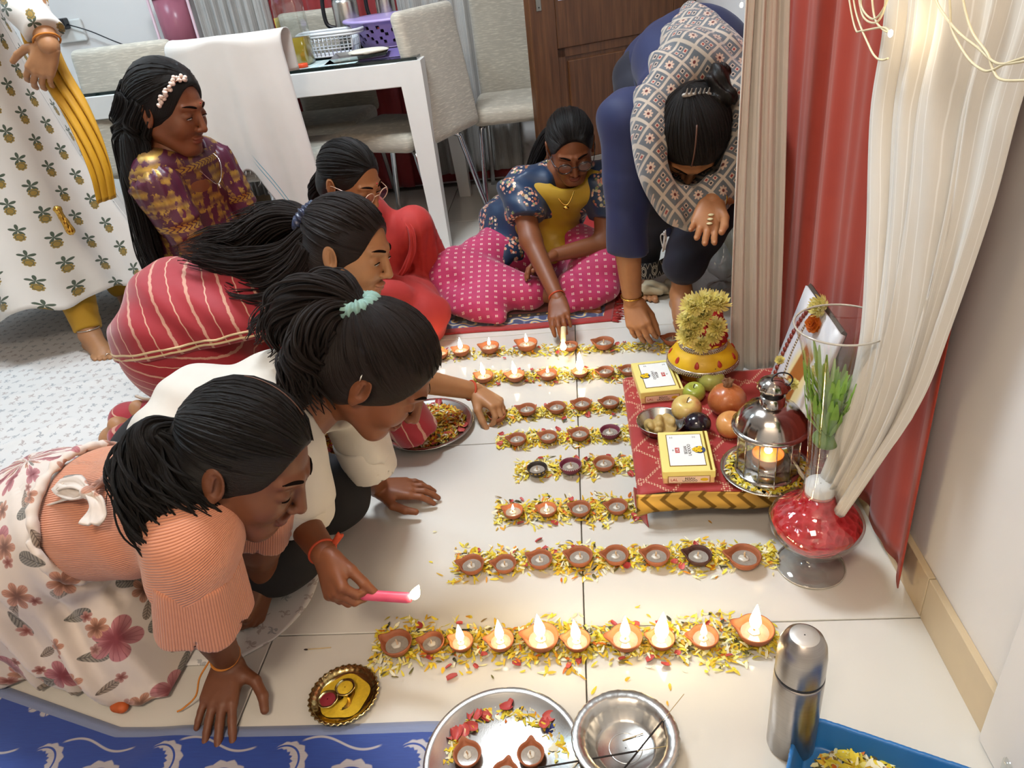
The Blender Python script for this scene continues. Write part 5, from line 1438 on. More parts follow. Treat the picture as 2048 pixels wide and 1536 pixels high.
def rose_mesh(seed):
    rr = np.random.default_rng(seed); a = rr.uniform(.7, 1.2); q = MB()
    q.grid(lambda u, v: np.stack([(v - .5) * 2 * a * (.35 + .65 * np.sin(np.pi * (u * .75 + .2))) * .8, (u - .5) * 2, .35 * ((v - .5) * 2) ** 2 + .18 * (2 * u - 1) ** 2 * rr.uniform(-1, 1) + .05], 1), 6, 6); return mesh('rose_petal', q.V(), q.f, rose_m)
ROSES = [rose_mesh(k) for k in range(5)]
def rose(p, s, where, rr):
    o = link('rose_petal', ROSES[rr.integers(5)], None, p); o.scale = (s,) * 3; o.rotation_euler = (rr.normal(0, .25), rr.normal(0, .25), rr.uniform(0, 6.28)); return tag(o, 'loose red rose petal lying %s' % where, 'petal', 'rose petals %s' % where)
for k, (row, (p0, p1, hw, n)) in enumerate(BANDS.items()):
    rr = np.random.default_rng(100 + k); g0, g1 = G(*p0)[:2], G(*p1)[:2]; t = rr.uniform(0, 1, n); d = (g1 - g0) / np.linalg.norm(g1 - g0); nn = A([-d[1], d[0]])
    env = 1 + .25 * np.sin(t * 17 + k) + .15 * np.sin(t * 31 + 2 * k); off = rr.normal(0, .42, n) * hw * env; off = np.clip(off, -1.2 * hw, 1.2 * hw)
    pts = g0 + np.outer(t, g1 - g0) + np.outer(off, nn); zs = .002 + rr.uniform(0, 1, n) ** 2 * .010 * np.clip(1.2 - np.abs(off) / hw, .1, 1)
    for e in DIYAS:
        if row in e['group']:
            dx = pts - A(e.location)[:2]; R_ = e.scale[0]; dd_ = np.linalg.norm(dx, axis=1); m_ = dd_ < R_ * .8; zs[m_] = np.minimum(zs[m_], .003)
    heap_obj('petal_bed', pts, zs, 200 + k, 'bed of yellow marigold petals under the %s of lamps' % row)
    m_r = int(14 * np.linalg.norm(g1 - g0) / .5)
    for i in range(m_r):
        tt = rr.uniform(.02, .98); s_ = rr.choice([-1, 1]) * rr.uniform(.35, 1.0) * hw; p = g0 + (g1 - g0) * tt + nn * s_
        if any(np.linalg.norm(p - A(e.location)[:2]) < e.scale[0] * 1.05 for e in DIYAS): continue
        rose((p[0], p[1], .004 + (.004 if abs(s_) < hw * .7 else 0)), rr.uniform(.0055, .0085), 'in the %s of lamps' % row, rr)
rr = np.random.default_rng(77)
rose((*G(1078, 1082)[:2], .002), .008, 'alone between the second and third rows', rr)
rose((*G(905, 1357)[:2], .003), .010, 'alone in front of the front row', rr)
pts = A([G(*p)[:2] for p in ((1188, 1382), (1255, 1360), (1165, 1355), (1340, 1375), (1335, 1408), (985, 1355), (790, 1355), (770, 1340), (1275, 1215), (870, 1065), (980, 660), (1170, 712), (880, 1150), (862, 1125), (1420, 1045), (1545, 1085))]); heap_obj('petal_scatter', pts, np.full(len(pts), .002), 300, 'stray yellow petals scattered over the bare tiles')
# heaps in dishes
def disc(c, r_, n, seed, hz, lab, mix, z0=.005, arc=None, rin=0.0, **kw):
    rr = np.random.default_rng(seed); a = rr.uniform(0, 2 * np.pi, n) if arc is None else rr.uniform(*arc, n); q = np.sqrt(rr.uniform(rin ** 2, 1, n)) * r_; pts = A(c)[:2] + np.stack([q * np.cos(a), q * np.sin(a)], 1)
    zs = z0 + hz * rr.uniform(0, 1, n) * np.clip(1.1 - q / r_, .12, 1); heap_obj('petal_heap', pts, zs, seed + 1, lab, mix=mix, **kw)
c = G(857, 853, .004); disc(c, .098, 1500, 401, .028, 'heap of yellow and orange marigold petals on the large thali', (.55, .37, .08, .0), .008, L=(.012, .022)); rr = np.random.default_rng(5)
for k in range(28):
    a = rr.uniform(0, 6.28); q = rr.uniform(.07, .105); rose((c[0] + q * math.cos(a), c[1] + q * math.sin(a), .012), rr.uniform(.009, .013), 'on the large petal thali', rr)
c = G(672, 885, .004); disc(c, .075, 420, 411, .018, 'heap of mixed petals on the half hidden plate', (.5, .25, .1, .15), .014)
for k in range(14): a = rr.uniform(0, 6.28); q = rr.uniform(.02, .075); rose((c[0] + q * math.cos(a), c[1] + q * math.sin(a), .022), rr.uniform(.009, .013), 'on the half hidden plate', rr)
c = G(1010, 1533, .004); disc(c, .100, 260, 421, .010, 'ring of yellow petals inside the front thali', (.85, .1, .05, 0), .013, (0.0, 3.14), .75, L=(.013, .024), W=(.002, .0038))
for k in range(13): a = rr.uniform(.3, 2.9); q = rr.uniform(.080, .10); rose((c[0] + q * math.cos(a), c[1] + q * math.sin(a), .018), rr.uniform(.008, .012), 'in the front thali', rr)
disc(G(1533, 945, AZ), .086, 520, 431, .006, 'cream petals and seeds scattered round the lantern plate', (.88, .06, .06, 0), AZ + .012, None, .72)
disc(tc + A([-.02, .03, 0]), .07, 700, 441, .045, 'heap of yellow marigold petals in the blue tray', (.72, .1, .18, 0), .010, L=(.014, .028), W=(.002, .004)); 
for k in range(4): rose((tc[0] + rr.uniform(-.02, .06), tc[1] + rr.uniform(-.01, .06), .045), .011, 'in the blue tray', rr)
# ================================================================== people: toolkit
def m_skin(name, c, lip='#8a4a3c'):
    m = Mat(name); o = m.obj(); t = m.attr('tint', 'Color'); tr_, tg, tb_ = m.xyz(t)
    base = rgb(c); f = m.noise(o, 45, 4)
    col = m.mix(f, tuple(x * .88 for x in base), tuple(min(1, x * 1.10) for x in base))
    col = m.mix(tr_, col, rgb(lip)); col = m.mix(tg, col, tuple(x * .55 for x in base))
    m.set(color=col, rough=.48, spec=.4); return m.mat


def m_hair(name='black_hair', c1='#0a0807', c2='#1a1411'):
    m = Mat(name); u, v, w_ = m.xyz(m.attr('uvw')); o = m.obj()
    f = m.noise(m.vec(u * 34, v * 2, w_ * 3), 1.0, 5, .7)
    m.set(color=m.mix(f, rgb(c1), rgb(c2)), rough=.40, spec=.28, normal=m.bump(f, .7, .006)); return m.mat


HAIR = m_hair(); HAIRB = m_hair('brown_black_hair', '#0e0907', '#281b15')
EYEW = pm('eye_white', '#cfc8c2', .25); EYED = pm('eye_dark', '#1a0f0b', .15); LASH = pm('lash_brow', '#140d0b', .95, spec=.05)


def head_sdf():
    S = SDF()
    S.el((0, -.014, .030), (.072, .090, .084), None, .02)
    S.el((0, .030, -.022), (.057, .056, .082), None, .035)
    S.el((0, .062, -.086), (.021, .020, .018), None, .03)
    for s in (-1, 1):
        S.rc((s * .046, .002, -.052), (s * .018, .060, -.088), .020, .016, .025)
        S.el((s * .034, .060, -.026), (.024, .022, .024), None, .025)
        S.rc((s * .010, .0835, .027), (s * .042, .071, .026), .0075, .006, .012)
        S.el((s * .031, .096, .004), (.018, .014, .0105), None, .012, '-')
        S.el((s * .031, .0725, .0035), (.0158, .0140, .0122), None, .003)
    S.rc((0, .085, .016), (0, .1035, -.026), .0065, .0098, .008)
    for s in (-1, 1): S.el((s * .0105, .0945, -.030), (.0075, .008, .0062), None, .005)
    S.el((0, .0865, -.0545), (.0205, .0088, .0055), None, .004)
    S.el((0, .0855, -.0640), (.0170, .0088, .0062), None, .004)
    S.rc((-.02, .0945, -.0592), (.02, .0945, -.0592), .0016, .0016, .002, '-')
    for s in (-1, 1):
        Re = frame((s * .15, 1, .2), (s * .12, -.2, 1))
        S.el((s * .077, -.010, -.004), (.0075, .019, .031), Re, .008)
        S.el((s * .0850, -.005, .001), (.0085, .0110, .0205), Re, .003, '-'); S.rc((s * .0800, -.009, -.012), (s * .0815, -.012, .010), .0028, .0022, .003)
        S.el((s * .076, -.006, -.032), (.0055, .008, .009), Re, .006)
    S.rc((0, -.022, -.060), (0, -.046, -.130), .045, .046, .03)
    return S


_HV, _HF = head_sdf().mesh(.0026)
def _head_tint():
    c = np.zeros((len(_HV), 4)); c[:, 3] = 1
    x, y, z = _HV.T
    lip = np.exp(-((x / .020) ** 4)) * np.exp(-(((z + .0592) / .0105) ** 4)) * (y > .082)
    c[:, 0] = np.clip(lip, 0, 1) * .75
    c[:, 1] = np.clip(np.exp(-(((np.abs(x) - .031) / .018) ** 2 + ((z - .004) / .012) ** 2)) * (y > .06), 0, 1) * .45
    for sd in (-1, 1): c[:, 1] = np.maximum(c[:, 1], .7 * np.exp(-(((x * sd - .079) / .006) ** 2 + ((y + .003) / .007) ** 2 + ((z + .001) / .012) ** 2)))  # ear hollows darkened in the skin colour, shade painted in
    return c
_HT = _head_tint()
_FV = _HV[_HV[:, 1] > .04]
def surf_y(x, z):
    out = []
    for a, b in zip(np.ravel(x), np.ravel(z)):
        d = (_FV[:, 0] - a) ** 2 + (_FV[:, 2] - b) ** 2; i = np.argsort(d)[:4]; out.append(_FV[i, 1].mean())
    return A(out)


def cap_sdf(line=.0, vol=.009, low=-.075, ears=True, fringe=0.0):
    """hair over the skull; line lowers or lifts the hairline"""
    S = SDF()
    S.el((0, -.016, .032), (.072 + vol, .090 + vol, .084 + vol), None, .02)
    S.el((0, -.045, -.030), (.064 + vol, .055 + vol, .060), None, .03)
    S.el((0, .098, -.042 + line), (.0735, .078, .122), None, .012, '-')
    S.cut((0, 0, low), (0, .35, -1))
    if ears:
        for s in (-1, 1): S.el((s * .092, .0, -.012), (.022, .026, .034), None, .008, '-')
    return S


class Person:
    def __init__(s, base, label, skin, name='person'):
        s.e = empty(name, base, label, 'person', 'people around the lamps'); s.parts = []; s.tints = []; s.skin = skin; s.body = SDF(); s.hands = []

    def head(s, c, f, u, k=1.0):
        s.hc = A(c, float); s.HR = frame(f, u); s.k = k
        s.parts.append(((_HV * k) @ s.HR.T + s.hc, _HF)); s.tints.append(_HT)

    def hp(s, p): return (np.asarray(p, float) * s.k) @ s.HR.T + s.hc

    def finish(s, h=.0065):
        if s.body.p:
            V, F = s.body.mesh(h); s.parts.append((V, F)); s.tints.append(np.tile([0, 0, 0, 1.0], (len(V), 1)))
        for S in s.hands:
            V, F = S.mesh(.0024); s.parts.append((V, F)); s.tints.append(np.tile([0, 0, 0, 1.0], (len(V), 1)))
        V, F = join(s.parts); put('body', (V, F), s.skin, s.e, col=np.concatenate(s.tints))

    def wear(s, name, S, m_, h=.007, uv=None, smooth=1, label=None):
        V, F = S.mesh(h, smooth) if isinstance(S, SDF) else S
        o = put(name, (V, F), m_, s.e, at=(uv(V) if uv is not None else V))
        if label: o['label'] = label
        return o

    def add(s, name, mb, m_, label=None, par=None, smooth=True):
        o = put(name, mb, m_, par or s.e, smooth)
        if label: o['label'] = label
        return o

    # ---- face details
    def face(s, open_=.35, gaze=0.0, brows=True):
        for sd in (-1, 1):
            c = A([sd * .031, .0725, .0035]); r_ = A([.0158, .0140, .0122]) * 1.02
            def on(x, z, off=0.0):
                q = np.clip(1 - (x / r_[0]) ** 2 - (z / r_[2]) ** 2, .02, 1); return np.stack([c[0] + x, c[1] + r_[1] * np.sqrt(q) + off, c[2] + z], -1)
            xs_ = np.linspace(-.0118, .0118, 15); arch = 1 - (xs_ / .0122) ** 2
            lo = -.0035 - .0022 * arch; hi = lo + (.0008 + .0085 * open_) * arch
            b = MB(); T_ = np.linspace(0, 1, 6)
            P = np.stack([on(xs_, lo + (hi - lo) * t, .0003) for t in T_], 1); nu, nv = P.shape[:2]
            i, j = np.meshgrid(np.arange(nu - 1), np.arange(nv - 1), indexing='ij'); a = (i * nv + j).ravel(); F = np.stack([a, a + 1, a + nv + 1, a + nv], 1)
            eye = s.add('eye', (s.hp(P.reshape(-1, 3)), F), EYEW)
            n_ = 14; tt = np.linspace(0, 2 * np.pi, n_, endpoint=False); ir = .0052
            ix = ir * np.cos(tt) + gaze * .004; iz = np.clip(-.0035 - .001 + ir * np.sin(tt), np.interp(ix, xs_, lo), np.interp(ix, xs_, hi)); Q = on(ix, iz, .0006)
            b = MB(); b.add(s.hp(Q), [list(range(n_))]); s.add('iris', b, EYED, None, eye)
            b = MB(); b.tube(s.hp(on(xs_, hi, .0006)), .0011, 6); s.add('eyelashes', b, LASH)
            if brows:
                bx_ = np.linspace(.012, .047, 9); bz = .0275 + .0035 * np.sin((bx_ - .012) / .035 * 2.6); by = surf_y(sd * bx_, bz) - .0004
                b = MB(); b.tube(s.hp(np.stack([sd * bx_, by, bz], 1)), A([.0022, .0032, .0034, .0034, .0032, .0028, .0024, .0018, .0010]), 6, True, None); s.add('eyebrow', b, LASH)

    def hair_cap(s, m_=HAIR, tie=(0, -.11, .03), **kw):
        V, F = cap_sdf(**kw).mesh(.0042, 1); t = A(tie, float); d = V - t; ax = nrm(A([0, 0, .035]) - t)   # strands radiate from the tie
        e1 = nrm(np.cross(ax, (1, 0, 0))); e2 = np.cross(ax, e1); ang = np.arctan2(d @ e1, d @ e2)
        uv = np.stack([ang, np.linalg.norm(d, axis=1) * 10, V[:, 0] * 0], 1)
        s.hairV = [(s.hp(V), F, uv)]; s.hairM = m_
        return s

    def comb(s, tie, n=150, vol=.012, r_=.0022, seed=1, line=.0):
        """strands lying on the skull from the hairline or parting back to the tie"""
        rr = np.random.default_rng(seed); C = A([0, -.016, .032]); Rr = A([.072, .090, .084]) + vol; td = nrm((A(tie) - C) / Rr)
        for k in range(n):
            a = rr.uniform(-2.2, 2.2); sd = math.copysign(1, a)
            d = nrm(A([math.sin(a) * .95, math.cos(a) * .9, rr.uniform(.25, 1.15) if abs(a) < 1.3 else rr.uniform(-.2, .9)]))
            if d[1] > .55 and d[2] < .42: d[2] = .45; d = nrm(d)
            t = np.linspace(0, 1, 9)[:, None]; om = math.acos(np.clip(d.dot(td), -1, 1)); om = max(om, .05)
            D = (np.sin((1 - t) * om) * d + np.sin(t * om) * td) / math.sin(om); D /= np.linalg.norm(D, axis=1, keepdims=True)
            P = C + D * (Rr + rr.uniform(-.0022, .0006))
            hole = (P[:, 0] / .078) ** 2 + ((P[:, 1] - .098) / .082) ** 2 + ((P[:, 2] + .040 - line) / .126) ** 2 < 1
            hole |= ((np.abs(P[:, 0]) - .092) / .026) ** 2 + (P[:, 1] / .030) ** 2 + ((P[:, 2] + .012) / .038) ** 2 < 1
            i0 = np.max(np.nonzero(hole)[0]) + 1 if hole.any() else 0
            if i0 > 5: continue
            P = np.stack([np.interp(np.linspace(i0, 8, 9), np.arange(9), P[:, q]) for q in range(3)], 1); b = MB(); b.tube(s.hp(P), r_ * s.k * rr.uniform(.6, 1.2) * A([.3, .8, 1, 1, 1, 1, 1, .9, .7]), 6)
            uv = np.concatenate(b.at); s.hairV.append((b.V(), b.f, np.stack([uv[:, 1] * .5 + rr.uniform(0, 9), uv[:, 0] * 3, uv[:, 2]], 1)))

    def lock(s, P, n=24, spread=.02, r_=.0016, wave=.004, freq=6, taper=.35, seed=0, n_seg=8, end=1.0, core=.62):
        """a hank of hair along a guide: a soft core covered with loose strands"""
        rr = np.random.default_rng(seed); G_ = catmull(P, n_seg); m = len(G_); t = np.linspace(0, 1, m); r_ = min(r_, .0021)
        T_ = np.gradient(G_, axis=0); T_ /= np.linalg.norm(T_, axis=1, keepdims=True); a = np.cross(T_, [.31, .2, .93]); a /= np.linalg.norm(a, axis=1, keepdims=True); bb = np.cross(T_, a)
        sp = np.asarray(spread) if np.ndim(spread) else np.array([spread * .6, spread, spread * end]); prof = np.interp(t, np.linspace(0, 1, len(sp)), sp)
        if core:
            k = int(m * .9); b = MB(); wv = A([a[i] * wave * .7 * np.sin(t[i] * freq * 2) for i in range(k)]); b.tube(G_[:k] + wv, np.maximum(prof[:k] * core * (1 - .75 * np.linspace(0, 1, k) ** 3), .002), 18)
            uv = np.concatenate(b.at); s.hairV.append((b.V(), b.f, np.stack([uv[:, 1] * 6, uv[:, 0] * 3, uv[:, 2]], 1)))
        for k in range(int(n * 2.2)):
            q = rr.normal(0, 1, 2); q = q / np.linalg.norm(q) * (rr.uniform(.35, 1.0) ** .5) * .85; ph = rr.uniform(0, 6.28); L = rr.uniform(.75, 1.0); idx = np.linspace(0, (m - 1) * L, m)
            Pk = np.stack([np.interp(idx, np.arange(m), (G_ + a * (prof * q[0])[:, None] + bb * (prof * q[1])[:, None])[:, i]) for i in range(3)], 1)
            wv = wave * np.clip(t * 1.5, 0, 1) * rr.uniform(.5, 1.2); fq = freq * rr.uniform(.9, 1.1); Pk = Pk + a * (wv * np.sin(t * fq * 2 + ph * .4))[:, None] + bb * (wv * np.cos(t * fq * 1.7 + ph * .6))[:, None]
            rad = r_ * rr.uniform(.7, 1.5) * (1 - .7 * t ** 3)
            b = MB(); b.tube(Pk, np.maximum(rad, .0005), 5)
            uv = np.concatenate(b.at); uv = np.stack([uv[:, 1] * .6 + rr.uniform(0, 9), uv[:, 0] * 4, uv[:, 2]], 1)
            s.hairV.append((b.V(), b.f, uv))

    def hair_done(s, label=None):
        b = MB()
        for V, F, uv in s.hairV: b.add(V, F if isinstance(F, np.ndarray) else F, uv)
        o = put('hair', b, s.hairM, s.e)
        if label: o['label'] = label
        return o


def ring(c, n_, r_, t, nseg=40, sq=1.0, e1=None):
    n_ = nrm(n_); a = nrm(np.cross(n_, (0.3, .2, .9))) if e1 is None else nrm(e1); b_ = np.cross(n_, a); th = np.linspace(0, 2 * np.pi, nseg)
    P = A(c) + r_ * (np.outer(np.cos(th), a) + np.outer(np.sin(th), b_) * sq); m = MB(); m.tube(P, t, 8, False); return m


def hand(wrist, f, tdir, pn, sc_=1.0, curl=(.25, .35, .25), curls=None, spread=.10, thumb=None, forearm=None, fr=.024):
    """f finger direction, tdir towards the thumb, pn out of the palm; returns an SDF"""
    S = SDF(); w_ = A(wrist, float); f = nrm(f); pn = nrm(A(pn, float) - f * np.dot(pn, f)); t = nrm(np.cross(f, pn)); t = t if np.dot(t, tdir) > 0 else -t
    if forearm is not None: S.rc(forearm, w_, fr * sc_, .0205 * sc_, .012)
    lat = (.026, .0088, -.0085, -.0245); fw = (.074, .077, .072, .063); ln = (.062, .069, .063, .049); rad = (.0082, .0085, .0080, .0070)
    K = []
    for i in range(4):
        k = w_ + (f * fw[i] + t * lat[i]) * sc_; K.append(k)
        S.rc(w_ + t * lat[i] * .55 * sc_ + f * .006 * sc_, k, .0145 * sc_, .0105 * sc_, .010)
    S.el(w_ + f * .040 * sc_ + pn * .004 * sc_, A([.030, .040, .013]) * sc_, np.stack([t, f, pn], 1), .010)
    for i in range(4):
        c = curl if curls is None else curls[i]; sp = spread * (1.5 - i) * .75; d0 = nrm(f * math.cos(sp) + t * math.sin(sp)); p = K[i]; ang = 0
        for j, (L, a) in enumerate(zip((.45, .30, .25), c)):
            ang += a; d = d0 * math.cos(ang) + pn * math.sin(ang); q = p + d * ln[i] * L * sc_
            S.rc(p, q, rad[i] * (1, .93, .87)[j] * sc_, rad[i] * (.95, .88, .74)[j] * sc_, .0022 if j else .004); p = q
    th = thumb or ((.62, .72, .25), (.86, .42, .25), (.95, .20, .25)); p = w_ + (f * .016 + t * .020 + pn * .004) * sc_
    for j, (d, L, r0, r1) in enumerate(zip(th, (.040, .031, .025), (.0145, .0100, .0092), (.0105, .0095, .0075))):
        d = nrm(f * d[0] + t * d[1] + pn * d[2]); q = p + d * L * sc_; S.rc(p, q, r0 * sc_, r1 * sc_, .010 if j == 0 else .003); p = q
    return S


def foot(ankle, f, up, side, sc_=1.0, shin=None, sr=.036):
    """bare foot: f towards the toes, side towards the big toe"""
    S = SDF(); a = A(ankle, float); f = nrm(f); up = nrm(A(up, float) - f * np.dot(up, f)); s = nrm(np.cross(f, up)); s = s if np.dot(s, side) > 0 else -s
    if shin is not None: S.rc(shin, a, sr * sc_, .031 * sc_, .02)
    S.el(a - f * .030 * sc_ - up * .042 * sc_, A([.027, .032, .026]) * sc_, np.stack([s, f, up], 1), .02)
    S.rc(a - up * .012 * sc_, a + (f * .075 - up * .048 + s * .008) * sc_, .031 * sc_, .022 * sc_, .02, side=s, w=1.15)
    S.rc(a + (-f * .02 - up * .052) * sc_, a + (f * .100 - up * .056) * sc_, .020 * sc_, .0145 * sc_, .02, side=s, w=1.7)
    for i in range(5):
        b0 = a + (f * (.112, .114, .108, .100, .090)[i] + s * (.028, .011, -.004, -.017, -.029)[i] - up * .056) * sc_; L = (.034, .028, .025, .022, .019)[i] * sc_
        S.rc(b0 - f * .012 * sc_, b0 + f * L, (.0115, .0085, .008, .0075, .0075)[i] * sc_, (.0105, .0072, .0068, .0065, .0065)[i] * sc_, .004)
    return S


def cloth(name, c1, c2=None, rough=.8, bs=650, bump=.2, sheen=.08, **kw):
    m = Mat(name); o = m.obj(); a = rgb(c1); b_ = rgb(c2) if c2 else tuple(x * 1.15 for x in a)
    m.set(color=m.mix(m.noise(o, 12, 4), a, b_), rough=rough, sheen=sheen, **kw); return m.mat


def wrinkle(amp=.004, f=60, d=(1, 0, 0), d2=(0, 1, .4)):
    def fn(P):
        a = wav(P, f, d, 2.0 * wav(P, f * .31, d2)) + .6 * wav(P, f * 1.7, d, 3 * wav(P, f * .45, d2) + 1)
        return amp * a
    return fn
# ================================================================== girl in the peach top (front left)
SK1 = m_skin('skin_brown', '#7d4a2e', '#7a3a30'); SK2 = m_skin('skin_dark_brown', '#6b3f28', '#6e352c'); SK3 = m_skin('skin_warm_brown', '#9b6340', '#96493c'); SK4 = m_skin('skin_tan', '#a8734c', '#9a5344'); SK5 = m_skin('skin_light_brown', '#b07f58', '#a06050')


def m_rib():
    m = Mat('peach_rib_knit'); u, v, _ = m.xyz(m.attr('uvw')); o = m.obj()
    rb = m.abs(m.sin(u * 820)); c = m.mix(rb, rgb('#b5694a'), rgb('#d8906c')); c = m.mix(m.noise(o, 9, 3) * .3, c, rgb('#cf8a70'))
    m.set(color=c, rough=.8, sheen=.3, normal=m.bump(rb, .5, .003)); return m.mat


def m_bigfloral():
    m = Mat('large_floral_cotton'); o = m.attr('uvw'); x, y, z = m.xyz(o); n3 = m.noise(o, 30, 3)
    base = m.mix(m.noise(o, 5, 3), rgb('#cfc0b4'), rgb('#dfd2c8'))
    def blossoms(ox, oy, sc__, R0, np_, c_in, c_out, dens):
        X, Y = (x + ox) * sc__, (y + oy) * sc__; ix, iy = m.floor(X), m.floor(Y); rx, ry, rz_ = m.xyz(m.white(m.vec(ix, iy, ox * 10), 'Color'))
        cx = (m.frac(X) - .5 - (rx - .5) * .3) / sc__; cy = (m.frac(Y) - .5 - (ry - .5) * .3) / sc__; r_ = m.sqrt(cx * cx + cy * cy); t = m.atan2(cy, cx) + rz_ * 6.28
        pet = m.abs(m.cos(t * (np_ / 2))); edge = R0 * (.45 + .55 * m.pw(pet, .55)) * (.8 + .4 * ry); msk = m.sstep(.0015, -.0015, r_ - edge) * (rz_ < dens)
        vein = m.abs(m.sin(t * np_ * 2.5 + n3 * 2)); c = m.mix(m.sstep(.15, 1.0, r_ / edge), c_in, c_out); c = m.mix(m.sstep(.35, .1, vein) * .6, c, c_in); return msk, c
    def leaves(ox, oy, sc__, L, dens, c1, c2):
        X, Y = (x + ox) * sc__, (y + oy) * sc__; ix, iy = m.floor(X), m.floor(Y); rx, ry, rz_ = m.xyz(m.white(m.vec(ix, iy, ox * 7 + 3), 'Color')); a = rz_ * 6.28
        cx = (m.frac(X) - .5 - (rx - .5) * .3) / sc__; cy = (m.frac(Y) - .5 - (ry - .5) * .3) / sc__; p = cx * m.cos(a) + cy * m.sin(a); q = cy * m.cos(a) - cx * m.sin(a)
        wd = L * .42 * m.sqrt(m.mx(0.0, 1 - m.pw(m.abs(p / L), 2.0))); msk = m.sstep(.001, -.001, m.abs(q) - wd * (1 - .35 * p / L)) * (m.abs(p) < L) * (ry < dens)
        vein = m.abs(m.sin((p + m.abs(q) * .9) * 420)); c = m.mix(vein, c1, c2); c = m.mix(m.sstep(.0012, .0004, m.abs(q)), c, c1); return msk, c
    c = base
    for msk, cc_ in (leaves(.03, .05, 7.5, .034, .92, rgb('#4d4844'), rgb('#8d867c')), leaves(.11, .0, 8.5, .024, .8, rgb('#5a4a40'), rgb('#a08f80')), blossoms(.0, .02, 6.2, .049, 5, rgb('#7a2f38'), rgb('#b8767a'), .85), blossoms(.07, .09, 9.0, .028, 6, rgb('#6b3f2a'), rgb('#c08a72'), .8), blossoms(.02, .13, 12., .014, 5, rgb('#7a3a30'), rgb('#b98a80'), .4)):
        c = m.mix(msk, c, cc_)
    m.set(color=c, rough=.75, sheen=.3); return m.mat


PEACH = m_rib(); FLORAL = m_bigfloral(); RAKHI = pm('red_thread_bracelet', '#b5411f', .7); RAKHIY = pm('orange_thread_bracelet', '#c77a28', .7); GOLDJ = pm('gold_jewellery', '#c79a45', .25, 1.0); SILVJ = pm('silver_jewellery', '#cfcac4', .2, 1.0)
p6 = Person((-.78, .88, 0), 'girl in peach top and floral skirt leaning forward on both hands', SK2)
Sr, Sl, NB = A([-.575, .755, .392]), A([-.555, .945, .368]), A([-.565, .860, .405]); WA, HI = A([-.815, .925, .335]), A([-.985, .935, .255])
p6.head((-.512, .852, .466), (.78, -.16, -.52), (.55, .10, .80), .98)
B = p6.body
B.rc(NB, p6.hp((0, -.04, -.10)), .046, .044, .02)
B.chain([Sr, A([-.628, .775, .215]), A([-.664, .832, .055])], [.042, .034, .023], .02)
B.chain([Sl, A([-.618, .972, .190]), A([-.660, 1.010, .058])], [.042, .035, .024], .02)
B.rc(WA, NB, .085, .075, .03, side=(.1, 1, 0), w=1.35)
p6.hands.append(hand((-.664, .832, .052), (.02, -1, -.30), (1, 0, 0), (0, -.25, -1), .98, curls=((.20, .10, .05), (.18, .10, .05), (.18, .10, .05), (.18, .12, .05)), spread=.16, forearm=A([-.655, .818, .095]), fr=.025, thumb=((.45, .85, .05), (.75, .55, .15), (.9, .3, .1))))
p6.hands.append(hand((-.660, 1.010, .055), (-.15, -.80, -.40), (.3, 0, 0), (-.9, -.2, -.1), .98, curl=(1.1, 1.1, .7), spread=.04, forearm=A([-.640, 1.008, .10]), fr=.025, thumb=((.7, .4, .5), (.6, .0, .8), (.3, -.3, .9))))
p6.finish(.006); p6.face(.12)
# ribbed top
S = SDF(); sd = (.05, 1, .05)
S.rc(WA + A([-.02, 0, -.01]), NB + A([-.035, 0, -.012]), .098, .092, .03, side=sd, w=1.32)
S.rc(Sr + A([-.01, .01, 0]), Sl + A([-.01, -.01, 0]), .060, .058, .03)
S.rc(Sr, Sr + A([-.030, .002, -.055]), .060, .062, .03); S.rc(Sl, Sl + A([-.030, .01, -.055]), .058, .060, .03)
S.rc(NB + A([.06, 0, -.01]), p6.hp((0, -.02, -.14)), .062, .060, .02, '-')
S.cut(WA + A([-.055, .0, 0]), (-1, .05, -.28)); S.warp = wrinkle(.0022, 46, (1, .3, .2))
_ax = nrm(NB - WA); _e1 = nrm(np.cross(_ax, (0, 0, 1))); _e2 = np.cross(_ax, _e1); _w6 = WA.copy()
def rib_uv(V): return np.stack([np.arctan2((V - _w6) @ _e1 / 1.3, (V - _w6) @ _e2) * .115, V[:, 1], V[:, 2]], 1)
p6.wear('ribbed_top', S, PEACH, .0062, rib_uv, label='peach ribbed knit top')
def sleeve_uv(ax): return lambda V: np.stack([np.arctan2((V - ax[0]) @ ax[2], (V - ax[0]) @ ax[3]) * .065, V[:, 2], V[:, 1]], 1)
for (a0, a1, r0, r1) in ((Sr + A([-.012, .0, -.030]), Sr + A([-.047, .016, -.150]), .062, .074), (Sl + A([-.010, .004, -.035]), Sl + A([-.045, .020, -.125]), .058, .066)):
    d = nrm(a1 - a0); e1 = nrm(np.cross(d, (0, 1, .2))); e2 = np.cross(d, e1); S = SDF(); S.cc(a0, a1, r0, r1, .01); S.cc(a1 - d * .022, a1 + d * .02, r1 - .013, r1 - .008, 0, '-')
    S.warp = lambda P, a0=a0, e1=e1, e2=e2: .0035 * np.sin(np.arctan2((P - a0) @ e1, (P - a0) @ e2) * 5 + 1)
    p6.wear('flared_sleeve', S, PEACH, .0045, sleeve_uv((a0, d, e1, e2)))
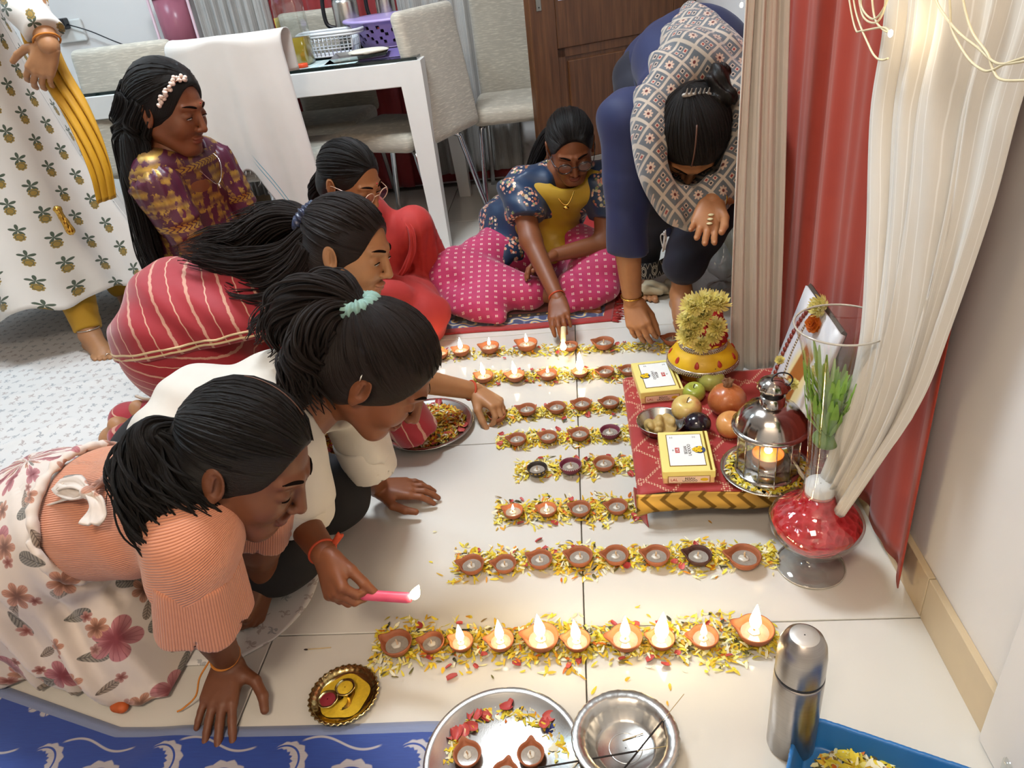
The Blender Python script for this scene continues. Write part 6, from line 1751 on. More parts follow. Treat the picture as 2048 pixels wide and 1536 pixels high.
# floral skirt: a full gathered cloth from the waist over the folded legs to the floor
S = SDF(); S.rc(WA + A([-.03, .0, -.02]), HI + A([0, .03, 0]), .108, .138, .03, side=sd, w=1.25)
S.el((-1.02, 1.01, .15), (.22, .205, .165), None, .05); S.el((-.86, .895, .07), (.185, .125, .125), None, .05); S.el((-1.17, 1.09, .10), (.24, .22, .13), None, .06)
S.el((-.80, .865, .035), (.125, .085, .060), None, .04); S.el((-1.0, .945, .03), (.24, .125, .07), None, .05); S.el((-.76, .90, .12), (.075, .07, .10), None, .05); S.el((-.755, .835, .02), (.105, .070, .05), None, .04)
def skf(P):
    a = np.arctan2(P[..., 1] - .97, P[..., 0] + 1.0); r_ = np.hypot(P[..., 0] + 1.0, P[..., 1] - .97); w_ = np.clip((.36 - P[..., 2]) / .25, .15, 1)
    return w_ * (0.013 * np.sin(a * 15 + 5 * P[..., 2] * 4) + .008 * np.sin(a * 27 + 12 * P[..., 2] + 1.3) + .008 * np.sin(r_ * 34 + 2.5 * np.sin(a * 3)) * np.clip((.20 - P[..., 2]) / .15, 0, 1))
S.warp = skf; S.cut((0, 0, .006), (0, 0, -1)); S.cut(WA + A([-.043, 0, 0]), (1, -.05, .28))
def fl_uv(V):
    dx, dy = V[:, 0] + 1.0, V[:, 1] - 1.0; r_ = np.hypot(dx, dy); th = np.arctan2(dx, -dy)
    return np.stack([th * .30, V[:, 2] * 1.1 - r_ * .95, V[:, 2] * 0], 1)
sk6 = p6.wear('floral_skirt', S, FLORAL, .0085, fl_uv, label='white skirt printed with pink blossoms and grey leaves')
# waist sash with a knot
S = SDF(); d = nrm(A([1, -.05, .28])); e1 = nrm(np.cross(d, (0, 0, 1))); e2 = np.cross(d, e1); th = np.linspace(0, 2 * np.pi, 30)
c0 = WA + A([-.036, 0, -.004]); P = c0 + np.outer(np.cos(th), e1) * .131 + np.outer(np.sin(th), e2) * .100
for i in range(29): S.rc(P[i], P[i + 1], .008, .008, .006)
kn = G(178, 985, .452); S.el(kn, (.013, .011, .010), None, .006); S.warp = wrinkle(.002, 160, (1, .5, .3)); p6.wear('sash', S, FLORAL, .0045, fl_uv)
def ribbon(P, wd, up, th_=.003):
    P = catmull(P, 6); m = len(P); T_ = np.gradient(P, axis=0); sd_ = np.cross(T_, np.tile(nrm(up), (m, 1))); sd_ /= np.linalg.norm(sd_, axis=1, keepdims=True); wd = np.interp(np.linspace(0, 1, m), np.linspace(0, 1, len(wd)), wd); q = MB()
    def fn(u, v):
        i = np.round(v * (m - 1)).astype(int); return P[i] + sd_[i] * ((u - .5) * wd[i])[:, None] + np.outer(.004 * np.sin(u * 9 + v * 5), nrm(up))
    q.grid(fn, 7, m, thick=th_); return q
for pts, wd in ((((178, 985, .452), (140, 985, .43), (80, 995, .385), (10, 1005, .34)), (.012, .03, .045, .05)), (((178, 985, .455), (150, 962, .452), (120, 968, .437), (150, 985, .445), (178, 985, .452)), (.010, .026, .032, .022, .010)), (((178, 985, .455), (190, 1005, .450), (188, 1030, .440), (178, 1048, .436)), (.012, .022, .034, .028)), (((178, 985, .455), (205, 960, .455), (218, 930, .45)), (.010, .016, .014))):
    q = ribbon([G(*p) for p in pts], wd, (0, -.4, 1)); V = q.V(); o = p6.add('sash_tail', q, FLORAL); o.data.attributes['uvw'].data.foreach_set('vector', fl_uv(V).astype(np.float32).ravel())
# bracelet thread
b = ring((-.662, .826, .072), (.02, .25, -1), .0245, .0026); p6.add('thread_bracelet', b, RAKHIY)
P = catmull([(-.685, .815, .075), (-.705, .800, .050), (-.715, .785, .022), (-.735, .770, .010), (-.745, .765, .008)], 6); b = MB(); b.tube(P, .0016, 6); p6.add('thread_end', b, RAKHIY)
# hair: parted, drawn into a ponytail hanging over the shoulder
p6.hair_cap(HAIR, (.01, -.105, .015), vol=.010, line=.0)
p6.comb((.01, -.105, .015), 170, .012)
T6 = p6.hp((.015, -.108, .005))
for k, (P, n, sp, sd_) in enumerate((([T6, T6 + A([-.03, -.035, .01]), T6 + A([-.035, -.075, -.05]), T6 + A([-.015, -.10, -.12]), T6 + A([.0, -.105, -.18])], 60, (.014, .034, .046, .040), 1), ([T6, T6 + A([-.02, -.03, .0]), T6 + A([.005, -.06, -.04]), T6 + A([.035, -.075, -.10]), T6 + A([.04, -.08, -.16])], 46, (.014, .032, .040, .030), 2), ([T6, T6 + A([-.04, -.025, .0]), T6 + A([-.07, -.055, -.05]), T6 + A([-.06, -.09, -.12])], 30, (.012, .028, .03, .02), 3), ([p6.hp((.07, -.03, -.06)), p6.hp((.085, -.02, -.09)), p6.hp((.09, .01, -.13)), p6.hp((.08, .0, -.16))], 8, .012, 4))):
    p6.lock(P, n, sp, .0042, .010, 5, seed=sd_)
p6.hair_done('black curly ponytail over the shoulder')
b = ring(T6, T6 - p6.hc, .020, .008); p6.add('hair_tie', b, pm('black_elastic', '#0e0d0e', .6))
pp = np.stack([np.zeros(12), np.linspace(.055, -.085, 12), np.zeros(12)], 1); pz = .032 + .0955 * np.sqrt(np.clip(1 - ((pp[:, 1] + .016) / .1015) ** 2, 0, 1)); pp[:, 2] = pz; pp[:, 0] = -.018; b = MB(); b.tube(p6.hp(pp[1:-2] - A([0, 0, .0006])), .0010, 6); p6.add('hair_parting', b, pm('scalp_line', '#5b3d30', .6))
for p_ in ((.080, -.008, -.044),): b = ring(p6.hp(p_), p6.HR[:, 1], .006, .0012, 20); p6.add('earring', b, SILVJ)

# ================================================================== girl in the white tee, holding the candle
TEE = cloth('white_tee_cotton', '#cbc3b8', '#ddd6cc', .8); BLK = cloth('black_trouser_cloth', '#0b090b', '#131013', .85, sheen=0.0)
p5 = Person((-.72, 1.12, 0), 'girl in white tee with mint scrunchie holding a burning pink candle', SK1)
Sr, Sl, NB = A([-.528, 1.030, .385]), A([-.490, 1.225, .365]), A([-.535, 1.11, .405]); WA, HI = A([-.76, 1.165, .325]), A([-.865, 1.18, .235])
p5.head((-.372, 1.112, .455), (.66, -.10, -.72), (.72, .06, .68), 1.0)
B = p5.body
B.rc(NB, p5.hp((0, -.04, -.10)), .046, .044, .02); B.rc(WA, NB, .08, .075, .03, side=(.05, 1, 0), w=1.3)
W5 = G(652, 1113, .215); E5 = A([-.560, 1.025, .225]); B.chain([Sr, E5, W5], [.043, .034, .0225], .02)
WL = A([-.498, 1.300, .050]); EL = A([-.480, 1.240, .185]); B.chain([Sl, EL, WL], [.042, .033, .023], .02)
CD0, CD1 = G(672, 1186, .17), G(822, 1196, .175); cdir = nrm(CD1 - CD0)
p5.hands.append(hand(W5, G(672, 1185, .185) - W5, (.5, .5, .5), (.55, .05, -.45), .95, curl=(.9, .9, .6), spread=.03, forearm=W5 + (E5 - W5) * .25, fr=.0245, thumb=((.75, .35, .35), (.85, .05, .5), (.75, -.05, .6))))
p5.hands.append(hand(WL, (1, .10, -.16), (.1, -1, 0), (-.1, 0, -1), .98, curls=((.05, .35, .2), (.0, .4, .25), (.0, .4, .25), (.05, .4, .2)), spread=.10, forearm=WL + (EL - WL) * .25, fr=.0245, thumb=((.55, .75, .1), (.85, .35, .1), (.95, .15, .05))))
p5.finish(.006); p5.face(.08)
S = SDF(); sd = (.05, 1, .05)
S.rc(HI + A([.02, 0, .02]), WA, .110, .110, .04, side=sd, w=1.30); S.rc(WA, NB + A([-.035, 0, -.012]), .110, .100, .04, side=sd, w=1.30)
S.rc(Sr, Sl, .062, .062, .03); S.cc(Sr + A([.0, .0, .01]), Sr + (E5 - Sr) * .80, .062, .072, .025); S.cc(Sl + A([0, 0, .01]), Sl + (EL - Sl) * .92, .060, .060, .02)
S.rc(NB + A([.06, 0, -.01]), p5.hp((0, -.02, -.14)), .058, .058, .02, '-'); S.warp = wrinkle(.004, 34, (.8, .5, .3)); S.cut(HI + A([-.03, 0, 0]), (-1, 0, -.35))
p5.wear('tee_shirt', S, TEE, .007)
S = SDF(); S.cc(Sl + (EL - Sl) * .72, Sl + (EL - Sl) * 1.22, .060, .056, .003); S.cc(Sl + (EL - Sl) * .70, Sl + (EL - Sl) * 1.3, .052, .050, 0, '-'); p5.wear('rolled_cuff', S, TEE, .0045)
S = SDF(); S.cc(Sr + (E5 - Sr) * .70, Sr + (E5 - Sr) * 1.06, .073, .074, .003); S.cc(Sr + (E5 - Sr) * .69, Sr + (E5 - Sr) * 1.1, .066, .067, 0, '-'); p5.wear('rolled_cuff', S, TEE, .0045)
K1, K2 = A([-.575, 1.215, .105]), A([-.635, 1.055, .095]); S = SDF()
S.rc(HI, HI + A([.05, 0, -.02]), .125, .12, .03, side=sd, w=1.25); S.chain([HI + A([.03, .06, -.04]), K1], [.105, .082], .03); S.chain([HI + A([.03, -.07, -.05]), K2], [.105, .080], .03)
S.chain([K1, A([-.80, 1.24, .06])], [.075, .055], .03); S.chain([K2, A([-.86, 1.05, .055])], [.075, .055], .03); S.warp = wrinkle(.002, 40, (1, .3, .5)); S.cut((0, 0, .006), (0, 0, -1)); p5.wear('trousers', S, BLK, .008)
b = ring(W5 + (E5 - W5) * .10, E5 - W5, .0242, .0024); p5.add('thread_bracelet', b, RAKHI)
S = SDF(); tp = W5 + (E5 - W5) * .10 + A([.020, .012, .008]); S.rc(tp, tp + A([.016, .006, .012]), .006, .003, .003); S.rc(tp, tp + A([.010, .004, .018]), .005, .003, .003); p5.wear('thread_tassel', S, RAKHI, .0025)
# candle in her hand
cd = empty('candle', CD0, 'pink candle burning in the hand of the girl in white', 'candle'); PINK = Mat('pink_wax_candle'); PINK.set(color=PINK.mix(PINK.noise(PINK.obj(), 40, 2), rgb('#d63f62'), rgb('#e86a85')), rough=.4, sss=.2, sssr=(.5, .2, .2), ssss=.01); PINK = PINK.mat
b = MB(); b.tube([CD0, CD0 + cdir * .004, CD1 - cdir * .006, CD1], [.0085, .0092, .0088, .0072], 20); put('wax', b, PINK, cd)
b = MB(); b.tube([CD1, CD1 + cdir * .006 + A([0, 0, .002])], .0011, 6); put('wick', b, BLACKP, cd)
b = MB(); flame_geo(b, (0, 0, 0), .036, .0085); fd = nrm(cdir * .5 + A([0, 0, 1])); Rf = frame(nrm(np.cross(fd, (0, 1, 0))), fd); put('flame', MB().add(b.V() @ Rf.T + CD1 + cdir * .004, b.f), FLAME, cd); flame_light(CD1 + cdir * .012 + A([0, 0, .022]), .03)
# hair: ponytail with a mint scrunchie, loose lengths over the back and beside the ear
p5.hair_cap(HAIRB, (.0, -.095, .075), vol=.014, line=.0, low=-.095)
p5.comb((0, -.095, .075), 170, .016)
T5 = p5.hp((.0, -.095, .070))
L5 = lambda *q: [A(x, float) for x in q]
for P, n, sp, sd_, wv in ((L5(T5, T5 + A([-.05, .0, .03]), T5 + A([-.11, .01, .02]), T5 + A([-.16, .02, -.04]), T5 + A([-.19, .01, -.07])), 60, (.020, .045, .06, .05), 11, .008), (L5(T5, T5 + A([-.04, .03, .03]), T5 + A([-.10, .06, .0]), T5 + A([-.15, .07, -.05])), 40, (.018, .04, .05, .04), 12, .010), (L5(T5, T5 + A([-.05, -.03, .01]), T5 + A([-.09, -.06, -.04]), T5 + A([-.10, -.08, -.10]), T5 + A([-.08, -.10, -.15])), 46, (.018, .04, .045, .04), 13, .008),
        (L5(p5.hp((.03, -.10, .03)), p5.hp((.05, -.10, -.04)), p5.hp((.055, -.085, -.11)), p5.hp((.05, -.05, -.17)), p5.hp((.045, -.02, -.22))), 46, (.03, .035, .035, .022), 14, .006), (L5(p5.hp((-.02, -.10, .03)), p5.hp((-.03, -.105, -.04)), p5.hp((-.03, -.09, -.12)), p5.hp((-.03, -.06, -.18))), 30, (.03, .035, .03, .02), 15, .006)):
    p5.lock(P, n, sp, .0046, wv, 4, seed=sd_)
p5.hair_done('long dark brown hair tied high')
def scrunchie(p, c, axis, R0, t, m_, name='scrunchie', seed=0):
    S = SDF(); ax = nrm(axis); a = nrm(np.cross(ax, (.2, .3, .9))); b_ = np.cross(ax, a); rr = np.random.default_rng(seed); th = np.linspace(0, 2 * np.pi, 26)
    P = c + R0 * (np.outer(np.cos(th), a) + np.outer(np.sin(th), b_))
    for i in range(25): S.rc(P[i], P[i + 1], t * rr.uniform(.75, 1.25), t * rr.uniform(.75, 1.25), .004)
    S.warp = lambda Q: .0035 * np.sin(np.arctan2((Q - c) @ a, (Q - c) @ b_) * 17 + 60 * (Q @ ax)); p.wear(name, S, m_, .0032)
scrunchie(p5, T5 + nrm(T5 - p5.hc) * .008, T5 - p5.hc, .026, .0125, cloth('mint_cloth', '#6f938a', '#8fb0a6', .7), seed=3)
b = ring(p5.hp((.0815, -.022, .018)), p5.HR[:, 1] + .3 * p5.HR[:, 2], .007, .0014, 20); p5.add('ear_cuff', b, SILVJ)
# ================================================================== girl in the red leheriya kurta
def m_leheriya(name='red_leheriya', f1=26.0):
    m = Mat(name); o = m.attr('uvw'); x, y, z = m.xyz(o); n_ = m.noise(o, 55, 3)
    zig = m.math('PINGPONG', y * 60, 1.0) * .05 + n_ * .05
    u = x * f1 + zig + m.noise(o, 4, 2) * .5; k = m.frac(u * .5); c = m.abs(m.frac(u) - .5); wide = k > .5
    wd = m.mix(wide, (.028,) * 3, (.085,) * 3); wx = m.xyz(wd)[0]
    spk = wx * (.5 + 1.0 * m.noise(m.vec(x * 40, y * 260, 0), 1.0, 2))
    line = m.sstep(.025, -.005, c - spk); red = m.mix(m.noise(o, 10, 3), rgb('#8e1420'), rgb('#a81e2a'))
    m.set(color=m.mix(line * m.mix(wide, (.9,) * 3, (.7,) * 3), red, rgb('#d6a98e')), rough=.7, sheen=.3); return m.mat


LEH = m_leheriya(); LEHP = m_leheriya('red_leheriya_trousers', 34.0)
p4 = Person((-.95, 1.60, 0), 'girl in red tie-dye kurta kneeling and bending to place a lamp', SK5)
Sr, Sl, NB = A([-.605, 1.545, .395]), A([-.590, 1.790, .400]), A([-.635, 1.665, .430]); WA, HI = A([-.84, 1.650, .370]), A([-.985, 1.630, .345])
p4.head((-.532, 1.590, .512), (.93, -.22, -.30), (.30, .10, .95), 1.0)
B = p4.body; B.rc(NB, p4.hp((0, -.035, -.10)), .048, .045, .02); B.rc(WA, NB, .08, .075, .03, side=(0, 1, 0), w=1.3)
W4 = G(953, 783, .060); E4 = A([-.485, 1.555, .195]); B.chain([Sr, E4, W4], [.044, .036, .0235], .02)
p4.hands.append(hand(W4, G(1000, 812, .040) - W4, (.1, -.5, .5), (-.2, -.2, -.9), 1.0, curl=(.75, .8, .5), spread=.05, forearm=W4 + (E4 - W4) * .3, fr=.026, thumb=((.7, .45, .5), (.8, .1, .6), (.8, -.05, .6))))
for (a_, px, py) in (((-1.04, 1.70, .06), 228, 846), ((-1.04, 1.60, .06), 185, 880)):
    h_ = G(px, py, .055); p4.hands.append(foot(h_ + A([.055, 0, .0]), (-.3, .02, .95) if False else (.2, 0, -1), (-1, 0, .1), (0, -1, 0), .95, shin=h_ + A([.18, -.005, .0]), sr=.04))
p4.finish(.006); p4.face(.75)
S = SDF(); sd = (0, 1, .05)
S.rc(HI, WA, .152, .120, .05, side=sd, w=1.22); S.rc(WA, NB + A([-.03, 0, -.02]), .122, .105, .05, side=sd, w=1.28); S.rc(Sr, Sl, .066, .066, .03)
S.rc(HI + A([-.02, 0, .01]), HI + A([-.085, -.01, -.05]), .142, .128, .05, side=sd, w=1.2)
S.rc(NB + A([.05, 0, .02]), p4.hp((0, -.02, -.14)), .060, .060, .02, '-')
S.warp = lambda P: .005 * wav(P, 30, (.9, .3, .3), 2 * wav(P, 12, (0, 1, .5))) + .003 * wav(P, 75, (.5, .5, .6), 2 * wav(P, 20, (1, 0, .5)))
S.cut(HI + A([-.175, 0, -.04]), (-.9, -.1, -.4)); S.cut(HI + A([0, -.14, -.015]), (.10, -.25, -1))
def uv4(V): return np.stack([V[:, 0] + .30 * V[:, 1] + .25 * V[:, 2], V[:, 1] + .9 * V[:, 2], V[:, 2] * 0], 1)
ku = p4.wear('kurta', S, LEH, .0075, uv4, label='red kurta with cream zigzag stripes')
SL = SDF(); SL.chain([Sr, E4 + A([-.03, 0, .0])], [.068, .064], .03); SL.cc(E4 + A([-.05, -.03, .03]), G(838, 872, .045), .060, .058, .03); SL.warp = wrinkle(.003, 50, (.5, .4, .7)); p4.wear('sleeve', SL, LEH, .007, uv4)
_hp, _hn = HI + A([0, -.14, -.015]), nrm((.10, -.25, -1))
for o_ in (.010, .022):
    V = A([v.co[:] for v in ku.data.vertices]) + wl(p4.e); sel = V[(np.abs((V - _hp) @ _hn + o_) < .005) & (V[:, 1] < HI[1] + .02) & (V[:, 0] < -.70)]; an = np.arctan2(sel[:, 1] - HI[1], sel[:, 0] - (HI[0] + .12)); bins = np.linspace(-3.1, -.9, 30); P = [sel[(an >= bins[i]) & (an < bins[i + 1])] for i in range(29)]
    P = A([p[np.argmax(np.hypot(p[:, 0] - HI[0] - .12, p[:, 1] - HI[1]))] for p in P if len(p)]); P[1:-1] = (P[:-2] + P[1:-1] * 2 + P[2:]) / 4; b = MB(); b.tube(P, .0032, 6); p4.add('hem_ribbon', b, pm('cream_ribbon', '#d9bd93', .6))
S = SDF(); K4 = A([-.80, 1.66, .09]); K4b = A([-.80, 1.52, .09])
S.rc(HI + A([-.03, .03, -.03]), HI + A([-.03, -.05, -.03]), .136, .136, .05); S.chain([HI + A([.0, .07, -.05]), K4], [.110, .085], .04); S.chain([HI + A([.0, -.06, -.05]), K4b], [.110, .085], .04)
S.rc(K4, G(262, 838, .06) , .08, .052, .03); S.rc(K4b, G(262, 878, .06), .08, .052, .03)
S.rc(HI + A([-.05, 0, -.10]), HI + A([-.02, 0, -.22]), .105, .10, .06, side=(0, 1, 0), w=1.2)
S.warp = wrinkle(.004, 30, (.6, .4, .6)); S.cut((0, 0, .006), (0, 0, -1))
p4.wear('trousers', S, LEHP, .008, lambda V: np.stack([V[:, 2] * 1.1 + .35 * V[:, 0], V[:, 0] + V[:, 1], V[:, 2] * 0], 1))
b = MB(); b.tube(catmull([G(px, py, z) for px, py, z in ((272, 792, .125), (290, 798, .125), (318, 798, .12), (345, 792, .12))], 6), .004, 8); p4.add('trouser_lace', b, pm('cream_lace', '#c9b3a0', .8))
b = ring(W4 + (E4 - W4) * .08, E4 - W4, .0255, .003); p4.add('thread_bracelet', b, RAKHI)
p4.hair_cap(HAIRB, (.0, -.105, .045), vol=.011, line=.004, low=-.09); p4.comb((0, -.105, .045), 170, .013, line=.004)
T4 = p4.hp((0, -.108, .045))
for P, n, sp, sd_, wv in (([T4, T4 + A([-.08, .02, -.005]), T4 + A([-.17, .03, -.045]), T4 + A([-.26, .03, -.055]), T4 + A([-.33, .02, -.06])], 70, (.022, .045, .055, .05, .03), 21, .008), ([T4, T4 + A([-.07, .05, .0]), T4 + A([-.16, .09, -.02]), T4 + A([-.26, .11, -.04])], 40, (.02, .04, .045, .03), 22, .008),
        ([p4.hp((.055, -.075, .0)), p4.hp((.06, -.10, -.06)), p4.hp((.06, -.15, -.10)), p4.hp((.06, -.22, -.115)), p4.hp((.05, -.30, -.125))], 50, (.03, .036, .04, .035, .02), 23, .008), ([p4.hp((.03, -.09, .02)), p4.hp((.04, -.14, -.05)), p4.hp((.05, -.22, -.085)), p4.hp((.055, -.32, -.10)), p4.hp((.05, -.40, -.12))], 50, (.03, .04, .045, .04, .03), 24, .01),
        ([p4.hp((.065, -.06, -.04)), p4.hp((.075, -.10, -.10)), p4.hp((.09, -.15, -.135)), p4.hp((.10, -.22, -.15)), p4.hp((.085, -.26, -.15))], 12, (.012, .014, .01), 25, .010)):
    p4.lock(P, n, sp, .0018, wv, 4, seed=sd_)
p4.hair_done('long dark hair half tied, spread over the back')
scrunchie(p4, T4 + nrm(T4 - p4.hc) * .006, T4 - p4.hc, .026, .013, cloth('navy_satin', '#141a33', '#1f2848', .35), seed=5)
b = MB(); b.ell(p4.hp((.079, -.002, -.040)), (.0035,) * 3, 10, 8); p4.add('earring', b, GOLDJ)

# ================================================================== girl in the plain red dress with clear glasses
RED3 = cloth('coral_red_cotton', '#a82420', '#b8332c', .75)
p3 = Person((-.72, 2.24, 0), 'girl in plain red dress with clear glasses sitting behind the others', SK4)
NB = A([-.745, 2.215, .405]); HI = A([-.80, 2.33, .10]); Sr, Sl = A([-.80, 2.10, .375]), A([-.70, 2.34, .375])
p3.head((-.672, 2.165, .520), (.80, -.42, -.42), (.36, -.15, .92), .98)
B = p3.body; B.rc(NB, p3.hp((0, -.035, -.10)), .046, .044, .02); B.rc(HI + A([0, 0, .08]), NB, .08, .07, .03)
FT = A([-.545, 2.44, .065]); p3.hands.append(foot(FT, (.15, -.9, -.15), (0, .1, 1), (1, 0, 0), .9, shin=FT + A([-.03, .06, .12])))
Wl3 = A([-.52, 2.20, .12]); 
p3.finish(.007); p3.face(.7)
S = SDF(); S.rc(HI + A([0, 0, .04]), NB + A([0, 0, -.05]), .125, .10, .05, side=(.5, 1, 0), w=1.2); S.rc(Sr, Sl, .062, .062, .03)
KN = A([-.555, 2.36, .305]); S.chain([HI + A([.04, .04, .04]), KN, A([-.55, 2.44, .12])], [.11, .058, .085], .04)
S.chain([HI + A([.05, -.06, .02]), A([-.520, 2.115, .085]), A([-.60, 2.33, .07])], [.11, .080, .07], .05); S.el((-.60, 2.18, .05), (.14, .16, .075), None, .04)
S.chain([Sr, A([-.70, 2.02, .22]), A([-.575, 2.08, .17])], [.06, .055, .05], .03); S.chain([Sl, A([-.62, 2.40, .26])], [.06, .055], .03)
def w3(P):
    a = np.arctan2(P[..., 1] - 2.37, P[..., 0] + .565); up = np.clip((P[..., 2] - .10) / .1, 0, 1)
    return up * (.004 * np.sin(a * 9 + 3 * P[..., 2]) + .002 * np.sin(a * 21 + 1)) * np.clip((.37 - P[..., 2]) / .1, .15, 1) + (1 - up) * (.010 * wav(P, 40, (.9, -.4, .3), 1.5 * wav(P, 13, (.3, 1, 0))) + .003 * wav(P, 95, (.8, -.5, .4), wav(P, 20, (0, 1, 0))))
S.warp = w3
S.cut((0, 0, .006), (0, 0, -1)); p3.wear('dress', S, RED3, .008)
rp = catmull([atY(px, py, y) for px, py, y in ((806, 436, 2.315), (822, 462, 2.29), (824, 500, 2.285), (812, 535, 2.28), (796, 560, 2.275))], 5)
q = ribbon(rp[::2], (.012, .020, .022, .018, .012), (.3, -1, .5), .004); p3.add('gathered_frill', q, RED3)
p3.hair_cap(HAIR, (.0, -.105, -.01), vol=.008, line=.006); p3.comb((0, -.105, -.01), 140, .010, line=.006)
T3 = p3.hp((0, -.11, -.02)); p3.lock([T3, T3 + A([-.04, .02, -.06]), T3 + A([-.04, .02, -.16]), T3 + A([-.03, .01, -.26])], 40, (.016, .03, .028, .015), .0018, .004, 4, seed=31); p3.hair_done('black hair pulled back')
def spectacles(p, m_, lens, rx=.0205, t=.0015, wide=.033):
    e = None
    for sd in (-1, 1):
        th = np.linspace(0, 2 * np.pi, 36); P = np.stack([sd * wide + rx * np.cos(th), .1005 - .10 * (np.abs(sd * wide + rx * np.cos(th)) - .03) * .6, .0015 + rx * .93 * np.sin(th)], 1)
        b = MB(); b.tube(p.hp(P), t, 8, False)
        if e is None: e = p.add('spectacles', b, m_)
        else: p.add('lens_rim', b, m_, None, e)
        b = MB(); b.add(p.hp(P[:-1]), [list(range(35))]); p.add('lens', b, lens, None, e)
        Q = catmull([(sd * (wide + rx), .096, .006), (sd * .066, .080, .008), (sd * .079, .02, .008), (sd * .081, -.008, .004), (sd * .080, -.024, -.012)], 5); b = MB(); b.tube(p.hp(Q), t * .9, 6); p.add('temple', b, m_, None, e)
    b = MB(); b.tube(p.hp(catmull([(-wide + rx, .1015, .004), (0, .1055, .009), (wide - rx, .1015, .004)], 5)), t, 8); p.add('bridge', b, m_, None, e)
LENS = thin_glass('spectacle_lens', (.96, .95, .97), .025, .15)
spectacles(p3, pm('pinkish_clear_acetate', '#c9a58c', .15, var=.1, coat=.5), LENS)
b = MB(); b.ell(p3.hp((0, .094, .042)), (.0028,) * 3, 10, 8); p3.add('bindi', b, pm('red_bindi', '#a3211c', .6)); b = ring(p3.hp((.079, -.004, -.045)), p3.HR[:, 1], .005, .0011, 18); p3.add('earring', b, SILVJ)

# ================================================================== girl in the maroon and gold brocade, long open hair
def m_brocade():
    m = Mat('maroon_gold_brocade'); o = m.attr('uvw'); x, y, z = m.xyz(o)
    n1 = m.noise(o, 26, 4, .6); v1 = m.voro(o, 34, 'SMOOTH_F1'); pais = m.sstep(.52, .56, n1 + (v1 - .4) * .35)
    band = m.mx(m.sstep(.011, .009, m.abs(z - .055)), m.sstep(.009, .007, m.abs(z - .295))); bp = m.sstep(.45, .5, m.abs(m.sin(x * 150 + m.sin(z * 420) * 1.2)))
    g = m.mix(band, pais * (.65 + .35 * m.sin(z * 260)), bp); gold = m.mix(m.noise(o, 120, 2), rgb('#8a6a2c'), rgb('#c79f4c'))
    gx = m.xyz(g)[0]; m.set(color=m.mix(gx, m.mix(m.noise(o, 9, 3), rgb('#3c0f24'), rgb('#581a36')), gold), metal=gx * .55, rough=.45); return m.mat
BROC = m_brocade()
p2 = Person((-1.08, 2.02, 0), 'girl in maroon and gold dress with long open black hair and jewelled clip', SK1)
p2.head((-1.055, 1.985, .800), (.90, -.20, -.30), (.32, -.02, .94), .98)
NB = A([-1.095, 2.01, .690]); Sr, Sl = A([-1.115, 1.895, .650]), A([-1.06, 2.105, .645]); WA, HI = A([-1.105, 2.03, .40]), A([-1.12, 2.06, .20])
B = p2.body; B.rc(NB, p2.hp((0, -.035, -.10)), .045, .043, .02); B.rc(NB + A([.01, 0, .0]), NB + A([.02, 0, -.08]), .06, .07, .03, side=(0, 1, 0), w=1.3)
for S_0, E_, W_ in ((Sr, A([-1.045, 1.865, .44]), A([-.93, 1.90, .30])), (Sl, A([-.985, 2.12, .44]), A([-.90, 2.06, .30]))):
    B.chain([S_0, E_, W_], [.040, .033, .023], .02); p2.hands.append(hand(W_, (.8, .1, -.5), (0, 1 if S_0 is Sr else -1, .2), (-.3, 0, -1), .92, curl=(.3, .3, .2), forearm=W_ + (E_ - W_) * .25, fr=.024))
p2.finish(.006); p2.face(.65)
S = SDF(); sd = (.2, 1, 0); S.rc(HI + A([.02, 0, .05]), WA, .135, .105, .05, side=sd, w=1.25); S.rc(WA, NB + A([0, 0, -.045]), .100, .088, .05, side=sd, w=1.38); S.rc(Sr, Sl, .058, .058, .03)
S.rc(NB + A([.02, 0, .02]), p2.hp((0, -.01, -.14)), .062, .055, .015, '-'); S.warp = wrinkle(.0025, 40, (.4, .3, .9))
S.chain([HI + A([0, -.08, -.02]), A([-.85, 1.93, .10])], [.14, .11], .05); S.chain([HI + A([0, .08, -.02]), A([-.85, 2.12, .10])], [.14, .11], .05); S.el((-1.10, 2.03, .10), (.25, .23, .12), None, .06); S.cut((0, 0, .008), (0, 0, -1))
def uv2(V): return np.stack([np.arctan2(V[:, 1] - 2.02, V[:, 0] + 1.10) * .14, V[:, 1] * .2, V[:, 2] - .36], 1)
p2.wear('brocade_dress', S, BROC, .0075, uv2)
for S_0, E_ in ((Sr, A([-1.045, 1.865, .44])), (Sl, A([-.985, 2.12, .44]))):
    d = E_ - S_0; S = SDF(); S.el(S_0 + d * .10, (.066, .060, .066), None, .02); S.cc(S_0 + d * .05, S_0 + d * .62, .066, .058, .02); S.cc(S_0 + d * .56, S_0 + d * .80, .052, .050, .004)
    S.warp = lambda P: .0025 * np.sin(np.arctan2(P[..., 1] - S_0[1], P[..., 0] - S_0[0]) * 16) * (P[..., 2] > S_0[2] - .08); p2.wear('puff_sleeve', S, BROC, .006, lambda V: np.stack([V[:, 0] + V[:, 1], V[:, 1] * .3, V[:, 2] - .47], 1))
th = np.linspace(-2.5, 2.5, 24); b = MB(); nc = NB + A([.012, 0, -.012]); b.tube(np.stack([nc[0] + .060 * np.cos(th) + .012, nc[1] + .064 * np.sin(th), nc[2] + .012 - .028 * (np.cos(th) + 1) * .5 - .0 * th], 1), .0022, 6); p2.add('neck_piping', b, pm('gold_piping', '#b5924a', .4, .5))
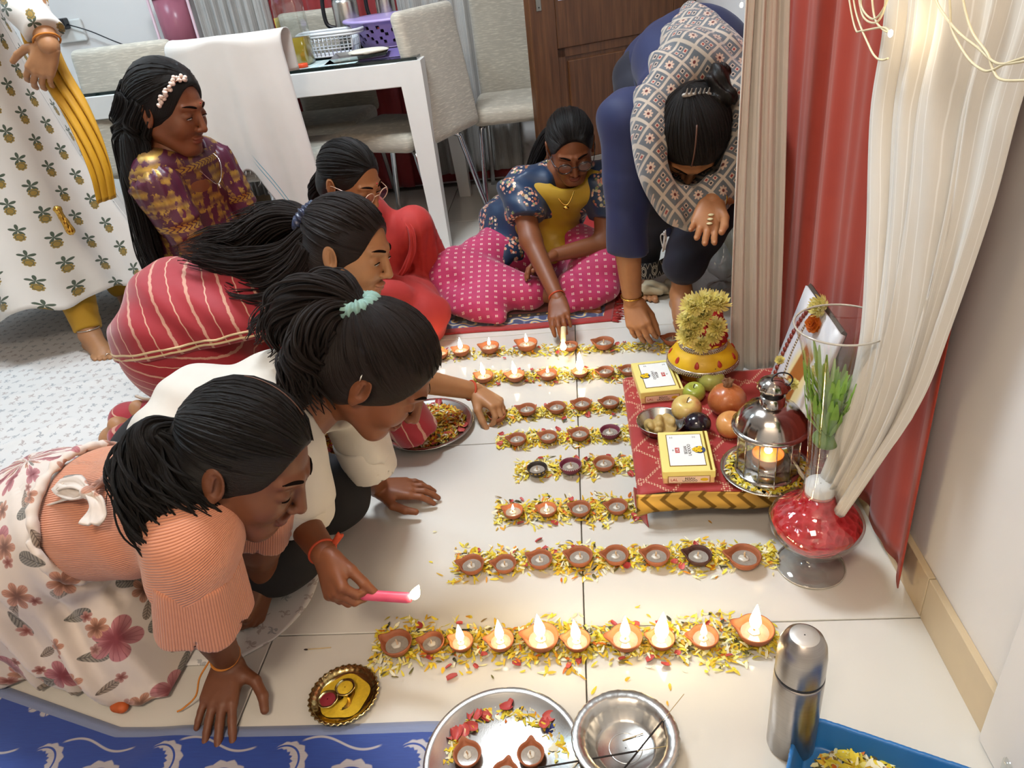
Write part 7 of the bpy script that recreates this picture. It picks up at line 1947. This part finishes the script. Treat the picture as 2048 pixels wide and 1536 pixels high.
Pn = catmull([nc + A([-.01, -.06, .018]), nc + A([.055, -.055, -.02]), nc + A([.092, -.02, -.085]), nc + A([.09, .035, -.03]), nc + A([.02, .062, .015])], 8); b = MB(); b.tube(Pn, .0014, 6); nk = p2.add('necklace', b, SILVJ)
b = MB(); b.ell(nc + A([.094, -.018, -.092]), (.004, .004, .007), 10, 8); p2.add('pendant', b, SILVJ, None, nk)
p2.hair_cap(HAIR, (.0, -.06, -.14), vol=.013, line=.006, low=-.12, ears=False); p2.comb((0, -.105, -.04), 150, .014, line=.006)
for P, n, sp, sd_ in (([p2.hp((.0, -.09, .03)), p2.hp((.0, -.115, -.06)), A([-1.185, 1.985, .62]), A([-1.20, 1.98, .48]), A([-1.20, 1.95, .36])], 60, (.055, .06, .06, .05, .04), 41), ([p2.hp((.065, -.03, .02)), p2.hp((.075, -.055, -.06)), A([-1.16, 1.885, .64]), A([-1.17, 1.865, .50]), A([-1.16, 1.85, .36])], 50, (.03, .035, .04, .035, .025), 42), ([p2.hp((.05, -.07, .02)), p2.hp((.055, -.09, -.07)), A([-1.19, 1.93, .60]), A([-1.21, 1.91, .45]), A([-1.20, 1.89, .33])], 50, (.045, .05, .045, .04, .03), 43), ([p2.hp((-.06, -.05, .02)), p2.hp((-.07, -.07, -.06)), A([-1.15, 2.09, .62]), A([-1.17, 2.09, .48])], 30, (.04, .04, .04, .03), 44), ([p2.hp((.07, -.005, -.02)), p2.hp((.074, -.02, -.08)), A([-1.12, 1.88, .66]), A([-1.14, 1.87, .54])], 16, (.014, .016, .014, .01), 45)):
    p2.lock(P, n, sp, .0018, .004, 3, seed=sd_)
p2.hair_done('waist-long straight black hair')
tk = empty('x', (0, 0, 0)); bpy.data.objects.remove(tk)
jp = [p2.hp((.050 + .0 * k, .02 - .0 * k, .095)) for k in range(1)]
b0 = MB(); b0.tube(p2.hp(catmull([(.078, .030, .030), (.070, .045, .062), (.050, .055, .088), (.02, .062, .100)], 6)), .002, 6); clip = p2.add('hair_clip', b0, pm('rose_gold', '#c79a80', .25, 1.0))
PEARL = pm('pearl_pink', '#e6cdbf', .2, coat=.4); cp = catmull([(.080, .030, .028), (.073, .046, .062), (.053, .056, .090), (.02, .063, .103)], 5); rr = np.random.default_rng(1)
for k, q in enumerate(cp):
    for j in range(2):
        b = MB(); b.ell(p2.hp(q + rr.normal(0, .004, 3)), (.006, .0045, .0055), 8, 6, frame(rr.normal(size=3), rr.normal(size=3))); p2.add('petal_bead', b, PEARL, None, clip)
b = MB(); b.ell(p2.hp((0, .0945, .040)), (.0022,) * 3, 8, 6); p2.add('bindi', b, pm('red_bindi', '#a3211c', .6))
# ================================================================== girl with dark round glasses, sitting cross-legged
def m_navyfloral():
    m = Mat('navy_satin_floral'); o = m.attr('uvw'); x, y, z = m.xyz(o)
    v = m.n.new('ShaderNodeTexVoronoi'); m._in(v.inputs['Vector'], o); v.inputs['Scale'].default_value = 13; d = S_(m, v.outputs['Distance']); cl = m.sstep(.56, .48, d + m.noise(o, 60, 2) * .12)
    w2 = m.n.new('ShaderNodeTexVoronoi'); m._in(w2.inputs['Vector'], o); w2.inputs['Scale'].default_value = 85; d2 = S_(m, w2.outputs['Distance']); r2 = m.xyz(S_(m, w2.outputs['Color']))[0]
    pet = cl * m.sstep(.52, .46, d2); c = m.ramp(r2, [(0, rgb('#c06a58')), (.35, rgb('#d99a80')), (.6, rgb('#e6cdb4')), (.8, rgb('#6c7a48')), (1, rgb('#b5503c'))])
    base = m.mix(m.noise(o, 8, 3), rgb('#0e1b33'), rgb('#1c3a5e')); m.set(color=m.mix(pet, base, c), rough=.45, sheen=.1); return m.mat
def m_pinkdots():
    m = Mat('pink_butti_cotton'); o = m.attr('uvw'); x, y, z = m.xyz(o); X, Y = x * 36, y * 36
    cx, cy = m.abs(m.frac(X) - .5), m.abs(m.frac(Y) - .5); sq = m.sstep(.17, .14, m.mx(cx, cy)) * m.sstep(.015, .03, m.mn(cx, cy))
    base = m.mix(m.noise(o, 9, 3), rgb('#a01a50'), rgb('#b92a5c')); m.set(color=m.mix(sq * .9, base, rgb('#dfc3b8')), rough=.7, sheen=.3); return m.mat
NAVF = m_navyfloral(); PNKD = m_pinkdots(); YELC = cloth('mustard_silk', '#a88416', '#c09a22', .5)
p7 = Person((-.15, 2.42, 0), 'girl in navy floral jacket and dotted pink trousers sitting cross-legged', SK1)
p7.head((-.018, 2.372, .508), (.10, -.86, -.48), (.02, -.45, .88), .93)
NB = A([-.045, 2.455, .405]); HI = A([-.165, 2.60, .11]); Sr, Sl = A([-.195, 2.420, .375]), A([.085, 2.435, .365])
B = p7.body; B.rc(NB, p7.hp((0, -.035, -.10)), .044, .042, .02); B.rc(HI + A([0, 0, .08]), NB, .08, .065, .03)
W7 = G(1117, 600, .115); E7 = A([-.165, 2.290, .245]); B.chain([Sr, E7, W7], [.042, .034, .0225], .02)
Wl7 = A([-.09, 2.30, .185]); El7 = A([.075, 2.36, .19]); B.chain([Sl, El7, Wl7], [.042, .034, .0225], .02)
H7 = G(1122, 655, .075)
p7.hands.append(hand(W7, H7 - W7, (-.8, .1, .2), (.1, .35, -.6), .95, curl=(.35, .55, .35), spread=.05, forearm=W7 + (E7 - W7) * .25, fr=.024, thumb=((.8, .35, .45), (.85, .0, .55), (.85, -.1, .5))))
p7.hands.append(hand(Wl7, (-.85, -.15, -.20), (0, -.5, .8), (-.1, -.4, -.8), .95, curl=(.45, .45, .3), spread=.06, forearm=Wl7 + (El7 - Wl7) * .25, fr=.024))
AK = G(1098, 600, .05); p7.hands.append(foot(A([-.085, 2.255, .055]), (.9, -.35, .05), (-.1, -.6, .8), (0, -.3, -1), .88, shin=A([-.19, 2.29, .07]), sr=.036))
p7.finish(.0062); p7.face(.75)
S = SDF(); sd = (1, .1, 0)
S.rc(HI + A([0, 0, .05]), NB + A([-.02, .015, -.06]), .115, .095, .05, side=sd, w=1.25); S.rc(Sr, Sl, .056, .056, .03)
S.chain([HI + A([.0, -.02, .10]), A([-.09, 2.44, .15])], [.10, .05], .05); S.rc(NB + A([0, -.05, .02]), p7.hp((0, 0, -.13)), .055, .05, .01, '-'); S.warp = wrinkle(.002, 50, (.3, .2, 1)); p7.wear('yellow_kurti', S, YELC, .0065)
S = SDF(); S.rc(HI + A([-.03, .03, .05]), NB + A([-.02, .03, -.055]), .128, .106, .05, side=sd, w=1.28); S.rc(Sr + A([0, .01, .004]), Sl + A([0, .01, .004]), .064, .064, .03)
S.cc(Sr + A([0, .01, .02]), Sr + (E7 - Sr) * .60, .066, .064, .025); S.cc(Sl + A([0, .01, .02]), Sl + (El7 - Sl) * .60, .064, .062, .025)
S.rc(HI + A([-.08, .02, .05]), A([-.30, 2.46, .125]), .10, .045, .05, side=(.6, -.2, 0), w=1.3); S.rc(HI + A([-.10, .03, .10]), A([-.28, 2.52, .13]), .09, .05, .05)
S.rc(NB + A([.015, -.09, .02]), A([-.03, 2.33, .14]), .058, .085, .02, '-'); S.rc(NB + A([0, -.03, .06]), p7.hp((0, 0, -.12)), .06, .05, .015, '-'); S.el((-.06, 2.36, .14), (.09, .10, .08), None, .02, '-')
S.warp = wrinkle(.004, 42, (.6, .3, .6)); p7.wear('floral_jacket', S, NAVF, .0065, lambda V: V)
S = SDF(); K7, K7l = A([-.455, 2.395, .105]), A([.075, 2.375, .115])
S.chain([HI + A([-.06, 0, .0]), K7], [.115, .088], .05); S.chain([HI + A([.06, -.02, .0]), K7l], [.115, .088], .05); S.rc(HI + A([-.06, .02, 0]), HI + A([.06, .02, 0]), .12, .12, .04)
S.rc(K7, A([-.185, 2.285, .065]), .085, .062, .04); S.rc(K7l, A([-.03, 2.29, .07]), .085, .060, .04); S.el((-.375, 2.275, .06), (.12, .10, .062), rotz(-.5), .04); S.el((.03, 2.29, .055), (.085, .075, .055), None, .03)
S.rc(A([-.34, 2.225, .04]), A([-.29, 2.185, .025]), .05, .028, .04); S.rc(A([-.02, 2.255, .04]), A([-.055, 2.225, .03]), .04, .024, .03)
S.warp = lambda P: .005 * wav(P, 30, (.8, .5, .3), 2.5 * wav(P, 10, (0, 1, .5))) + .003 * wav(P, 66, (.4, .8, .2), 2 * wav(P, 18, (1, 0, .4))); S.cut((0, 0, .013), (0, 0, -1))
p7.wear('dotted_trousers', S, PNKD, .0075, lambda V: np.stack([V[:, 0] * 1.0, V[:, 1] * .95 + V[:, 2] * .9, V[:, 2] * 0], 1))
p7.hair_cap(HAIR, (.0, -.105, .02), vol=.007, line=.008); p7.comb((0, -.105, .02), 150, .009, line=.008); T7 = p7.hp((0, -.11, 0)); p7.lock([T7, T7 + A([-.06, .05, -.04]), T7 + A([-.12, .07, -.14]), T7 + A([-.14, .06, -.24])], 36, (.016, .03, .03, .015), .0018, .004, 4, seed=51); p7.hair_done('black hair pulled back tightly')
spectacles(p7, pm('dark_brown_acetate', '#2a1812', .15, coat=.5), LENS, .0215, .0019)
for sd_ in (-1, 1): b = MB(); b.tube(p7.hp([(sd_ * .079, -.004, -.042), (sd_ * .080, -.004, -.052)]), .0016, 6); p7.add('earring', b, GOLDJ)
Pn = catmull([NB + A([-.055, -.01, .02]), NB + A([-.035, -.075, -.035]), NB + A([.0, -.10, -.075]), NB + A([.03, -.08, -.035]), NB + A([.055, -.02, .02])], 8); b = MB(); b.tube(Pn, .0018, 6); nk = p7.add('necklace', b, GOLDJ); b = MB(); b.ell(NB + A([.0, -.105, -.082]), (.010, .005, .006), 10, 8); p7.add('pendant', b, GOLDJ, None, nk)
b = ring(W7 + (E7 - W7) * .07, E7 - W7, .0242, .0024); p7.add('thread_bracelet', b, RAKHI)
cd = empty('candle', H7, 'short candle burning upside down in the seated girl\'s fingers', 'candle'); c0 = G(1127, 655, .085); c1 = G(1126, 682, .060); b = MB(); b.tube([c0, c1], [.008, .0075], 16); put('wax', b, pm('cream_wax', '#e6d6a8', .4), cd)
b = MB(); flame_geo(b, (0, 0, 0), .036, .0095); put('flame', MB().add(b.V() * A([1, 1, 1]) + (c1 + A([0, -.016, -.022])), b.f), FLAME, cd); b = MB(); b.tube([c1, c1 + A([0, -.016, -.018])], .001, 6); put('wick', b, BLACKP, cd); flame_light(c1 + A([.0, -.03, .0]), .012)

# ================================================================== woman in navy bending over with a printed scarf
NAVY = cloth('navy_cotton', '#141c44', '#1b2654', .7); NAVYD = cloth('dark_navy_cotton', '#0d0d1c', '#15152a', .75)
def m_ajrakh():
    m = Mat('block_print_scarf'); o = m.attr('uvw'); x, y, z = m.xyz(o); X, Y = (x + y) * 17, (x - y) * 17; ix, iy = m.floor(X), m.floor(Y); cx, cy = m.frac(X) - .5, m.frac(Y) - .5
    par = m.math('MODULO', m.abs(ix + iy), 2.0) > .5; r_ = m.sqrt(cx * cx + cy * cy); t = m.atan2(cy, cx); edge = m.sstep(.40, .44, m.mx(m.abs(cx), m.abs(cy)))
    star = m.sstep(.02, -.02, r_ - (.16 + .12 * m.abs(m.cos(t * 4)))); core = m.sstep(.10, .07, r_); bx, by = m.abs(m.abs(cx) - .17), m.abs(m.abs(cy) - .17); blk = m.sstep(.12, .10, m.mx(bx, by)); inner = m.sstep(.07, .05, m.mx(bx, by)); q = (cx * cy) > 0.0
    base = m.mix(m.noise(o, 10, 3), rgb('#4f545c'), rgb('#6a6e72')); cA = m.mix(core, m.mix(star, base, rgb('#c6ab98')), rgb('#5a1a18')); cB = m.mix(inner, m.mix(blk, base, rgb('#c2ad9c')), m.mix(q, rgb('#20242e'), rgb('#8f2a24')))
    c = m.mix(edge, m.mix(par, cB, cA), rgb('#b9ab9c')); m.set(color=c, rough=.8, sheen=.3); return m.mat
AJR = m_ajrakh()
p8 = Person((.32, 2.30, 0), 'woman in navy bending over with a printed scarf round her neck', SK4)
p8.head((.288, 1.935, .615), (-.06, -.30, -.95), (.04, -.95, .30), 1.06)
NB = A([.305, 2.055, .685]); HI = A([.345, 2.52, .70]); WA = A([.34, 2.30, .735]); Sr, Sl = A([.140, 2.020, .650]), A([.455, 2.03, .650])
B = p8.body; B.rc(NB, p8.hp((0, -.035, -.10)), .052, .048, .02); B.rc(WA, NB, .09, .08, .03, side=(1, 0, 0), w=1.3)
E8 = A([.122, 1.985, .345]); W8 = G(1265, 603, .135); B.chain([Sr, E8, W8], [.052, .040, .027], .02)
El8 = A([.462, 1.98, .47]); Wl8 = G(1424, 400, .47); B.chain([Sl, El8, Wl8], [.050, .038, .026], .02)
p8.hands.append(hand(W8, G(1288, 690, .045) - W8, (.3, -.6, .2), (.2, .5, -.3), 1.06, curl=(.55, .6, .35), spread=.04, forearm=W8 + (E8 - W8) * .25, fr=.028, thumb=((.8, .35, .45), (.85, .0, .5), (.85, -.05, .5))))
p8.hands.append(hand(Wl8, (-.30, -.62, -.55), (.3, .1, .0), (.05, -.60, .75), 1.05, curl=(.25, .40, .25), spread=.10, forearm=Wl8 + (El8 - Wl8) * .25, fr=.028, thumb=((.75, .45, .3), (.9, .1, .4), (.9, -.1, .4))))
F8 = G(1368, 600, .065); p8.hands.append(foot(F8 + A([0, .06, 0]), (.0, -1, 0), (0, 0, 1), (-1, 0, 0), 1.0, shin=F8 + A([.005, .08, .14]))); 
F9 = A([.20, 2.42, .065]); p8.hands.append(foot(F9, (.0, -1, 0), (0, 0, 1), (1, 0, 0), 1.0, shin=F9 + A([0, .01, .12])))
p8.finish(.0065); p8.face(.1)
S = SDF(); sd = (1, .1, 0); S.rc(HI + A([0, .02, -.02]), WA, .150, .125, .05, side=sd, w=1.15); S.rc(WA, NB + A([0, .03, -.02]), .125, .110, .05, side=sd, w=1.3); S.rc(Sr, Sl, .072, .072, .03)
S.rc(Sr, Sr + (E8 - Sr) * .6, .074, .064, .03); S.cc(Sr + (E8 - Sr) * .45, E8 + (W8 - E8) * .22, .066, .058, .01); S.rc(Sl, Sl + (El8 - Sl) * .8, .072, .060, .03)
S.rc(HI + A([0, .02, -.05]), A([.31, 2.36, .34]), .155, .135, .06, side=sd, w=1.15); S.rc(NB + A([0, -.05, .0]), p8.hp((0, 0, -.13)), .06, .055, .02, '-'); S.warp = wrinkle(.004, 32, (.6, .5, .5)); S.cut((0, 0, .30), (0, -.2, -1)); p8.wear('navy_kurta', S, NAVY, .008)
S = SDF(); S.chain([HI + A([.05, 0, -.05]), A([.40, 2.20, .36]), F8 + A([.01, .065, .10])], [.13, .085, .070], .04); S.chain([HI + A([-.10, 0, -.05]), A([.22, 2.28, .36]), F9 + A([0, .0, .06])], [.12, .085, .065], .04); S.cut((0, 0, .075), (0, 0, -1)); S.warp = wrinkle(.003, 40, (.3, .4, .9)); p8.wear('trousers', S, NAVYD, .008)
# patterned kurta hem behind the knees
BW = Mat('black_white_border'); o_ = BW.attr('uvw'); x, y, z = BW.xyz(o_); cx = BW.frac(x * 26) - .5; cy = y; r_ = BW.sqrt(cx * cx + (cy - .5) * (cy - .5) * .8); pt = BW.mx(BW.sstep(.05, .0, BW.abs(BW.abs(r_ - .20) - .05)), BW.mx(BW.sstep(.06, .03, BW.abs(BW.math('PINGPONG', x * 60, .5) - .25 + (cy - .12) * 1.2)), BW.sstep(.06, .03, BW.abs(BW.math('PINGPONG', x * 60, .5) - .25 + (cy - .88) * 1.2)))); BW.set(color=BW.mix(pt, rgb('#161216'), rgb('#b5aa98')), rough=.8); BW = BW.mat
q = MB(); hp_ = catmull([G(1278, 555, .10), G(1310, 552, .10), G(1340, 535, .115), G(1362, 505, .15)], 6)
def fn(u, v):
    i = np.clip(u * (len(hp_) - 1), 0, len(hp_) - 1.001); k = i.astype(int); t = (i - k)[:, None]; P = hp_[k] * (1 - t) + hp_[k + 1] * t; P = P.copy(); P[:, 2] += (1 - v) * .055 - .02; P[:, 1] += .03; return P
q.grid(fn, 30, 6, thick=.003); V = q.V(); at = np.concatenate(q.at); at[:, 0] *= .17; p8.add('border_hem', q, BW).data.attributes['uvw'].data.foreach_set('vector', at.astype(np.float32).ravel())
S = SDF(); rr = np.random.default_rng(6)
for k in range(8): S.el(G(1285 + 9 * k, 585 - (k > 4) * 8, .025) + A([0, .02, rr.uniform(-.01, .015)]), (.028, .03, .018), rotz(rr.uniform(0, 3)), .01)
S.warp = wrinkle(.003, 150, (.7, .4, .6)); S.cut((0, 0, .004), (0, 0, -1)); tag(put('cotton_cloth', S.mesh(.004, 1), cloth('cream_cotton', '#b8a88a', '#cbbd9f', .85)), 'crumpled cream cotton cloth on the floor by the bending woman', 'cloth')
# scarf: broad loop over the nape and down both sides of the face
S = SDF(); nb = A([.315, 2.10, .745])
Lp = catmull([G(1385, 75, .80), A([.25, 2.02, .745]), A([.195, 1.93, .665]), A([.20, 1.895, .56]), A([.245, 1.90, .475]), A([.275, 1.915, .44])], 6); Rp = catmull([G(1385, 75, .80), A([.38, 2.02, .745]), A([.425, 1.93, .665]), A([.40, 1.895, .56]), A([.335, 1.90, .475]), A([.285, 1.915, .44])], 6)
for Pq in (Lp, Rp):
    for i in range(len(Pq) - 1): S.rc(Pq[i], Pq[i + 1], .050, .050, .02)
S.rc(A([.315, 2.02, .765]), G(1390, 55, .82), .085, .060, .03, side=(1, 0, 0), w=1.25); S.rc(A([.21, 1.97, .60]), A([.27, 1.955, .50]), .05, .05, .03); S.rc(A([.40, 1.97, .60]), A([.31, 1.955, .50]), .05, .05, .03); S.rc(A([.24, 1.955, .50]), A([.33, 1.955, .50]), .055, .055, .03)
S.el(p8.hp((0, .02, .0)), (.082, .11, .10), p8.HR, .01, '-'); S.warp = lambda P: .006 * wav(P, 60, (.9, .1, .4), 2 * wav(P, 14, (0, .3, 1))) + .004 * wav(P, 130, (.8, .5, .2), wav(P, 30, (0, 1, .5)))
p8.wear('scarf', S, AJR, .0065, lambda V: np.stack([V[:, 0], V[:, 2] * .8 + V[:, 1] * .6, V[:, 2] * 0], 1), label='grey scarf block-printed in red, white and blue')
b = MB(); tz = G(1330, 462, .43); rr = np.random.default_rng(2)
for k in range(5): b.tube(catmull([tz + rr.normal(0, .004, 3), tz + A([0, 0, -.02]) + rr.normal(0, .004, 3), tz + A([-.003, 0, -.05]) + rr.normal(0, .004, 3)], 4), .0016, 5)
p8.add('scarf_tassel', b, pm('grey_white_thread', '#a8a3a0', .8))['kind'] = 'stuff'
p8.hair_cap(HAIR, (.02, -.06, .085), vol=.010, line=-.012, low=-.11, ears=False); p8.comb((.02, -.085, .07), 190, .012, line=-.012)
S = SDF(); bc = p8.hp((-.045, -.085, .085)); rr = np.random.default_rng(4)
for k in range(10): S.el(bc + rr.normal(0, .016, 3), (.024, .020, .020), frame(rr.normal(size=3), rr.normal(size=3)), .012)
S.warp = lambda P: .004 * wav(P, 300, (.6, .5, .4), 3 * wav(P, 60, (.2, .9, .3))); V, F = S.mesh(.004); p8.hairV.append((V, F, V * 3)); p8.lock([bc, bc + A([-.03, .0, -.02]), bc + A([-.05, -.01, -.07]), bc + A([-.045, -.02, -.13])], 7, (.006, .006, .004), .0014, .004, 4, seed=61, core=0); p8.hair_done('black hair in a messy bun')
S = SDF(); cb = p8.hp((.01, -.075, .105)); 
for k in range(6): S.rc(cb + p8.HR @ A([-.025 + .01 * k, 0, .0]), cb + p8.HR @ A([-.025 + .01 * k, -.012, .020]), .0032, .0018, .002)
S.rc(cb + p8.HR @ A([-.03, 0, 0]), cb + p8.HR @ A([.03, 0, 0]), .005, .005, .003); p8.wear('claw_clip', S, pm('pearl_grey_clip', '#a49c92', .3), .0022)
pp = np.stack([np.full(10, .012), np.linspace(.075, -.01, 10), np.zeros(10)], 1); pp[:, 2] = .032 + .0965 * np.sqrt(np.clip(1 - ((pp[:, 1] + .016) / .1025) ** 2, 0, 1)); b = MB(); b.tube(p8.hp(pp), .0022, 6); p8.add('hair_parting', b, pm('scalp_line', '#5b3d30', .6))
b = ring(W8 + (E8 - W8) * .10, E8 - W8, .031, .0024); p8.add('bangle', b, GOLDJ); b = ring(Wl8 + (El8 - Wl8) * .10, El8 - Wl8, .031, .0024); p8.add('bangle', b, GOLDJ)
for k in range(3): b = MB(); b.ell(Wl8 + nrm((-.22, -.62, -.60)) * (.055 + .012 * k) + nrm((.15, -.55, .75)) * .021, (.008, .006, .003), 8, 6); tag(put('flower_seed', b, pm('pale_seed', '#cdbf95', .6)), 'pale petal scrap held in the open palm of the bending woman', 'petal', 'petal scraps in the open palm')
# small dark round box behind the seated girl
b = MB(); c = G(1200, 495, .03); c[2] = 0; b.lathe([(.001, 0), (.055, 0), (.058, .02), (.056, .045), (.045, .052), (.001, .05)], 36, c, closed=False); tag(put('dark_bowl', b, pm('dark_green_black', '#1d231f', .4)), 'dark round lidded box on the floor behind the seated girl', 'box')

# ================================================================== woman standing at the left edge
def m_butta():
    m = Mat('block_print_kurta'); o = m.attr('uvw'); x, y, z = m.xyz(o); X = x * 15; ix = m.floor(X); Y = y * 12 + m.math('MODULO', m.abs(ix), 2.0) * .5; cx = (m.frac(X) - .5) / 15; cy = (m.frac(Y) - .5) / 12
    r_ = m.sqrt(cx * cx + (cy - .010) * (cy - .010)); t = m.atan2(cy - .010, cx); fl = m.sstep(.001, -.001, r_ - .0135 * (.8 + .2 * m.abs(m.cos(t * 4)))) ; ring_ = m.sstep(.0012, .0004, m.abs(r_ - .0085))
    q = m.sqrt(cx * cx + (cy + .012) * (cy + .012)); t2 = m.atan2(cy + .012, cx); lf = m.sstep(.001, -.001, q - .0200 * m.pw(m.abs(m.cos(t2 * 2.5 + .785)), 1.2)); n_ = m.noise(o, 200, 2)
    base = m.mix(m.noise(o, 7, 3), rgb('#d0cac2'), rgb('#e2ddd6')); c = m.mix(lf, base, rgb('#4a5545')); c = m.mix(fl, c, m.mix(n_, rgb('#a8842c'), rgb('#7a6a3a'))); c = m.mix(ring_ * fl, c, rgb('#4d5548'))
    m.set(color=c, rough=.8, sheen=.2); return m.mat
BUTTA = m_butta(); MUST = cloth('mustard_dupatta', '#c08a12', '#d6a01c', .6); MUSTD = cloth('mustard_leggings', '#a87c10', '#bd8f1c', .75)
p1 = Person((-1.85, 2.45, 0), 'woman standing at the left in white block-printed kurta with mustard dupatta', SK5)
B = p1.body; hip = A([-1.93, 2.50, .78]); W1 = atY(98, 92, 2.17); E1 = A([-1.50, 2.27, 1.14]); B.chain([A([-1.72, 2.42, 1.36]), E1, W1], [.055, .042, .028], .02); B.rc(hip, A([-1.93, 2.5, 1.38]), .12, .10, .03, side=(1, 0, 0), w=1.3)
fA = G(178, 665, .065); fB = G(252, 588, .065)
p1.hands.append(hand(W1, atY(72, 165, 2.15) - W1, (-1, -.2, .3), (-.3, .7, -.3), 1.08, curl=(.35, .5, .35), spread=.10, forearm=W1 + (E1 - W1) * .25, fr=.029, thumb=((.55, .75, .2), (.8, .45, .2), (.9, .3, .2))))
p1.hands.append(foot(fA, (.70, -.72, 0), (0, 0, 1), (1, .5, 0), 1.02, shin=fA + A([-.01, .02, .04]))); p1.hands.append(foot(fB + A([-.01, .02, 0]), (.5, -.85, 0), (0, 0, 1), (-1, 0, 0), 1.02, shin=fB + A([-.01, .02, .04])))
B.chain([hip + A([.05, -.03, -.05]), fA + A([-.006, .014, .03])], [.075, .033], .02); B.chain([hip + A([-.05, .05, -.05]), fB + A([-.014, .028, .03])], [.075, .033], .02)
p1.head((-1.90, 2.46, 1.60), (.75, -.6, -.3), (.2, -.1, .95), 1.03); B.rc(A([-1.92, 2.5, 1.40]), p1.hp((0, -.04, -.10)), .05, .046, .02); p1.finish(.008); p1.face(.4)
ax = [(1.40, .125, 1.35), (1.25, .135, 1.35), (1.05, .130, 1.28), (.85, .165, 1.22), (.60, .215, 1.2), (.40, .265, 1.2), (.14, .335, 1.2)]
q = MB(); n = 160
def fn(u, v):
    z = 1.42 + (.145 - 1.42) * v; zz = A([a[0] for a in ax])[::-1]; r_ = np.interp(z, zz, A([a[1] for a in ax])[::-1]); e = np.interp(z, zz, A([a[2] for a in ax])[::-1]); t = u * 2 * np.pi
    w_ = np.clip((1.0 - z) / .8, 0, 1); f = 1 + w_ * (.050 * np.sin(9 * t + 2 * np.sin(z * 3)) + .03 * np.sin(17 * t + 4 * z)); z = z + .02 * w_ * np.sin(9 * t + 1) * v ** 4 + .05 * np.sin(t + 2.4) * v ** 3
    return np.stack([-1.93 - .03 * w_ + r_ * e * f * np.cos(t), 2.47 + r_ * f * np.sin(t), z], 1)
q.grid(fn, n, 80, thick=.004); V = q.V(); at = np.concatenate(q.at); at = np.stack([at[:, 0] * 1.35, at[:, 1] * 1.21, at[:, 2]], 1); p1.wear('kurta', (V, np.asarray(q.f)), BUTTA, uv=lambda _: at, label='white kurta printed with small yellow and green flowers')
S = SDF(); S.cc(A([-1.72, 2.42, 1.38]), W1 + (E1 - W1) * .18, .075, .052, .02); S.warp = wrinkle(.004, 50, (.3, .2, 1)); p1.wear('sleeve', S, BUTTA, .007, lambda V: np.stack([V[:, 0] + .5 * V[:, 1], V[:, 2], V[:, 2] * 0], 1))
S = SDF(); S.cc(hip + A([.05, -.03, -.2]), fA + A([-.004, .010, .006]), .09, .048, .02); S.cc(hip + A([-.05, .05, -.2]), fB + A([-.012, .026, .006]), .09, .048, .02); S.warp = wrinkle(.002, 70, (.1, .2, 1)); p1.wear('leggings', S, MUSTD, .007)
q = MB(); dp = catmull([atY(42, -60, 2.30), atY(58, 0, 2.29), atY(76, 75, 2.27), atY(108, 150, 2.24), atY(150, 220, 2.21), atY(185, 290, 2.185), atY(205, 345, 2.17), atY(216, 400, 2.165)], 6)
def fn(u, v):
    i = np.clip(v * (len(dp) - 1), 0, len(dp) - 1.001); k = i.astype(int); t = (i - k)[:, None]; P = dp[k] * (1 - t) + dp[k + 1] * t; w_ = .085 - .035 * v
    P = P + np.outer((u - .5) * w_, (1, .35, .12)); P[:, 1] += .007 * np.sin(u * 19 + 2 * np.sin(v * 5)) + .012 * (u - .5) ; return P
q.grid(fn, 26, 50, thick=.003); p1.add('dupatta', q, MUST)
S = SDF(); tp_ = atY(118, 425, 2.19); S.rc(tp_, tp_ + A([.012, 0, -.06]), .008, .014, .004); S.el(tp_ + A([0, 0, .01]), (.012, .012, .012), None, .004); S.warp = lambda P: .002 * np.sin(P[..., 0] * 900); p1.wear('gold_tassel', S, GOLDJ, .003)
b = ring(W1 + (E1 - W1) * .08, E1 - W1, .034, .003); p1.add('thread_bracelet', b, RAKHIY); b = ring(fA + A([-.002, .006, .015]), (0, .1, 1), .038, .0018); p1.add('anklet', b, SILVJ); tr_ = fA + nrm((.70, -.72, 0)) * .128 + A([.0, .0, -.056]) + nrm((.72, .70, 0)) * .010; b = ring(tr_, (.70, -.72, 0), .0092, .0014, 20); p1.add('toe_ring', b, SILVJ)
p1.hair_cap(HAIR, (0, -.105, -.02), vol=.01); p1.hair_done()
bpy.context.view_layer.update()
